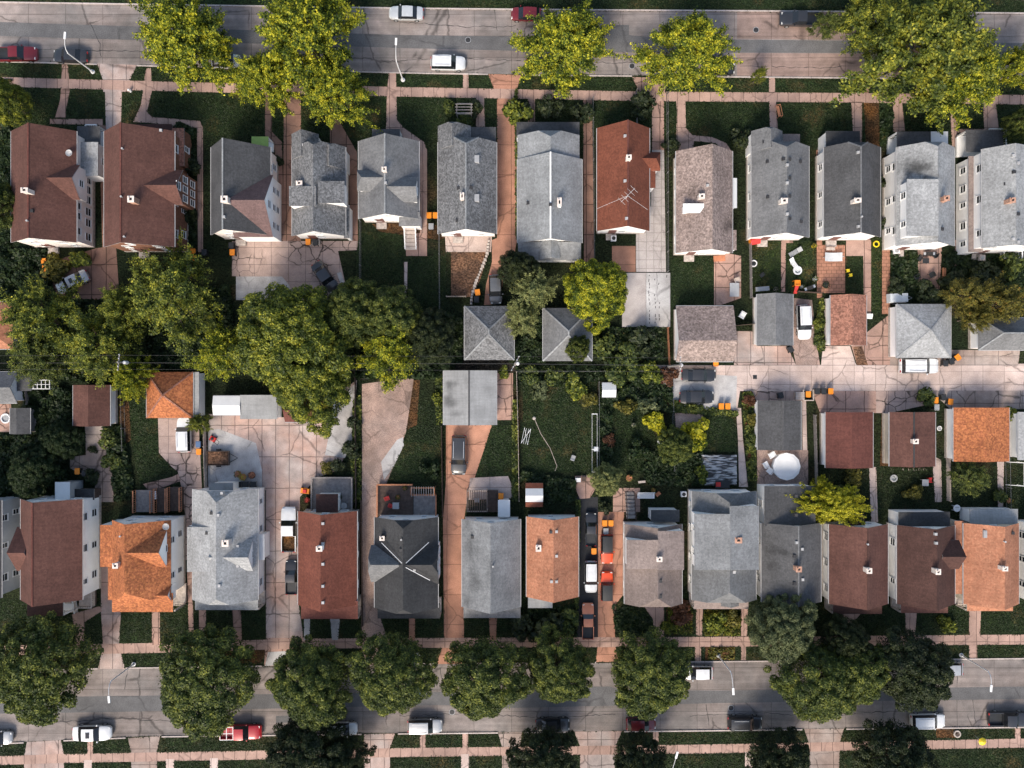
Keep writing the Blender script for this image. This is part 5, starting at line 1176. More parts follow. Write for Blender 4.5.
# ---------------------------------------------------------------- vehicles
# stations: (x, half width, belt height, half width of top, top height)
STN = {
 'sedan': dict(st=[(-2.40, .52, .68, .44, .72), (-2.32, .74, .82, .62, .88), (-2.1, .85, .90, .72, .96), (-1.55, .90, .93, .77, 1.03), (-1.0, .91, .94, .73, 1.38), (-.2, .91, .94, .75, 1.46), (.50, .91, .94, .73, 1.41), (1.05, .91, .94, .79, 1.04), (1.75, .88, .87, .76, .96), (2.15, .78, .76, .66, .84), (2.33, .62, .66, .52, .72), (2.42, .44, .56, .36, .60)], rear=(3, 4), roof=(4, 6), front=(6, 7)),
 'wagon': dict(st=[(-2.40, .74, .80, .66, .84), (-2.32, .88, .94, .74, 1.0), (-2.28, .90, .96, .74, 1.05), (-2.10, .92, .98, .77, 1.62), (-1.0, .93, .98, .79, 1.70), (0, .93, .98, .79, 1.72), (.50, .93, .98, .77, 1.66), (1.12, .93, .99, .78, 1.10), (1.85, .90, .94, .77, 1.02), (2.2, .82, .82, .70, .92), (2.36, .68, .70, .56, .76), (2.44, .48, .58, .40, .62)], rear=(2, 3), roof=(3, 6), front=(6, 7)),
 'hatch': dict(st=[(-2.05, .72, .74, .62, .78), (-1.97, .84, .90, .72, .95), (-1.85, .87, .93, .70, 1.0), (-1.45, .885, .94, .68, 1.42), (-.6, .89, .94, .71, 1.50), (0, .89, .94, .71, 1.50), (.4, .89, .94, .69, 1.45), (1.05, .89, .94, .75, 1.03), (1.6, .86, .87, .72, .95), (1.9, .77, .78, .64, .84), (2.04, .6, .66, .5, .70), (2.1, .42, .54, .34, .58)], rear=(2, 3), roof=(3, 6), front=(6, 7)),
 'pickup': dict(st=[(-2.85, .86, .98, .80, 1.0), (-2.80, .92, 1.02, .82, 1.02), (-1.9, .94, 1.02, .82, 1.02), (-.92, .94, 1.02, .82, 1.02), (-.86, .94, 1.04, .80, 1.06), (-.72, .94, 1.05, .74, 1.70), (.0, .94, 1.05, .76, 1.78), (.55, .94, 1.05, .74, 1.72), (1.15, .94, 1.06, .80, 1.16), (1.9, .93, 1.02, .80, 1.10), (2.5, .90, .92, .76, 1.0), (2.8, .76, .72, .64, .76)], rear=(4, 5), roof=(5, 7), front=(7, 8), bed=(1, 3)),
 'jeep': dict(st=[(-2.0, .80, .92, .74, .95), (-1.95, .86, .98, .70, 1.02), (-1.86, .86, 1.0, .68, 1.70), (-1.0, .86, 1.0, .68, 1.78), (-.2, .86, 1.0, .68, 1.78), (.3, .86, 1.0, .67, 1.74), (.62, .85, 1.0, .72, 1.12), (1.2, .80, .98, .66, 1.08), (1.85, .76, .94, .62, 1.02), (2.0, .70, .80, .58, .84)], rear=(1, 2), roof=(2, 5), front=(5, 6)),
}
CARM = {}
def car_meshes(kind, col, roofcol=None, bedcol='black_hole'):
    k = (kind, col, roofcol, bedcol)
    if k in CARM: return CARM[k]
    d = STN[kind]; st = d['st']; n = len(st)
    rings = []
    for i, (x, wl, zb, wr, zt) in enumerate(st):
        bed = 'bed' in d and d['bed'][0] <= i <= d['bed'][1]
        low = .30 if 0 < i < n - 1 else .42
        half = [(-wl * .93, low), (-wl, .5), (-wl * 1.005, zb - .16), (-wl * .985, zb), (-wr, zt - .035 if not bed else zb), (-wr * (.62 if not bed else .985), zt if not bed else .62), (0, zt + .02 if not bed else .62)]
        rings.append([(x, y, z) for y, z in half] + [(x, -y, z) for y, z in half[::-1][1:]])
    m = len(rings[0]); parts = {k_: MB() for k_ in ('body', 'windshield', 'rear_window', 'side_window', 'side_window2', 'roof_panel', 'bed')}
    for i in range(n - 1):
        for j in range(m - 1):
            kk = 'body'
            if i == d['front'][0] and 4 <= j <= 7: kk = 'windshield'
            elif i == d['rear'][0] and 4 <= j <= 7: kk = 'rear_window'
            elif j == 3 and d['rear'][0] <= i < d['front'][1]: kk = 'side_window'
            elif j == 8 and d['rear'][0] <= i < d['front'][1]: kk = 'side_window2'
            elif roofcol and d['roof'][0] <= i < d['roof'][1] and 4 <= j <= 7: kk = 'roof_panel'
            elif 'bed' in d and d['bed'][0] <= i < d['bed'][1] and 4 <= j <= 7: kk = 'bed'
            a, b, c, e = rings[i][j], rings[i + 1][j], rings[i + 1][j + 1], rings[i][j + 1]
            parts[kk].poly([a, e, c, b])
    parts['body'].poly(rings[0]); parts['body'].poly(rings[-1][::-1])
    parts['body'].box(-st[-1][0] * .82, -.72, .2, st[-1][0] * .82, .72, .34)
    out = []
    for kk, mb in parts.items():
        if not mb.v: continue
        # weld
        nm = 'side_window' if kk == 'side_window2' else ('soft_top' if kk == 'roof_panel' and roofcol == 'plastic_black' else ('truck_bed' if kk == 'bed' else kk))
        mt = {'body': 'p_' + col, 'roof_panel': roofcol, 'bed': bedcol}.get(kk, 'car_glass')
        me = mb.mesh(nm, [mt]); bm = bmesh.new(); bm.from_mesh(me); bmesh.ops.remove_doubles(bm, verts=bm.verts, dist=.0005); bmesh.ops.recalc_face_normals(bm, faces=bm.faces)
        if kk != 'body':
            s = sum(f.normal.z * f.calc_area() for f in bm.faces)
            if s < 0: bmesh.ops.reverse_faces(bm, faces=bm.faces)
        bm.to_mesh(me); bm.free()
        me.polygons.foreach_set('use_smooth', [True] * len(me.polygons)); me.set_sharp_from_angle(angle=R(40))
        out.append((nm, me, (0, 0, 0)))
    L = st[-1][0]; wl = st[n // 2][1]
    wm = MB(); ring = [(.33 * math.cos(t * math.pi / 8), .33 * math.sin(t * math.pi / 8)) for t in range(16)]
    for y0, y1, rr, mi in ((-.11, .11, 1, 0), (-.115, .115, .58, 1)):
        vs = [(a * rr, y0, b * rr) for a, b in ring] + [(a * rr, y1, b * rr) for a, b in ring]
        wm.add(vs, [[i, (i + 1) % 16, 16 + (i + 1) % 16, 16 + i][::-1] for i in range(16)] + [list(range(16)), list(range(16, 32))[::-1]], mi)
    wme = wm.mesh('wheel', ['black_rubber', 'steel'], smooth=40)
    for sx in (-.60, .60):
        for sy in (-1, 1): out.append(('wheel', wme, (L * sx, sy * (wl - .10), .33)))
    hm = MB(); hm.box(-.12, -.17, -.06, .10, .17, .06, 0, .8); hme = hm.mesh('headlight', ['lamp_clear'])
    tm = MB(); tm.box(-.05, -.16, -.09, .06, .16, .09, 0, .85); tme = tm.mesh('taillight', ['lamp_red'])
    mm = MB(); mm.box(-.08, -.10, -.06, .08, .10, .07, 0, .8); mme = mm.mesh('mirror', ['p_' + col])
    f2, r1 = st[-2], st[1]
    fc = st[d['front'][1]]
    f2 = st[-3] if kind in ('sedan', 'wagon', 'hatch') else f2
    for sy in (-1, 1):
        out.append(('headlight', hme, (f2[0] + .02, sy * (f2[1] - .22), f2[2] - .02))); out.append(('taillight', tme, (r1[0] - .06, sy * (r1[1] - .2), r1[2] - .1)))
        out.append(('mirror', mme, (fc[0] - .28, sy * (fc[1] + .11), fc[2] + .06)))
    if kind == 'wagon':
        rm = MB()
        for sy in (-1, 1): rm.bar((-1.7, sy * .60, 1.76), (.3, sy * .60, 1.76), .05, .05)
        out.append(('roof_rails', rm.mesh('roof_rails', ['steel']), (0, 0, 0)))
    if kind == 'sedan' and col in ('white', 'silver'):
        rm = MB(); rm.box(-.42, -.36, 1.478, .05, .36, 1.492); out.append(('sunroof', rm.mesh('sunroof', ['car_glass']), (0, 0, 0)))
    CARM[k] = out
    return out
def car(px, py, ang, kind, col, label, cat='car', scale=1.0, name='parked_car', roof=None, bed='black_hole', group='parked cars and pickups'):
    x, y = W(px, py, .8); t = thing(name, label, cat, (x, y, 0.015), R(ang), group); t['_o'] = (0, 0, 0)
    for nm, me, loc in car_meshes(kind, col, roof, bed):
        o = link(nm, me, t, tuple(c * scale for c in loc)); o.scale = (scale,) * 3
    return t
car(17, 54, 1, 'pickup', 'darkred', 'dark red pickup in the top corner of the street', 'pickup', name='pickup_truck', bed='plastic_black')
car(70, 56, 178, 'sedan', 'black', 'black sedan under the lamp arm behind the dark red pickup')
car(226, 61, 0, 'hatch', 'palesilver', 'white car hidden beneath the spiky yellow-green trees')
car(406, 13, 179, 'sedan', 'palesilver', 'silver-white sedan with a sunroof, alone on the far side of the top street')
car(448, 63, -1, 'wagon', 'white', 'white SUV parked along the near kerb of the top street', 'suv', name='parked_suv')
car(526, 14, 179, 'hatch', 'darkred', 'dark red car half under the lone bright tree')
car(541, 65, 0, 'hatch', 'black', 'black car peeking from the lower edge of the lone bright tree')
car(720, 68, 0, 'hatch', 'black', 'dark car end sticking out from the tree by the driveway apron')
car(800, 19, 179, 'pickup', 'black', 'black pickup on the far side of the top street', 'pickup', name='pickup_truck', bed='plastic_black')
car(72, 282, 207, 'sedan', 'silver', 'silver car strewn with leaves behind the many-windowed house')
t = car(325, 277, -55, 'sedan', 'black', 'black sedan parked at an angle on the cracked pad')
car(495.5, 289, -88, 'hatch', 'grey', 'dark grey hatchback at the end of the curved salmon driveway')
car(699, 375, 0, 'sedan', 'black', 'black sedan nearer the two-tone garage, one of a pair')
car(697, 397, 0, 'sedan', 'black', 'black sedan nearer the grey slab and yellow shrubs, one of a pair')
car(804, 322, -88, 'wagon', 'white', 'white car on the gravel pad between two garages')
car(919, 366, 0, 'wagon', 'white', 'white wagon parked against the large pale hip roof garage', scale=1.12)
car(184, 435, 91, 'wagon', 'white', 'white SUV nosed against the orange hip garage', 'suv', name='parked_suv')
car(289, 529, 90, 'pickup', 'white', 'white pickup with brown load in its bed on the wide pink driveway', 'pickup', name='pickup_truck', bed='g_leafdirt', scale=1.1)
car(291, 577, 90, 'pickup', 'black', 'black pickup squeezed beside the red-brown house', 'pickup', name='pickup_truck', bed='plastic_black', scale=.85)
car(459, 455, -91, 'wagon', 'charcoal', 'dark grey wagon on the salmon driveway below the metal garage', scale=1.15)
car(591, 529, 90, 'pickup', 'black', 'black pickup at the head of the dark blacktop drive', 'pickup', name='pickup_truck', bed='plastic_black', scale=.82)
car(607, 549, -90, 'jeep', 'redorange', 'red jeep with black top, its red hood facing the street', 'jeep', name='jeep', roof='plastic_black')
car(607, 586, 90, 'jeep', 'redorange', 'red jeep with black top, its red hood facing the yards', 'jeep', name='jeep', roof='plastic_black')
car(591, 577, -90, 'wagon', 'white', 'white SUV on the dark drive between two pickups', 'suv', name='parked_suv', scale=.92)
car(588, 621, 90, 'pickup', 'orange', 'faded orange pickup at the pavement end of the dark drive', 'pickup', name='pickup_truck', bed='plastic_black', scale=.88)
car(92, 733, 1, 'sedan', 'white', 'white sedan near the lamp on the bottom street', scale=1.12)
car(-3, 738, 1, 'hatch', 'silver', 'silver car cut by the picture edge on the bottom street')
t = car(241, 732, 1, 'pickup', 'red', 'bright red pickup with white bed rails on the bottom street', 'pickup', name='pickup_truck', bed='p_red', scale=1.02)
mb = MB()
for yy in (-.86, 0, .86): mb.bar((-2.8, yy, 1.25), (-.9, yy, 1.25), .08, .08)
for xx in (-2.75, -1.85, -.95): mb.bar((xx, -.86, 1.26), (xx, .86, 1.26), .08, .08)
for xx in (-2.75, -.95):
    for yy in (-.86, .86): mb.bar((xx, yy, .95), (xx, yy, 1.25), .07, .07)
mb.build('bed_rack', 'trim', t)
car(342, 729, 1, 'hatch', 'white', 'white car with its front out from under the dark tree')
car(425, 726, 1, 'wagon', 'silver', 'silver SUV on the bottom street below the black roof house', 'suv', name='parked_suv')
car(553, 725, 1, 'sedan', 'black', 'black sedan on the bottom street above the dark tree')
car(641, 724, 1, 'hatch', 'darkred', 'dark red car on the bottom street opposite the jeeps')
car(745, 723, 0, 'wagon', 'black', 'black SUV alone on the bottom street', 'suv', name='parked_suv')
car(928, 721, 1, 'wagon', 'white', 'white wagon with a dark window band on the bottom street', scale=1.0)
car(1009, 719, 0, 'pickup', 'black', 'black pickup cut by the picture edge on the bottom street', 'pickup', name='pickup_truck', bed='plastic_black')
car(698, 673, 180, 'hatch', 'white', 'white hatchback tail showing beside the round street tree')
car(948, 669, 180, 'hatch', 'silver', 'silver hatchback tail showing beside the dark street tree')
# covered trailer in a yard
x, y = W(898, 298, 1); t = thing('trailer', 'grey covered box trailer with its hitch pointing right, above the pale hip garage', 'trailer', (x, y, 0), R(2)); t['_o'] = (0, 0, 0)
mb = MB(); mb.box(-1.35, -.62, .45, 1.25, .62, 1.45, 0, .94); mb.build('body', 'tarp', t); mb = MB(); mb.tube([(1.2, -.5, .5), (2.2, 0, .5), (1.2, .5, .5)], .05); mb.build('tow_bar', 'steel', t)
for sy in (-1, 1): link('wheel', CARM[('sedan', 'black', None, 'black_hole')][[n for n, _, _ in CARM[('sedan', 'black', None, 'black_hole')]].index('wheel')][1], t, (-.2, sy * .74, .33))

# ---------------------------------------------------------------- wheelie bins
BINM = {}
def binm(lid):
    if lid not in BINM:
        b = MB(); b.box(-.29, -.33, .06, .29, .33, 1.0, 0, 1.18); b.box(-.36, -.40, .93, .36, .40, .98)
        l = MB(); l.box(-.38, -.42, .985, .38, .42, 1.07, 0, .9); l.box(-.3, -.5, 1.0, .3, -.42, 1.05)
        w = MB(); w.tube([(-.06, 0, 0), (.06, 0, 0)], .13, 10)
        BINM[lid] = (b.mesh('body', ['plastic_black' if lid != 'plastic_white' else 'plastic_white']), l.mesh('lid', [lid]), w.mesh('wheel', ['black_rubber']))
    return BINM[lid]
def wbin(px, py, lid, label, rot=0, s=.95):
    x, y = W(px, py, 1.0); t = thing('wheelie_bin', label, 'bin', (x, y, .012), R(rot), 'bins beside the houses'); t['_o'] = (0, 0, 0)
    b, l, w = binm(lid)
    for nm, me, loc in (('body', b, (0, 0, 0)), ('lid', l, (0, 0, 0)), ('wheel', w, (-.28, -.36, .13)), ('wheel', w, (.28, -.36, .13))):
        o = link(nm, me, t, tuple(c * s for c in loc)); o.scale = (s,) * 3
O, K = 'plastic_orange', 'plastic_black'
for a in ((43.5, 261, O, 'orange lidded bin behind the first brown roof, upper of a pair', 5), (44.5, 268, O, 'orange lidded bin behind the first brown roof, lower of a pair', -4), (192, 251, O, 'orange lidded bin at the corner of the brick house', 90), (192, 258, O, 'orange lidded bin under leaves, just below the brick house corner', 85), (204, 252, K, 'black bin beside the orange ones by the brick house', 0),
          (232, 252, O, 'orange lidded bin behind the charcoal roof house', 0), (231, 245, K, 'black bin between the charcoal roof house and its orange bin', 0), (308, 241.5, O, 'orange lidded bin behind the white-dormered speckled roof house', 0), (315, 242, K, 'black bin beside the orange one under the white gable', 0), (429, 215, O, 'orange lidded bin nearer the white back steps, of a pair', 0), (435.3, 215, O, 'orange lidded bin nearer the skylight house, of a pair', 0), (431, 226, 'plastic_grey', 'grey bin just below the orange pair', 0),
          (477.5, 292, O, 'orange lidded bin by the dark grey hatchback', 10), (476.5, 299, K, 'black bin against the square speckled garage', 0), (716, 363, O, 'orange lidded bin at the back of the two-tone garage', 0), (721.5, 406, O, 'orange lidded bin at the pad edge, nearer the black sedans', 0), (728, 406, O, 'orange lidded bin at the pad edge, nearer the alley corner', 0),
          (808.5, 394, O, 'orange lidded bin standing in a small timber pen', 0), (817.5, 391, K, 'black bin beside the timber pen on the alley', 0), (824, 391, K, 'black bin in the middle of the alley row', 0), (831, 391, O, 'orange lidded bin at the end of the alley row', 0), (936, 400, O, 'orange lidded bin nearer the white-vent garage, on the alley', 0), (951, 401.5, O, 'orange lidded bin nearer the bright orange garage', -6), (944, 397, K, 'black bin among leaves between two orange bins on the alley', 12), (937, 407, 'plastic_grey', 'grey bin behind the orange one near the white-vent garage', 0),
          (958, 357, O, 'orange lidded bin, tilted, beside the large pale hip garage', 38), (946, 363, K, 'black bin next to the white wagon front', 0), (952, 361, K, 'black bin between the wagon and the tilted orange bin', 10), (77, 471, O, 'orange lidded bin on the pink patch behind the dark brown roof', 0), (84, 473, K, 'black bin beside the one on the pink patch', 0), (198.5, 451.5, O, 'orange lidded bin near the white SUV at the striped fence', 0), (198, 444, 'plastic_blue', 'blue bin near the white SUV at the striped fence', 0),
          (501, 496, O, 'orange lidded bin on the patio behind the weathered grey roof', 0), (604.8, 523, O, 'orange lidded bin nearer the dark drive, at the head of the jeeps', 0), (611, 523, O, 'orange lidded bin nearer the taupe roof, at the head of the jeeps', 0), (594, 551, O, 'orange lidded bin between the black pickup and the white SUV', 0), (606, 531, 'plastic_grey', 'grey bin between the orange pair and the jeep', 0), (791, 349, K, 'black bin on the apron corner by the streaked garage', 30), (781, 395, K, 'black bin with rubbish beside the alley, near the flat grey garage', 15)):
    wbin(a[0], a[1], a[2], a[3], a[4])

# ---------------------------------------------------------------- street lamps, poles, wires
def lamp(px, py, hx, hy, label, base=True):
    """px,py foot of the pole; hx,hy lamp head as seen"""
    x, y = W(px, py); t = thing('street_lamp', label, 'street lamp', (x, y, 0), 0, 'lamps along the streets')
    h = 6.4; hxw, hyw = W(hx, hy, 7.2)
    mb = MB(); mb.lathe(x, y, [(.30, 0), (.30, .1), (.18, .14), (.16, .6), (.10, .65)], 10); mb.build('base', 'galv', t)
    mb = MB(); mb.tube([(x, y, .5), (x, y, h)], [.10, .075], 8); mb.build('pole', 'galv', t, smooth=50)
    d = np.array((hxw - x, hyw - y)); L = np.linalg.norm(d); d /= L
    mb = MB(); mb.tube([(x, y, h - .1), (x + d[0] * .3, y + d[1] * .3, h + .45), (x + d[0] * L * .5, y + d[1] * L * .5, h + .75), (hxw, hyw, h + .85)], [.06, .05, .042, .036], 8); mb.build('arm', 'galv', t, smooth=50)
    mb = MB(); p = np.array((hxw, hyw)); a = p - d * .15; b = p + d * .75; 
    mb.bar((*a, h + .86), (*b, h + .86), .26, .14); hd = mb.build('lamp_head', 'trim', t)
    mb = MB(); mb.bar((*(p + d * .05), h + .765), (*(p + d * .7), h + .765), .26, .03); mb.build('lens', 'lamp_clear', hd)
lamp(93, 72, 65, 38, 'white street lamp with its arm over the black sedan')
lamp(403, 80, 396, 44, 'white street lamp left of the white SUV on the top street')
lamp(134, 664, 109, 697, 'white street lamp over the bottom street by the orange roof house')
lamp(418, 654, 418, 690, 'street lamp under leaves, only its head beyond the black-roof house tree')
lamp(718, 655, 733, 689, 'white street lamp beside the blue-grey roof house walk')
lamp(961, 655, 991, 686, 'white street lamp near the weathered orange roof house')
lamp(655, 770, 676, 757, 'lamp at the bottom edge beside the dark trees')
def upole(px, py, label, h=9.2, cr=0):
    x, y = W(px, py); t = thing('utility_pole', label, 'utility pole', (x, y, 0), 0, 'poles of the yard power line')
    mb = MB(); mb.tube([(x, y, 0), (x, y, h)], [.17, .11], 9); mb.build('pole', 'wood_grey', t, smooth=50)
    mb = MB(); c, s_ = math.cos(cr), math.sin(cr); mb.bar((x - 1.1 * s_, y - 1.1 * c, h - .35), (x + 1.1 * s_, y + 1.1 * c, h - .35), .12, .12); mb.build('crossarm', 'wood_grey', t)
    for k in (-1, -.5, .5, 1):
        mb = MB(); mb.lathe(x + k * s_, y + k * c, [(.05, h - .29), (.07, h - .2), (.04, h - .1)], 8); mb.build('insulator', 'plastic_white', t)
    mb = MB(); mb.lathe(x + .32, y, [(.22, h - 2.0), (.24, h - 1.9), (.24, h - 1.15), (.18, h - 1.05)], 10); mb.build('transformer', 'galv', t)
    return x, y, h
P0 = upole(150, 364, 'utility pole among the olive trees of the left yards', cr=.1)
P1 = upole(515, 365, 'utility pole at the corner of the big lawn', cr=.5)
P2 = upole(667, 366.5, 'utility pole at the west end of the alley', cr=.0)
ends = [(-400, P0[1] - 1, 9.2)] + [P0, P1, P2] + [(420, P2[1] + .5, 9.2)]
for wi, (dy, dz) in enumerate(((-.9, -.05), (.9, -.05), (0, -2.2))):
    mb = MB()
    for (xa, ya, ha), (xb, yb, hb) in zip(ends, ends[1:]):
        n = 14 if abs(xb - xa) < 120 else 30
        pts = []
        for i in range(n + 1):
            f = i / n; sag = -1.0 * 4 * f * (1 - f)
            pts.append((xa + (xb - xa) * f, ya + (yb - ya) * f + dy, ha + (hb - ha) * f + dz + sag * (.8 + .1 * wi)))
        mb.tube(pts, .024 if dz < -1 else .011, 4)
    o = mb.build('power_line', 'wire'); tag(o, ('thin power wire just south of the pole line', 'thin power wire just north of the pole line', 'thicker lower cable strung along the poles')[wi], 'wire', 'wires on the yard power line')
# ---------------------------------------------------------------- fences
def fence(pts, label, kind='chain', h=1.2, cat='fence'):
    w = [W(x, y) for x, y in pts]
    t = thing('fence', label, cat, (w[0][0], w[0][1], 0), 0, 'fences between the yards')
    mb = MB(); post = []
    mat = {'chain': 'chain', 'wood': 'wood_dark', 'white': 'wood_pale', 'grey': 'wood_grey', 'board': 'wood_red'}[kind]
    for (xa, ya), (xb, yb) in zip(w, w[1:]):
        L = math.hypot(xb - xa, yb - ya); n = max(1, int(L / 2.6)); post += [(xa + (xb - xa) * i / n, ya + (yb - ya) * i / n) for i in range(n)]
        if kind == 'chain':
            for z in (h, .15): mb.bar((xa, ya, z), (xb, yb, z), .035, .035)
            m = int(L / .28)
            for i in range(m): 
                x, y = xa + (xb - xa) * i / m, ya + (yb - ya) * i / m; mb.bar((x, y, .15), (x + (xb - xa) / m, y + (yb - ya) / m, h), .012, .012)
        else:
            m = max(1, int(L / .16)); 
            for z in (h * .25, h * .8): mb.bar((xa, ya, z), (xb, yb, z), .05, .08)
            for i in range(m):
                f0, f1 = i / m, (i + .9) / m
                mb.bar((xa + (xb - xa) * f0, ya + (yb - ya) * f0, h / 2 + .03 * random.random()), (xa + (xb - xa) * f1, ya + (yb - ya) * f1, h / 2), .03, h - .06)
    post.append(w[-1])
    mb.build('mesh_panel' if kind == 'chain' else 'board_panel', mat, t)
    for x, y in post:
        mb = MB(); mb.box(x - .05, y - .05, 0, x + .05, y + .05, h + .1); mb.build('post', mat, t)
for a in (([(516.5, 372), (518, 430), (519, 500)], 'pale fence along the left side of the big lawn', 'white'), ([(598.5, 382), (598.5, 470)], 'wire fence along the right side of the big lawn', 'chain'), ([(361, 222), (361, 288)], 'wire fence between the two lawns below the dormered grey houses', 'chain'), ([(439.5, 236), (440, 312)], 'wire fence left of the red dirt yard', 'chain'),
          ([(667, 328), (668.5, 365)], 'brown board fence beside the two-tone garage', 'board'), ([(671.5, 372), (673, 470)], 'wire fence at the edge of the pale pad', 'chain'), ([(206, 425), (207.5, 488)], 'white picket fence beside the grey concrete yard', 'white'), ([(945.5, 418), (946.5, 500)], 'white picket fence beside the bright orange garage', 'white'),
          ([(749, 240), (750, 298)], 'stone coloured low fence at the edge of the toy-strewn yard', 'grey'), ([(796, 292), (820, 293.5)], 'low brown fence above the white car pad', 'wood'), ([(734, 326), (756, 324)], 'low brown fence beside the two-tone garage apron', 'wood'), ([(813, 415), (815, 486)], 'grey board fence beside the uniform maroon garage', 'grey'),
          ([(356, 372), (357, 520)], 'dark fence between concrete yard and gravel drive', 'wood'), ([(442, 426), (443, 515)], 'dark fence beside the salmon driveway', 'wood'), ([(124, 384), (126, 450)], 'thin wire fence in the overgrown strip', 'chain'), ([(29, 386), (31, 404)], 'short grey fence at the picture edge by the trellis', 'grey'),
          ([(362, 500), (363, 625)], 'brown fence along the gravel drive', 'wood'), ([(1005, 462), (1006, 512)], 'wire fence next to the goal frame', 'chain'), ([(636, 92), (637, 232)], 'grey fence along the edge of the long driveway', 'grey'), ([(666.5, 95), (667, 272)], 'wire fence between tiled driveway and hedge', 'chain'), ([(592.5, 100), (594, 262)], 'wire fence along the narrow east path', 'chain'),
          ([(517, 372), (662, 371)], 'wire fence along the back of the yards under the wires', 'chain'), ([(447, 297), (466, 297)], 'grid fence at the bottom of the red dirt yard', 'white')):
    fence(*a)
# ---------------------------------------------------------------- yard things
def loc_thing(name, label, cat, px, py, rot=0, z=0.02, group=None, zt=.5):
    x, y = W(px, py, zt); t = thing(name, label, cat, (x, y, z), R(rot), group); t['_o'] = (0, 0, 0); return t
def chair(px, py, rot, mat, label, s=1.0, z=.02, group='garden chairs'):
    t = loc_thing('garden_chair', label, 'chair', px, py, rot, z, group)
    mb = MB(); mb.box(-.27 * s, -.27 * s, .40, .27 * s, .27 * s, .45); mb.build('seat', mat, t)
    mb = MB(); mb.bar((-.27 * s, .25 * s, .68), (.27 * s, .25 * s, .68), .05, .5); mb.build('backrest', mat, t)
    for sx in (-1, 1):
        mb = MB(); mb.box(sx * .30 * s - .04, -.26 * s, .60, sx * .30 * s + .04, .26 * s, .64); mb.build('armrest', mat, t)
        for sy in (-1, 1):
            mb = MB(); mb.box(sx * .24 * s - .03, sy * .24 * s - .03, 0, sx * .24 * s + .03, sy * .24 * s + .03, .40); mb.build('leg', mat, t)
def table(px, py, label, mat='plastic_grey', w=1.2, d=.8, rot=0, rnd=False, h=.74, z=.02):
    t = loc_thing('garden_table', label, 'table', px, py, rot, z)
    mb = MB()
    if rnd: mb.lathe(0, 0, [(w / 2, h - .04), (w / 2, h)], 18)
    else: mb.box(-w / 2, -d / 2, h - .05, w / 2, d / 2, h)
    mb.build('table_top', mat, t)
    for sx in (-1, 1):
        for sy in (-1, 1):
            k = .33 if rnd else .42
            mb = MB(); mb.box(sx * w * k - .03, sy * (w if rnd else d) * k - .03, 0, sx * w * k + .03, sy * (w if rnd else d) * k + .03, h - .05); mb.build('leg', mat, t)
def lounger(px, py, rot, label, mat='plastic_white'):
    t = loc_thing('sun_lounger', label, 'sun lounger', px, py, rot)
    mb = MB()
    for i in range(9): mb.box(-.32, -.9 + i * .14, .32, .32, -.9 + i * .14 + .10, .35)
    mb.build('seat', mat, t); mb = MB(); mb.bar((0, .38, .36), (0, .95, .72), .64, .05); mb.build('backrest', mat, t)
    for sx in (-1, 1):
        for sy in (-.8, .3):
            mb = MB(); mb.box(sx * .28 - .03, sy - .03, 0, sx * .28 + .03, sy + .03, .32); mb.build('leg', mat, t)
def pot(px, py, mat, plant, label, r=.28):
    t = loc_thing('plant_pot', label, 'plant pot', px, py)
    mb = MB(); mb.lathe(0, 0, [(r * .7, 0), (r, .45), (r * 1.1, .46), (r * 1.1, .52), (r * .9, .50)], 12); mb.build('pot', mat, t)
    rs = np.random.default_rng(int(px * 7)); d = rs.normal(0, 1, (90, 3)); d /= np.linalg.norm(d, axis=1)[:, None]; c = d * r * 1.2 + np.array((0, 0, .75))
    link('foliage', cards_mesh('foliage', leaf_cards(c, d, .13, rs), plant), t)
def grill(px, py, rot, label):
    t = loc_thing('barbecue', label, 'barbecue', px, py, rot)
    mb = MB(); mb.box(-.45, -.26, .55, .45, .26, .95); mb.build('firebox', 'plastic_black', t); mb = MB(); mb.box(-.45, -.26, .955, .45, .26, 1.12, 0, .85); mb.bar((-.2, -.3, 1.0), (.2, -.3, 1.0), .04, .04); mb.build('lid', 'black_rubber', t)
    for sx in (-1, 1):
        mb = MB(); mb.box(sx * .62 - .16, -.2, .82, sx * .62 + .16, .2, .86); mb.build('side_shelf', 'steel', t)
        mb = MB(); mb.box(sx * .38 - .03, -.2, 0, sx * .38 + .03, .2, .55); mb.build('leg', 'plastic_black', t)
def deck(name, label, r, mat, z=.5, rail=True, gap=(), cat='deck', railmat=None):
    x0, y0 = W(r[0], r[3], z); x1, y1 = W(r[2], r[1], z)
    t = thing(name, label, cat, ((x0 + x1) / 2, (y0 + y1) / 2, 0))
    mb = MB(); n = max(2, int((y1 - y0) / .16)); p = (y1 - y0) / n
    for i in range(n): mb.box(x0, y0 + i * p, z - .05, x1, y0 + (i + .93) * p, z + .004 * (i % 3))
    mb.build('floor', mat, t)
    mb = MB(); mb.box(x0 + .08, y0 + .08, 0, x1 - .08, y1 - .08, z - .055); mb.build('base', 'wood_dark', t)
    if rail:
        for k, (a, b) in dict(n=((x0, y1), (x1, y1)), s=((x0, y0), (x1, y0)), w=((x0, y0), (x0, y1)), e=((x1, y0), (x1, y1))).items():
            if k in gap: continue
            mb = MB(); mb.bar((*a, z + .95), (*b, z + .95), .16, .06); mb.bar((*a, z + .15), (*b, z + .15), .05, .06)
            L = math.hypot(b[0] - a[0], b[1] - a[1]); m = int(L / .28)
            for i in range(m + 1): xx, yy = a[0] + (b[0] - a[0]) * i / m, a[1] + (b[1] - a[1]) * i / m; mb.bar((xx, yy, z), (xx, yy, z + .93), .05, .05)
            mb.build('railing', railmat or mat, t)
    return t
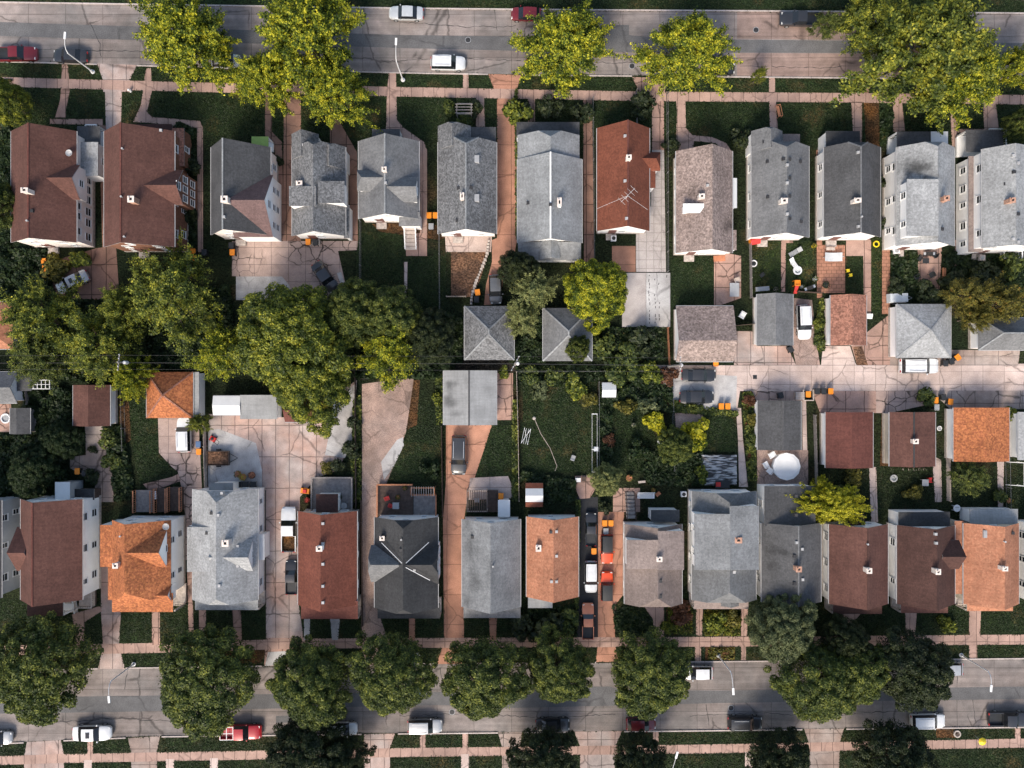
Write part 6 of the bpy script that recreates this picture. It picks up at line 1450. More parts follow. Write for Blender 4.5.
def stairs(label, r, z, mat, along='y', rail='trim', up='n', name='back_steps'):
    """flight of steps, treads along the run; up = end that is high"""
    x0, y0 = W(r[0], r[3]); x1, y1 = W(r[2], r[1]); t = thing(name, label, 'steps', ((x0 + x1) / 2, (y0 + y1) / 2, 0))
    n = max(3, int(z / .18)); mb = MB()
    for i in range(n):
        f0, f1 = i / n, (i + .94) / n; zz = z * (i + 1) / n
        if up in 'sw': zz = z * (n - i) / n
        if up in 'ns': mb.box(x0, y0 + (y1 - y0) * f0, zz - .1, x1, y0 + (y1 - y0) * f1, zz)
        else: mb.box(x0 + (x1 - x0) * f0, y0, zz - .1, x0 + (x1 - x0) * f1, y1, zz)
    mb.build('treads', mat, t)
    for k in (0, 1):
        mb = MB()
        if up in 'ns':
            xx = (x0 + .04, x1 - .04)[k]; za, zb = (0, z) if up == 'n' else (z, 0)
            mb.bar((xx, y0, za + .9), (xx, y1, zb + .9), .10, .07); mb.bar((xx, y0, za - .02), (xx, y1, zb - .06), .05, .2)
            for f in (0.03, .5, .97): mb.bar((xx, y0 + (y1 - y0) * f, max(0, za + (zb - za) * f - .1)), (xx, y0 + (y1 - y0) * f, za + (zb - za) * f + .9), .06, .06)
        mb.build('handrail', rail, t)
    return t
def frame_box(mb, x0, y0, z0, x1, y1, z1, w=.06):
    for x in (x0, x1):
        for y in (y0, y1): mb.bar((x, y, z0), (x, y, z1), w, w)
    for z in (z1,):
        for y in (y0, y1): mb.bar((x0, y, z), (x1, y, z), w, w)
        for x in (x0, x1): mb.bar((x, y0, z), (x, y1, z), w, w)

# steps and decks behind the houses
stairs('white railed wooden steps behind the small-dormered grey house', (405.5, 228, 417, 250), 1.1, 'wood_pale', up='n')
deck('deck', 'grey wooden deck behind the red-brown roof house', (313, 477, 353, 511), 'wood_grey', .55, gap='s', railmat='wood_grey')
deck('deck', 'reddish framed wooden deck with seats behind the black roof house', (378, 484, 413, 516), 'wood_dark', .5, gap='se', railmat='wood_red')
deck('deck', 'grey ramp-like deck with slatted top end behind the black roof house', (413.5, 494, 436.5, 516), 'wood_grey', .3, gap='sw', railmat='wood_red')
t = loc_thing('pergola', 'slatted pergola strip over the ramp-like grey deck', 'pergola', 424, 490, 0)
mb = MB(); frame_box(mb, -1.6, -.5, 0, 1.6, .5, 2.1, .1); mb.build('frame', 'wood_red', t); mb = MB()
for i in range(10): mb.bar((-1.5 + i * .33, -.7, 2.19), (-1.5 + i * .33, .7, 2.19), .08, .1)
mb.build('slats', 'wood_grey', t)
chair(387.5, 498, 20, 'plastic_red', 'red chair on the reddish framed deck', 1.1, .5); chair(391, 505, 160, 'plastic_red', 'second red chair beside the grey table on the reddish framed deck', .9, .5)
table(396.5, 505, 'grey square table on the reddish framed deck', 'plastic_grey', .9, .9, z=.5); pot(398, 497, 'terracotta', 'l_autumn', 'orange flower pot on the reddish framed deck'); pot(405, 488, 'terracotta', 'l_green', 'leafy pot at the back corner of the reddish framed deck')
deck('deck', 'brown wooden deck behind the weathered grey roof house', (487, 490, 498, 512), 'wood_dark', .4, rail=False)
t = loc_thing('pergola', 'dark brown pergola behind the weathered grey roof house', 'pergola', 477, 501, 0, zt=2.2)
mb = MB(); frame_box(mb, -1.35, -1.4, 0, 1.35, 1.4, 2.3, .14); mb.build('frame', 'wood_pale', t); mb = MB()
for i in range(12): mb.bar((-1.35 + i * .245, -1.5, 2.42), (-1.35 + i * .245, 1.5, 2.42), .10, .1)
mb.build('slats', 'wood_dark', t)
table(477, 500, 'small pale table under the dark brown pergola', 'plastic_grey', .8, .6)
for i, (r, lb) in enumerate((((136, 490, 153, 512), 'weathered raised timber platform nearest the brown roof house'), ((157, 488, 168, 512), 'weathered raised timber platform in the middle behind the bright orange roof'), ((170, 487, 182, 511), 'ribbed raised timber platform nearest the light grey roof'))):
    deck('timber_platform', lb, r, 'wood_dark' if i else 'wood_grey', .8, cat='platform', gap='ns', railmat='wood_red')
table(156, 495, 'little white table between the timber platforms', 'plastic_white', .5, 1.1, 15)
stairs('dark outdoor steps behind the taupe roof house', (625, 492, 634, 517), 1.3, 'wood_grey', up='s', rail='wood_dark')
t = loc_thing('garden_bench', 'dark slatted bench set behind the taupe roof house', 'bench', 646, 496, 0)
for i in range(5):
    pass
mb = MB()
for i in range(6): mb.box(-1.2, -.35 + i * .12, .42, 1.2, -.35 + i * .12 + .09, .46)
mb.build('seat', 'plastic_white', t); mb = MB()
for i in range(9): mb.bar((-1.15 + i * .29, .42, .42), (-1.15 + i * .29, .5, .95), .07, .05)
mb.bar((-1.2, .5, .95), (1.2, .5, .95), .08, .08); mb.build('backrest', 'plastic_white', t)
for sx in (-1, 1): mb = MB(); mb.box(sx * 1.1 - .05, -.3, 0, sx * 1.1 + .05, .3, .42); mb.build('leg', 'plastic_white', t)
stairs('front steps with pale railings beside the dark brown roof house', (67, 588, 78, 612), .9, 'wood_pale', up='n', rail='trim', name='front_steps')
deck('deck', 'wooden side deck with bare rails beside the dark brown roof house', (79, 588, 95, 606), 'wood_pale', .6, gap='nw', railmat='wood_pale')
deck('porch_deck', 'white framed front deck with a brown seat before the tall white house', (985, 131, 1002, 148), 'wood_dark', .6, cat='deck', gap='s', railmat='trim')
chair(988, 141, 180, 'wood_red', 'brown chair on the white framed front deck', 1.2, .6)
deck('porch_deck', 'dark front deck with white rails beside the many-windowed house', (89, 127, 100, 146), 'wood_dark', .5, cat='deck', gap='', railmat='trim')
deck('landing', 'pale grey back landing behind the tall white house', (1000, 248, 1018, 259), 'wood_pale', .5, cat='deck', gap='n', railmat='trim')
# play yard behind the vented grey roof
for a in ((751.5, 241, 'redorange'),):
    t = loc_thing('toy_slide', 'orange-red toy house at the corner of the vented grey roof house', 'toy', 754, 241, 10)
    mb = MB(); mb.box(-.6, -.45, 0, .6, .45, .9); mb.build('body', 'plastic_orange', t); mb = MB(); mb.slab([[(-.7, -.55, .9), (.7, -.55, .9), (.7, 0, 1.3), (-.7, 0, 1.3)], [(-.7, 0, 1.3), (.7, 0, 1.3), (.7, .55, .9), (-.7, .55, .9)]], .05, 0, 0, 0); mb.build('roof', 'plastic_red', t)
def ring(px, py, mat, label, r=.5, t_=.09, name='ring', cat='toy', fill=None):
    t = loc_thing(name, label, cat, px, py, 0, .03)
    mb = MB(); mb.tube([(r * math.cos(k * math.pi / 10), r * math.sin(k * math.pi / 10), t_ + .01) for k in range(21)], t_, 6); mb.build('rim', mat, t)
    mb = MB(); mb.lathe(0, 0, [(r * .97, .012), (r * .97, .03)] if fill else [(.16, .02), (.14, .35), (.05, .4)], 18); mb.build('bottom' if fill else 'centre_post', fill or mat, t)
ring(763.5, 242.5, 'stone', 'pale ring on the lawn beside the orange toy house', .42, .10, 'fire_ring', 'fire ring', 'plastic_black')
ring(754.5, 263, 'plastic_white', 'white ring with dark middle on the toy-strewn lawn', .42, .09, 'fire_ring', 'fire ring', 'plastic_black')
ring(798.5, 270, 'plastic_white', 'white round paddling pool on the toy-strewn lawn', .52, .12, 'paddling_pool', 'paddling pool', 'cloth_white')
ring(877.5, 243.5, 'plastic_yellow', 'yellow ring on the grass strip behind the slate roof', .38, .10, 'swim_ring', 'swim ring', 'g_lawn')
lounger(794.5, 264, 35, 'blue-white lounger beside the white paddling pool'); lounger(795.5, 252, -60, 'pale lounger near the walk on the toy-strewn lawn', 'plastic_grey')
t = loc_thing('play_slide', 'red and orange play slide on the toy-strewn lawn', 'slide', 796, 286, 0)
mb = MB(); frame_box(mb, -.35, 0, 0, .35, .7, 1.1, .09); mb.box(-.35, 0, .85, .35, .7, .9); mb.build('tower', 'plastic_orange', t); mb = MB(); mb.bar((0, 0, .9), (0, -1.0, .12), .5, .06); mb.build('slide', 'plastic_red', t)
pot(802, 287, 'plastic_grey', 'l_dark', 'grey pot beside the play slide'); grill(809, 288, 20, 'black barbecue near the low brown fence'); pot(814, 246, 'plastic_yellow', 'l_autumn', 'yellow flower pot at the red brick path'); pot(815, 279, 'plastic_white', 'l_green', 'white pot at the red brick path edge')
table(762, 289, 'grey bench table above the streaked garage', 'plastic_grey', 1.9, .6, 5); pot(776, 289, 'stone', 'l_dark', 'stone pot beside the grey bench table'); chair(762, 275, 40, 'plastic_black', 'black chair on the dark part of the toy-strewn lawn')
# red brick patio yard
t = loc_thing('hammock', 'grey striped hammock on the red brick patio', 'hammock', 833, 257, 0)
mb = MB(); mb.bar((-1.2, 0, .1), (1.2, 0, .1), .08, .08); [mb.bar((s_ * 1.1, 0, .1), (s_ * 1.3, 0, 1.1), .07, .07) for s_ in (-1, 1)]; mb.build('stand', 'steel', t); mb = MB()
mb.slab([[(-1.2 + i * .3, -.6, .75 - .35 * (1 - ((i - 4) / 4) ** 2)), (-.9 + i * .3, -.6, .75 - .35 * (1 - ((i - 3) / 4) ** 2)), (-.9 + i * .3, .6, .75 - .35 * (1 - ((i - 3) / 4) ** 2)), (-1.2 + i * .3, .6, .75 - .35 * (1 - ((i - 4) / 4) ** 2))] for i in range(8)], .03, 0, 0, 0); mb.build('cloth', 'tarp', t)
table(830, 249, 'narrow pale table above the striped hammock', 'wood_pale', 1.2, .4); pot(825.5, 285, 'plastic_black', 'l_dark', 'black pot at the corner of the red brick patio', .4)
for x_, y_, l_ in ((848.3, 270.5, 'upper pale'), (851, 275, 'lower pale')): table(x_, y_, l_ + ' stool on the lawn beside the red brick patio', 'plastic_yellow', .42, .42, 10, h=.45)
t = loc_thing('garden_step', 'white concrete block at the end of the pink walk', 'step', 869.5, 315, 0); mb = MB(); mb.box(-.55, -.2, 0, .55, .2, .3); mb.box(-.55, -.5, 0, .55, -.201, .15); mb.build('treads', 'w_white', t)
# patio of black chairs behind the soot-stained roof
chair(917, 277, 30, 'plastic_black', 'black chair at the lower corner of the pink patio', 1.2); chair(925.5, 281, 170, 'plastic_black', 'black chair with its back to the dark shrub', 1.2); chair(932, 275, -60, 'plastic_black', 'black chair near the middle of the pink patio', 1.2); chair(920, 258, 60, 'plastic_black', 'black chair against the house side of the pink patio', 1.2); chair(935, 255, -120, 'plastic_black', 'black chair beside the grill on the pink patio', 1.2)
grill(928, 254, 0, 'black barbecue on the pink patio behind the soot-stained roof'); table(925, 261, 'small dark table among the black chairs', 'plastic_black', .9, .7)
t = loc_thing('garden_bench', 'reddish wooden bench in the strip beside the pink patio', 'bench', 944.5, 273, 90)
mb = MB(); [mb.box(-.7, -.25 + i * .13, .4, .7, -.15 + i * .13, .44) for i in range(4)]; mb.build('seat', 'wood_red', t); mb = MB(); mb.bar((-.7, .3, .66), (.7, .3, .66), .05, .4); mb.build('backrest', 'wood_red', t); [MB().box(0, 0, 0, 0, 0, 0)]
for sx in (-1, 1): mb = MB(); mb.box(sx * .6 - .04, -.2, 0, sx * .6 + .04, .25, .4); mb.build('leg', 'wood_red', t)
t = loc_thing('air_conditioner', 'white outdoor cooling unit behind the soot-stained roof', 'air conditioner', 895.5, 251, 8); mb = MB(); mb.box(-.4, -.4, .05, .4, .4, .85); mb.build('casing', 'plastic_white', t); mb = MB(); mb.lathe(0, 0, [(.3, .855), (.28, .90), (.05, .9)], 14); mb.build('fan_guard', 'plastic_grey', t)
t = loc_thing('air_conditioner', 'cooling unit on the red slab behind the tall white house', 'air conditioner', 981, 258, 0); mb = MB(); mb.box(-.4, -.4, .05, .4, .4, .85); mb.build('casing', 'stone', t); mb = MB(); mb.lathe(0, 0, [(.3, .855), (.28, .90), (.05, .9)], 14); mb.build('fan_guard', 'plastic_grey', t)
t = loc_thing('air_conditioner', 'cooling unit on the dark grass behind the rusty red house', 'air conditioner', 613.5, 238.5, 0); mb = MB(); mb.box(-.36, -.36, .05, .36, .36, .8); mb.build('casing', 'plastic_white', t); mb = MB(); mb.lathe(0, 0, [(.27, .805), (.25, .84), (.05, .84)], 14); mb.build('fan_guard', 'plastic_black', t)
t = loc_thing('air_conditioner', 'cooling unit at the back corner of the blue-grey roof house', 'air conditioner', 683.5, 494, 0); mb = MB(); mb.box(-.36, -.36, .05, .36, .36, .8); mb.build('casing', 'plastic_white', t); mb = MB(); mb.lathe(0, 0, [(.27, .805), (.25, .84), (.05, .84)], 14); mb.build('fan_guard', 'plastic_black', t)
sheet('pad', [q(977, 255, 990, 269)], .016, 'c_salmon')
# behind mottled roof
table(734, 290, 'grey slatted table on the long pink patio', 'plastic_grey', 1.3, 1.9); chair(737, 280, 20, 'wood_pale', 'pale chair above the grey slatted table', 1.2); chair(742.5, 315, 60, 'plastic_white', 'white lattice chair beside the streaked garage', 1.5)
t = loc_thing('doormat_step', 'orange step at the back of the mottled roof house', 'step', 720, 258, 4); mb = MB(); mb.box(-.8, -.4, 0, .8, .4, .25); mb.build('tread', 'terracotta', t)
# round pool
t = loc_thing('round_pool', 'round white covered pool behind the flat grey garage', 'pool', 786.5, 466.5, 0, zt=.9)
mb = MB(); n = 12; mb.lathe(0, 0, [(1.85, 0), (1.85, .95)], n, cap=False); mb.build('pool_wall', 'plastic_white', t); mb = MB(); mb.lathe(0, 0, [(1.92, .955), (1.92, 1.0), (1.5, 1.06), (.8, 1.0), (.02, .98)], n); mb.build('cover', 'cloth_white', t)
chair(772, 455, 30, 'plastic_white', 'white chair nearest the flat grey garage wall by the pool', 1.5); chair(766, 465, 120, 'plastic_white', 'white chair by the pool, left of the others', 1.4); chair(770, 471, -40, 'plastic_white', 'white chair by the pool, closest to the dark grey roof', 1.4)
t = loc_thing('bin_pen', 'pale timber pen holding an orange lidded bin', 'bin pen', 808.5, 395, 0); mb = MB(); [mb.bar(a, b, .12, .5) for a, b in (((-.7, -.75, .3), (-.7, .75, .3)), ((.7, -.75, .3), (.7, .75, .3)), ((-.7, -.75, .3), (.7, -.75, .3)))]; mb.build('side_walls', 'wood_pale', t)
t = loc_thing('crate', 'pale crate beside the timber bin pen', 'crate', 800, 396, 0); mb = MB(); [mb.box(-.6, -.5 + k * .27, .0, .6, -.27 + k * .27, .6) for k in range(4)]; mb.build('boards', 'wood_pale', t)
t = loc_thing('drain_cover', 'dark square drain cover in the alley', 'drain cover', 756, 377, 0, .011); mb = MB(); mb.box(-.28, -.28, 0, .28, .28, .02); mb.build('rim', 'plastic_black', t); mb = MB(); [mb.box(-.22, -.2 + i * .1, .021, .22, -.14 + i * .1, .03) for i in range(5)]; mb.build('grate', 'plastic_black', t)
# tarp and slab
t = loc_thing('tarp_cover', 'wrinkled silvery tarp over a deck behind the blue-grey roof house', 'tarp', 719, 470, 0, zt=.6)
mb = MB(); rs = np.random.default_rng(3); nx, ny = 26, 22; P = []
for j in range(ny):
    for i in range(nx):
        x = -2.5 + 5 * i / (nx - 1); y = -2.1 + 4.2 * j / (ny - 1); P.append((x, y, .55 + .10 * math.sin((x * .8 + y) * 6) * math.sin(y * 2 + x) + rs.normal(0, .025)))
mb.add(P, [[j * nx + i, j * nx + i + 1, (j + 1) * nx + i + 1, (j + 1) * nx + i] for j in range(ny - 1) for i in range(nx - 1)]); mb.build('cover', 'tarp_dark', t) if 'tarp_dark' in MATS else mb.build('cover', 'plastic_grey', t)
mb = MB(); mb.box(-2.45, -2.05, 0, 2.45, 2.05, .38); mb.build('platform', 'wood_grey', t)
sheet('pad', [[(675, 413), (703, 413), (704, 440), (676, 432)]], .013, 'c_gravel')
t = loc_thing('garden_cart', 'red and black cart behind the blue-grey roof house', 'cart', 722, 484, 0); mb = MB(); mb.box(-.9, -.5, .3, .9, .5, .8, 0, 1.1); mb.build('tub', 'plastic_black', t); mb = MB(); mb.box(-.95, -.3, .82, -.3, .3, .95); mb.build('seat', 'plastic_red', t); [mb2.build('wheel', 'black_rubber', t) for mb2 in [(lambda m: (m.tube([(sx * .6, sy * .55 - .06, .22), (sx * .6, sy * .55 + .06, .22)], .22, 10), m)[1])(MB()) for sx in (-1, 1) for sy in (-1, 1)]]
# big lawn
t = loc_thing('clothes_airer', 'white metal airer on the big lawn', 'clothes airer', 526, 436, -12)
mb = MB(); [mb.bar((-.45 + k * .3, -1.1, .9), (-.45 + k * .3, 1.1, .9), .03, .03) for k in range(4)]; mb.build('rails', 'plastic_white', t); mb = MB()
for sx in (-1, 1): mb.bar((sx * .45, -1.1, 0), (-sx * .45, 1.1, .9), .035, .035); mb.bar((sx * .45, 1.1, 0), (-sx * .45, -1.1, .9), .035, .035)
mb.build('legs', 'plastic_white', t)
pts = [(535, 420, .05), (541, 434, .03), (550, 448, .03), (557, 466, .03), (555, 471, .03)]
mb = MB(); mb.tube([(*W(a, b), c + .03) for a, b, c in pts], .035, 6); o = mb.build('garden_hose', 'wood_pale', None); tag(o, 'long pale hose lying across the big lawn', 'hose')
t = loc_thing('garden_post', 'pale post with a lamp top near the hose on the big lawn', 'post', 534, 418, 0); mb = MB(); mb.tube([(0, 0, 0), (0, 0, 1.1)], .06, 8); mb.build('post', 'wood_pale', t); mb = MB(); mb.lathe(0, 0, [(.1, 1.1), (.25, 1.2), (.2, 1.4), (.02, 1.45)], 10); mb.build('lamp_top', 'stone', t)
t = loc_thing('clothes_line', 'white post clothes line beside the lawn fence', 'clothes line', 594.5, 443, 0, zt=1.7)
for sy, n_ in ((4.0, 1), (-.9, 0), (-4.0, 0)):
    mb = MB(); mb.bar((0, sy, 0), (0, sy, 1.8), .09, .09); mb.bar((-.4, sy, 1.8), (.4, sy, 1.8), .09, .09); mb.build('post', 'trim', t)
for sx in (-.35, .35): mb = MB(); mb.bar((sx, -4, 1.84), (sx, 4, 1.84), .03, .03); mb.build('line', 'trim', t)
t = loc_thing('garden_box', 'small white box at the lawn fence', 'box', 596, 449, 0); mb = MB(); mb.box(-.28, -.28, 0, .28, .28, .5); mb.build('box', 'plastic_white', t); mb = MB(); mb.box(-.31, -.31, .505, .31, .31, .57); mb.build('lid', 'plastic_white', t)
chair(573, 458, 70, 'plastic_grey', 'grey chair alone on the big lawn', 1.1); chair(578, 480, 0, 'plastic_white', 'white chair on the little round patio', 1.1); table(584, 479, 'brown stool on the little round patio', 'wood_dark', .6, .6, h=.45)
t = loc_thing('birdbath', 'round grey birdbath on the open back lawn', 'birdbath', 660, 441, 0); mb = MB(); mb.lathe(0, 0, [(.25, 0), (.1, .1), (.09, .7), (.15, .75)], 10); mb.build('pedestal', 'stone', t); mb = MB(); mb.lathe(0, 0, [(.1, .75), (.45, .85), (.45, .9), (.36, .86), (.02, .84)], 16); mb.build('basin', 'plastic_white', t)
table(642, 482, 'long pale plank bench near the dark lawn edge', 'wood_pale', 1.0, .3, 5, h=.4); pot(629, 478, 'terracotta', 'l_autumn', 'orange flower pot by the pale plank bench', .4); pot(633.5, 425, 'stone', 'l_grey', 'pale stone pot on the open back lawn'); pot(653, 490, 'terracotta', 'l_autumn', 'terracotta pot beside the slatted bench'); chair(658, 494, 40, 'terracotta', 'orange-brown chair beside the slatted bench')
# left yards
t = loc_thing('trellis', 'white open trellis frame at the left picture edge', 'trellis', 40, 384.5, 0, zt=2)
mb = MB(); frame_box(mb, -1.4, -.6, 0, 1.4, .6, 2.1, .09); mb.build('frame', 'trim', t); mb = MB(); [mb.bar((-1.4 + k * .56, -.6, 2.12), (-1.4 + k * .56, .6, 2.12), .07, .06) for k in range(1, 5)]; mb.bar((-1.4, 0, 2.17), (1.4, 0, 2.17), .06, .05); mb.build('slats', 'trim', t)
ring(4, 418.5, 'plastic_white', 'white round tub beside the two-tone shed', .6, .12, 'water_tub', 'tub', 'plastic_grey'); sheet('patio', [q(-20, 404, 11, 432)], .012, 'c_pink')
t = loc_thing('utility_trailer', 'brown open trailer with dark tarp on the grey concrete yard', 'trailer', 219, 458, 0)
mb = MB(); mb.box(-1.5, -1.0, .45, 1.5, 1.0, .55); [mb.box(a, b, .55, c, d, 1.0) for a, b, c, d in ((-1.5, -1, 1.5, -.93), (-1.5, .93, 1.5, 1), (-1.5, -.93, -1.43, .93), (1.43, -.93, 1.5, .93))]; mb.build('box', 'wood_dark', t); mb = MB(); mb.box(-1.42, -.9, .56, 1.42, .9, .85, 0, .95); mb.build('load', 'g_dirt', t); mb = MB(); mb.tube([(1.5, -.6, .45), (2.6, 0, .45), (1.5, .6, .45)], .06); mb.build('tow_bar', 'plastic_black', t)
wm_ = [me for n, me, l in CARM[('sedan', 'black', None, 'black_hole')] if n == 'wheel'][0]
for sy in (-1, 1): link('wheel', wm_, t, (-.1, sy * 1.15, .33))
t = loc_thing('lawn_mower', 'red lawn mower by the striped fence', 'mower', 212, 439, 60); mb = MB(); mb.box(-.35, -.45, .1, .35, .45, .4, 0, .85); mb.build('deck', 'plastic_red', t); mb = MB(); mb.lathe(0, 0, [(.2, .4), (.2, .6), (.1, .65)], 10); mb.build('engine', 'plastic_black', t); mb = MB(); mb.bar((-.25, -.4, .35), (-.25, -1.2, .95), .05, .05); mb.bar((.25, -.4, .35), (.25, -1.2, .95), .05, .05); mb.bar((-.25, -1.2, .95), (.25, -1.2, .95), .05, .05); mb.build('handle', 'plastic_black', t)
for sx in (-1, 1):
    for sy in (-1, 1): mb = MB(); mb.tube([(sx * .38 - .04, sy * .35, .12), (sx * .38 + .04, sy * .35, .12)], .12, 10); mb.build('wheel', 'black_rubber', t)
for x_, y_, m_, l_ in ((238, 474, 'l_autumn', 'autumn coloured plant pot nearest the trailer'), (243, 477, 'l_gold', 'yellow plant pot in the middle of the pot row'), (252, 475, 'l_redshrub', 'reddish plant pot at the end of the pot row')): pot(x_, y_, 'terracotta', m_, l_, .42)
for x_, l_ in ((238, 'first'), (245, 'second'), (253, 'third')): table(x_, 484.5, l_ + ' low black planter box in line behind the light grey roof house', 'plastic_black', .9, .8, h=.5)
t = loc_thing('ride_on_toy', 'orange ride-on toy car by the grey deck', 'toy', 305, 491, -8); mb = MB(); mb.box(-.7, -.4, .15, .7, .4, .6, 0, .85); mb.build('body', 'plastic_orange', t); mb = MB(); mb.box(-.3, -.28, .6, .3, .28, .85, 0, .8); mb.build('cabin', 'plastic_red', t)
for sx in (-1, 1):
    for sy in (-1, 1): mb = MB(); mb.tube([(sx * .45, sy * .4 - .06, .17), (sx * .45, sy * .4 + .06, .17)], .17, 10); mb.build('wheel', 'black_rubber', t)
pot(307, 500, 'plastic_red', 'l_redshrub', 'red pot beside the grey deck', .35); table(345, 505, 'round grey table on the grey deck', 'plastic_grey', .9, .9, rnd=True, z=.56); pot(340, 497, 'plastic_black', 'l_dark', 'dark pot on the grey deck')
t = loc_thing('lawn_table', 'grey table top lying on the dark grass, orange chair beside', 'table', 980, 449, 0) if False else None
table(924.5, 482.5, 'grey table on the dark lawn behind the very dark brown roof', 'plastic_grey', .9, .9); chair(930, 480, 90, 'plastic_red', 'red chair beside the grey table on the dark lawn', 1.0); ring(895, 478.5, 'plastic_grey', 'grey oval tub on the dark lawn', .42, .12, 'water_tub', 'tub', 'plastic_grey')
ring(941, 428.5, 'plastic_white', 'pale round lid on the grass beside the bright orange garage', .3, .06, 'pond_lid', 'lid', 'plastic_grey'); table(956, 508, 'white round table by the grey sunroom roof', 'plastic_white', 1.0, 1.0, rnd=True); chair(956, 508.5, 0, 'plastic_grey', 'grey chair tucked at the white round table', .9)
t = loc_thing('goal_frame', 'white goal frame on the dark lawn at the picture edge', 'goal', 1017, 474, 0, zt=1)
mb = MB(); [mb.bar(a, b, .08, .08) for a, b in (((-1.0, 1.6, .05), (.6, 1.6, 1.6)), ((.6, 1.6, 1.6), (.6, -1.6, 1.6)), ((.6, -1.6, 1.6), (-1.0, -1.6, .05)), ((.6, 1.6, 0), (.6, 1.6, 1.6)), ((.6, -1.6, 0), (.6, -1.6, 1.6)))]; mb.build('frame', 'trim', t)
pot(1008.5, 500.5, 'terracotta', 'l_autumn', 'terracotta pot by the goal frame lawn', .35)
for k in range(5): pot(905 + k * 5.1, 469.3, 'stone', 'l_under', ('first', 'second', 'third', 'fourth', 'fifth')[k] + ' small yellowish pot along the white-vent garage wall', .22)
# lawns up front
t = loc_thing('arbor', 'grey timber arbor on the lawn of the skylight house', 'arbor', 464, 109, 0, zt=2); mb = MB(); frame_box(mb, -1.0, -.7, 0, 1.0, .7, 2.1, .1); mb.build('frame', 'wood_grey', t); mb = MB(); [mb.bar((-1.2, -.6 + k * .4, 2.2), (1.2, -.6 + k * .4, 2.2), .08, .1) for k in range(4)]; mb.build('slats', 'wood_grey', t)
t = loc_thing('hand_cart', 'reddish handrail frame beside the vented roof house walk', 'handrail', 779, 111, 12); mb = MB(); frame_box(mb, -.25, -.8, 0, .25, .8, .8, .06); mb.build('frame', 'wood_red', t); mb = MB(); mb.box(-.2, -.75, .3, .2, .75, .34); mb.build('shelf', 'wood_red', t)
t = loc_thing('garden_umbrella', 'open yellow parasol on the bottom pavement', 'parasol', 983, 742, 0, zt=2); mb = MB(); mb.lathe(0, 0, [(.55, 1.85), (.3, 2.05), (.03, 2.2)], 8, cap=False); mb.build('canopy', 'plastic_yellow', t); mb = MB(); mb.tube([(0, 0, 0), (0, 0, 2.2)], .03); mb.build('pole', 'steel', t)
t = loc_thing('planter_ring', 'stone ring around a stump on the bottom verge', 'planter', 958.5, 735, 0); mb = MB(); mb.lathe(0, 0, [(.5, 0), (.5, .25), (.36, .26), (.34, .1), (.02, .1)], 14); mb.build('ring', 'stone', t); mb = MB(); mb.lathe(0, 0, [(.24, .1), (.2, .35), (.02, .36)], 9); mb.build('stump', 'wood_dark', t)
for x_, y_, l_ in ((129, 90, 'pale hydrant by the fork of the pink driveway'), (339, 118, 'pale hydrant on the lawn before the white-dormered house')):
    t = loc_thing('fire_hydrant', l_, 'hydrant', x_, y_, 0); mb = MB(); mb.lathe(0, 0, [(.18, 0), (.13, .1), (.13, .55), (.17, .58), (.12, .7), (.02, .78)], 10); mb.build('barrel', 'plastic_white', t); mb = MB(); mb.tube([(-.25, 0, .42), (.25, 0, .42)], .07, 8); mb.build('outlets', 'plastic_white', t)
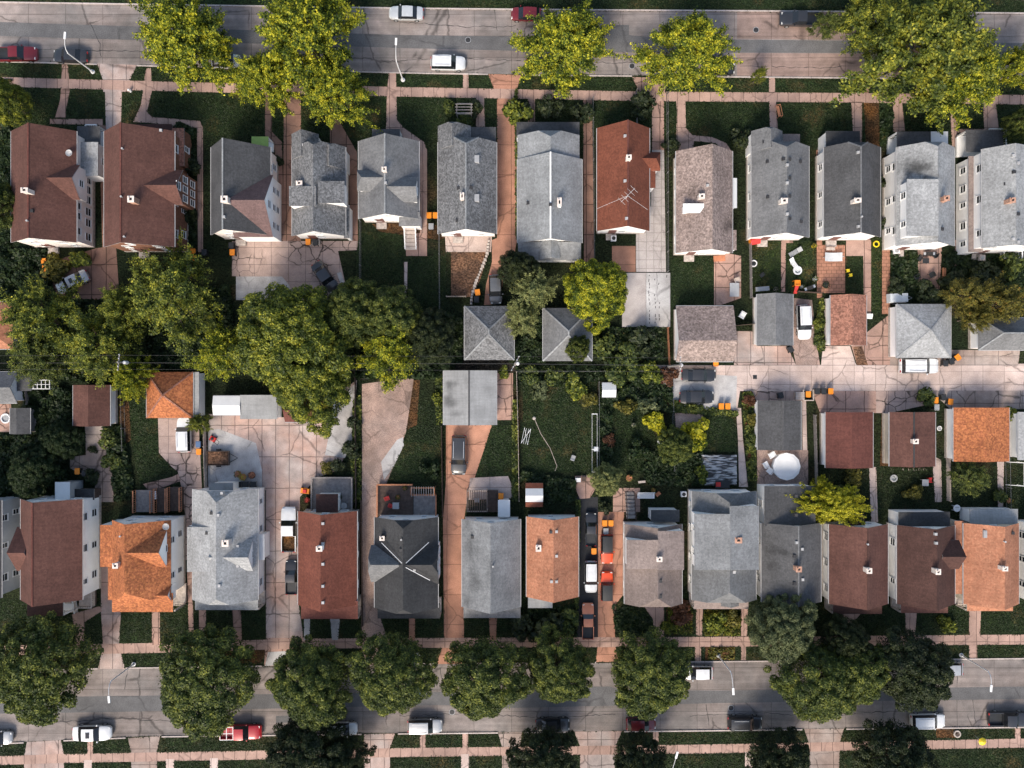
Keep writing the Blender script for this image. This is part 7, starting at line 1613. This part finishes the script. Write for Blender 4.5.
# curved stone wall beside the salmon driveway
mb = MB(); pts = [(489, 240), (487, 255), (482, 268), (476, 282), (472, 296), (471, 305)]
w = [W(*p) for p in pts]
for (xa, ya), (xb, yb) in zip(w, w[1:]):
    m = max(2, int(math.hypot(xb - xa, yb - ya) / .4))
    for i in range(m):
        xx, yy = xa + (xb - xa) * (i + .5) / m, ya + (yb - ya) * (i + .5) / m; s_ = random.uniform(.16, .24); mb.box(xx - s_, yy - s_, 0, xx + s_, yy + s_, random.uniform(.3, .45), 0, .8)
o = mb.build('stone_wall', 'stone'); tag(o, 'low curved stone wall between the red dirt yard and salmon driveway', 'wall')
# ---------------------------------------------------------------- light, sky, camera
SUN_EL, SUN_AZ = 42.0, 198.0       # azimuth clockwise from the top of the picture: light comes from below, a little from the left
w = bpy.data.worlds.new('World'); scn.world = w; w.use_nodes = True
nt = w.node_tree; nt.nodes.clear()
sky = nn(nt, 'ShaderNodeTexSky', sky_type='NISHITA', sun_disc=False); sky.sun_elevation = R(SUN_EL); sky.sun_rotation = R(SUN_AZ); sky.air_density = 1.2; sky.dust_density = 3.0
bg = nn(nt, 'ShaderNodeBackground'); bg.inputs['Strength'].default_value = .15
wo = nn(nt, 'ShaderNodeOutputWorld'); nt.links.new(sky.outputs[0], bg.inputs[0]); nt.links.new(bg.outputs[0], wo.inputs[0])
sl = bpy.data.lights.new('sun', 'SUN'); sl.energy = 2.6; sl.angle = R(19); sl.color = (1, .89, .76)
so = bpy.data.objects.new('sun', sl); COL.objects.link(so); so.location = (0, -60, 80)
d = np.array((math.sin(R(SUN_AZ)) * math.cos(R(SUN_EL)), math.cos(R(SUN_AZ)) * math.cos(R(SUN_EL)), math.sin(R(SUN_EL))))
from mathutils import Vector
so.rotation_euler = Vector(-d).to_track_quat('-Z', 'Y').to_euler()
cd = bpy.data.cameras.new('camera'); cd.lens = 28; cd.sensor_width = 36; cd.clip_end = 3000; cd.clip_start = 1
co = bpy.data.objects.new('camera', cd); COL.objects.link(co); co.location = (0, 0, H); co.rotation_euler = (0, 0, 0); scn.camera = co
scn.view_settings.view_transform = 'Standard'; scn.view_settings.look = 'None'; scn.view_settings.exposure = 0.62; scn.view_settings.gamma = 1.0; scn.view_settings.use_curve_mapping = False
scn.cycles.max_bounces = 6; scn.cycles.transparent_max_bounces = 4; scn.cycles.use_denoising = True
for o in bpy.data.objects:
    if '_o' in o: del o['_o']
print('objects', len(bpy.data.objects))
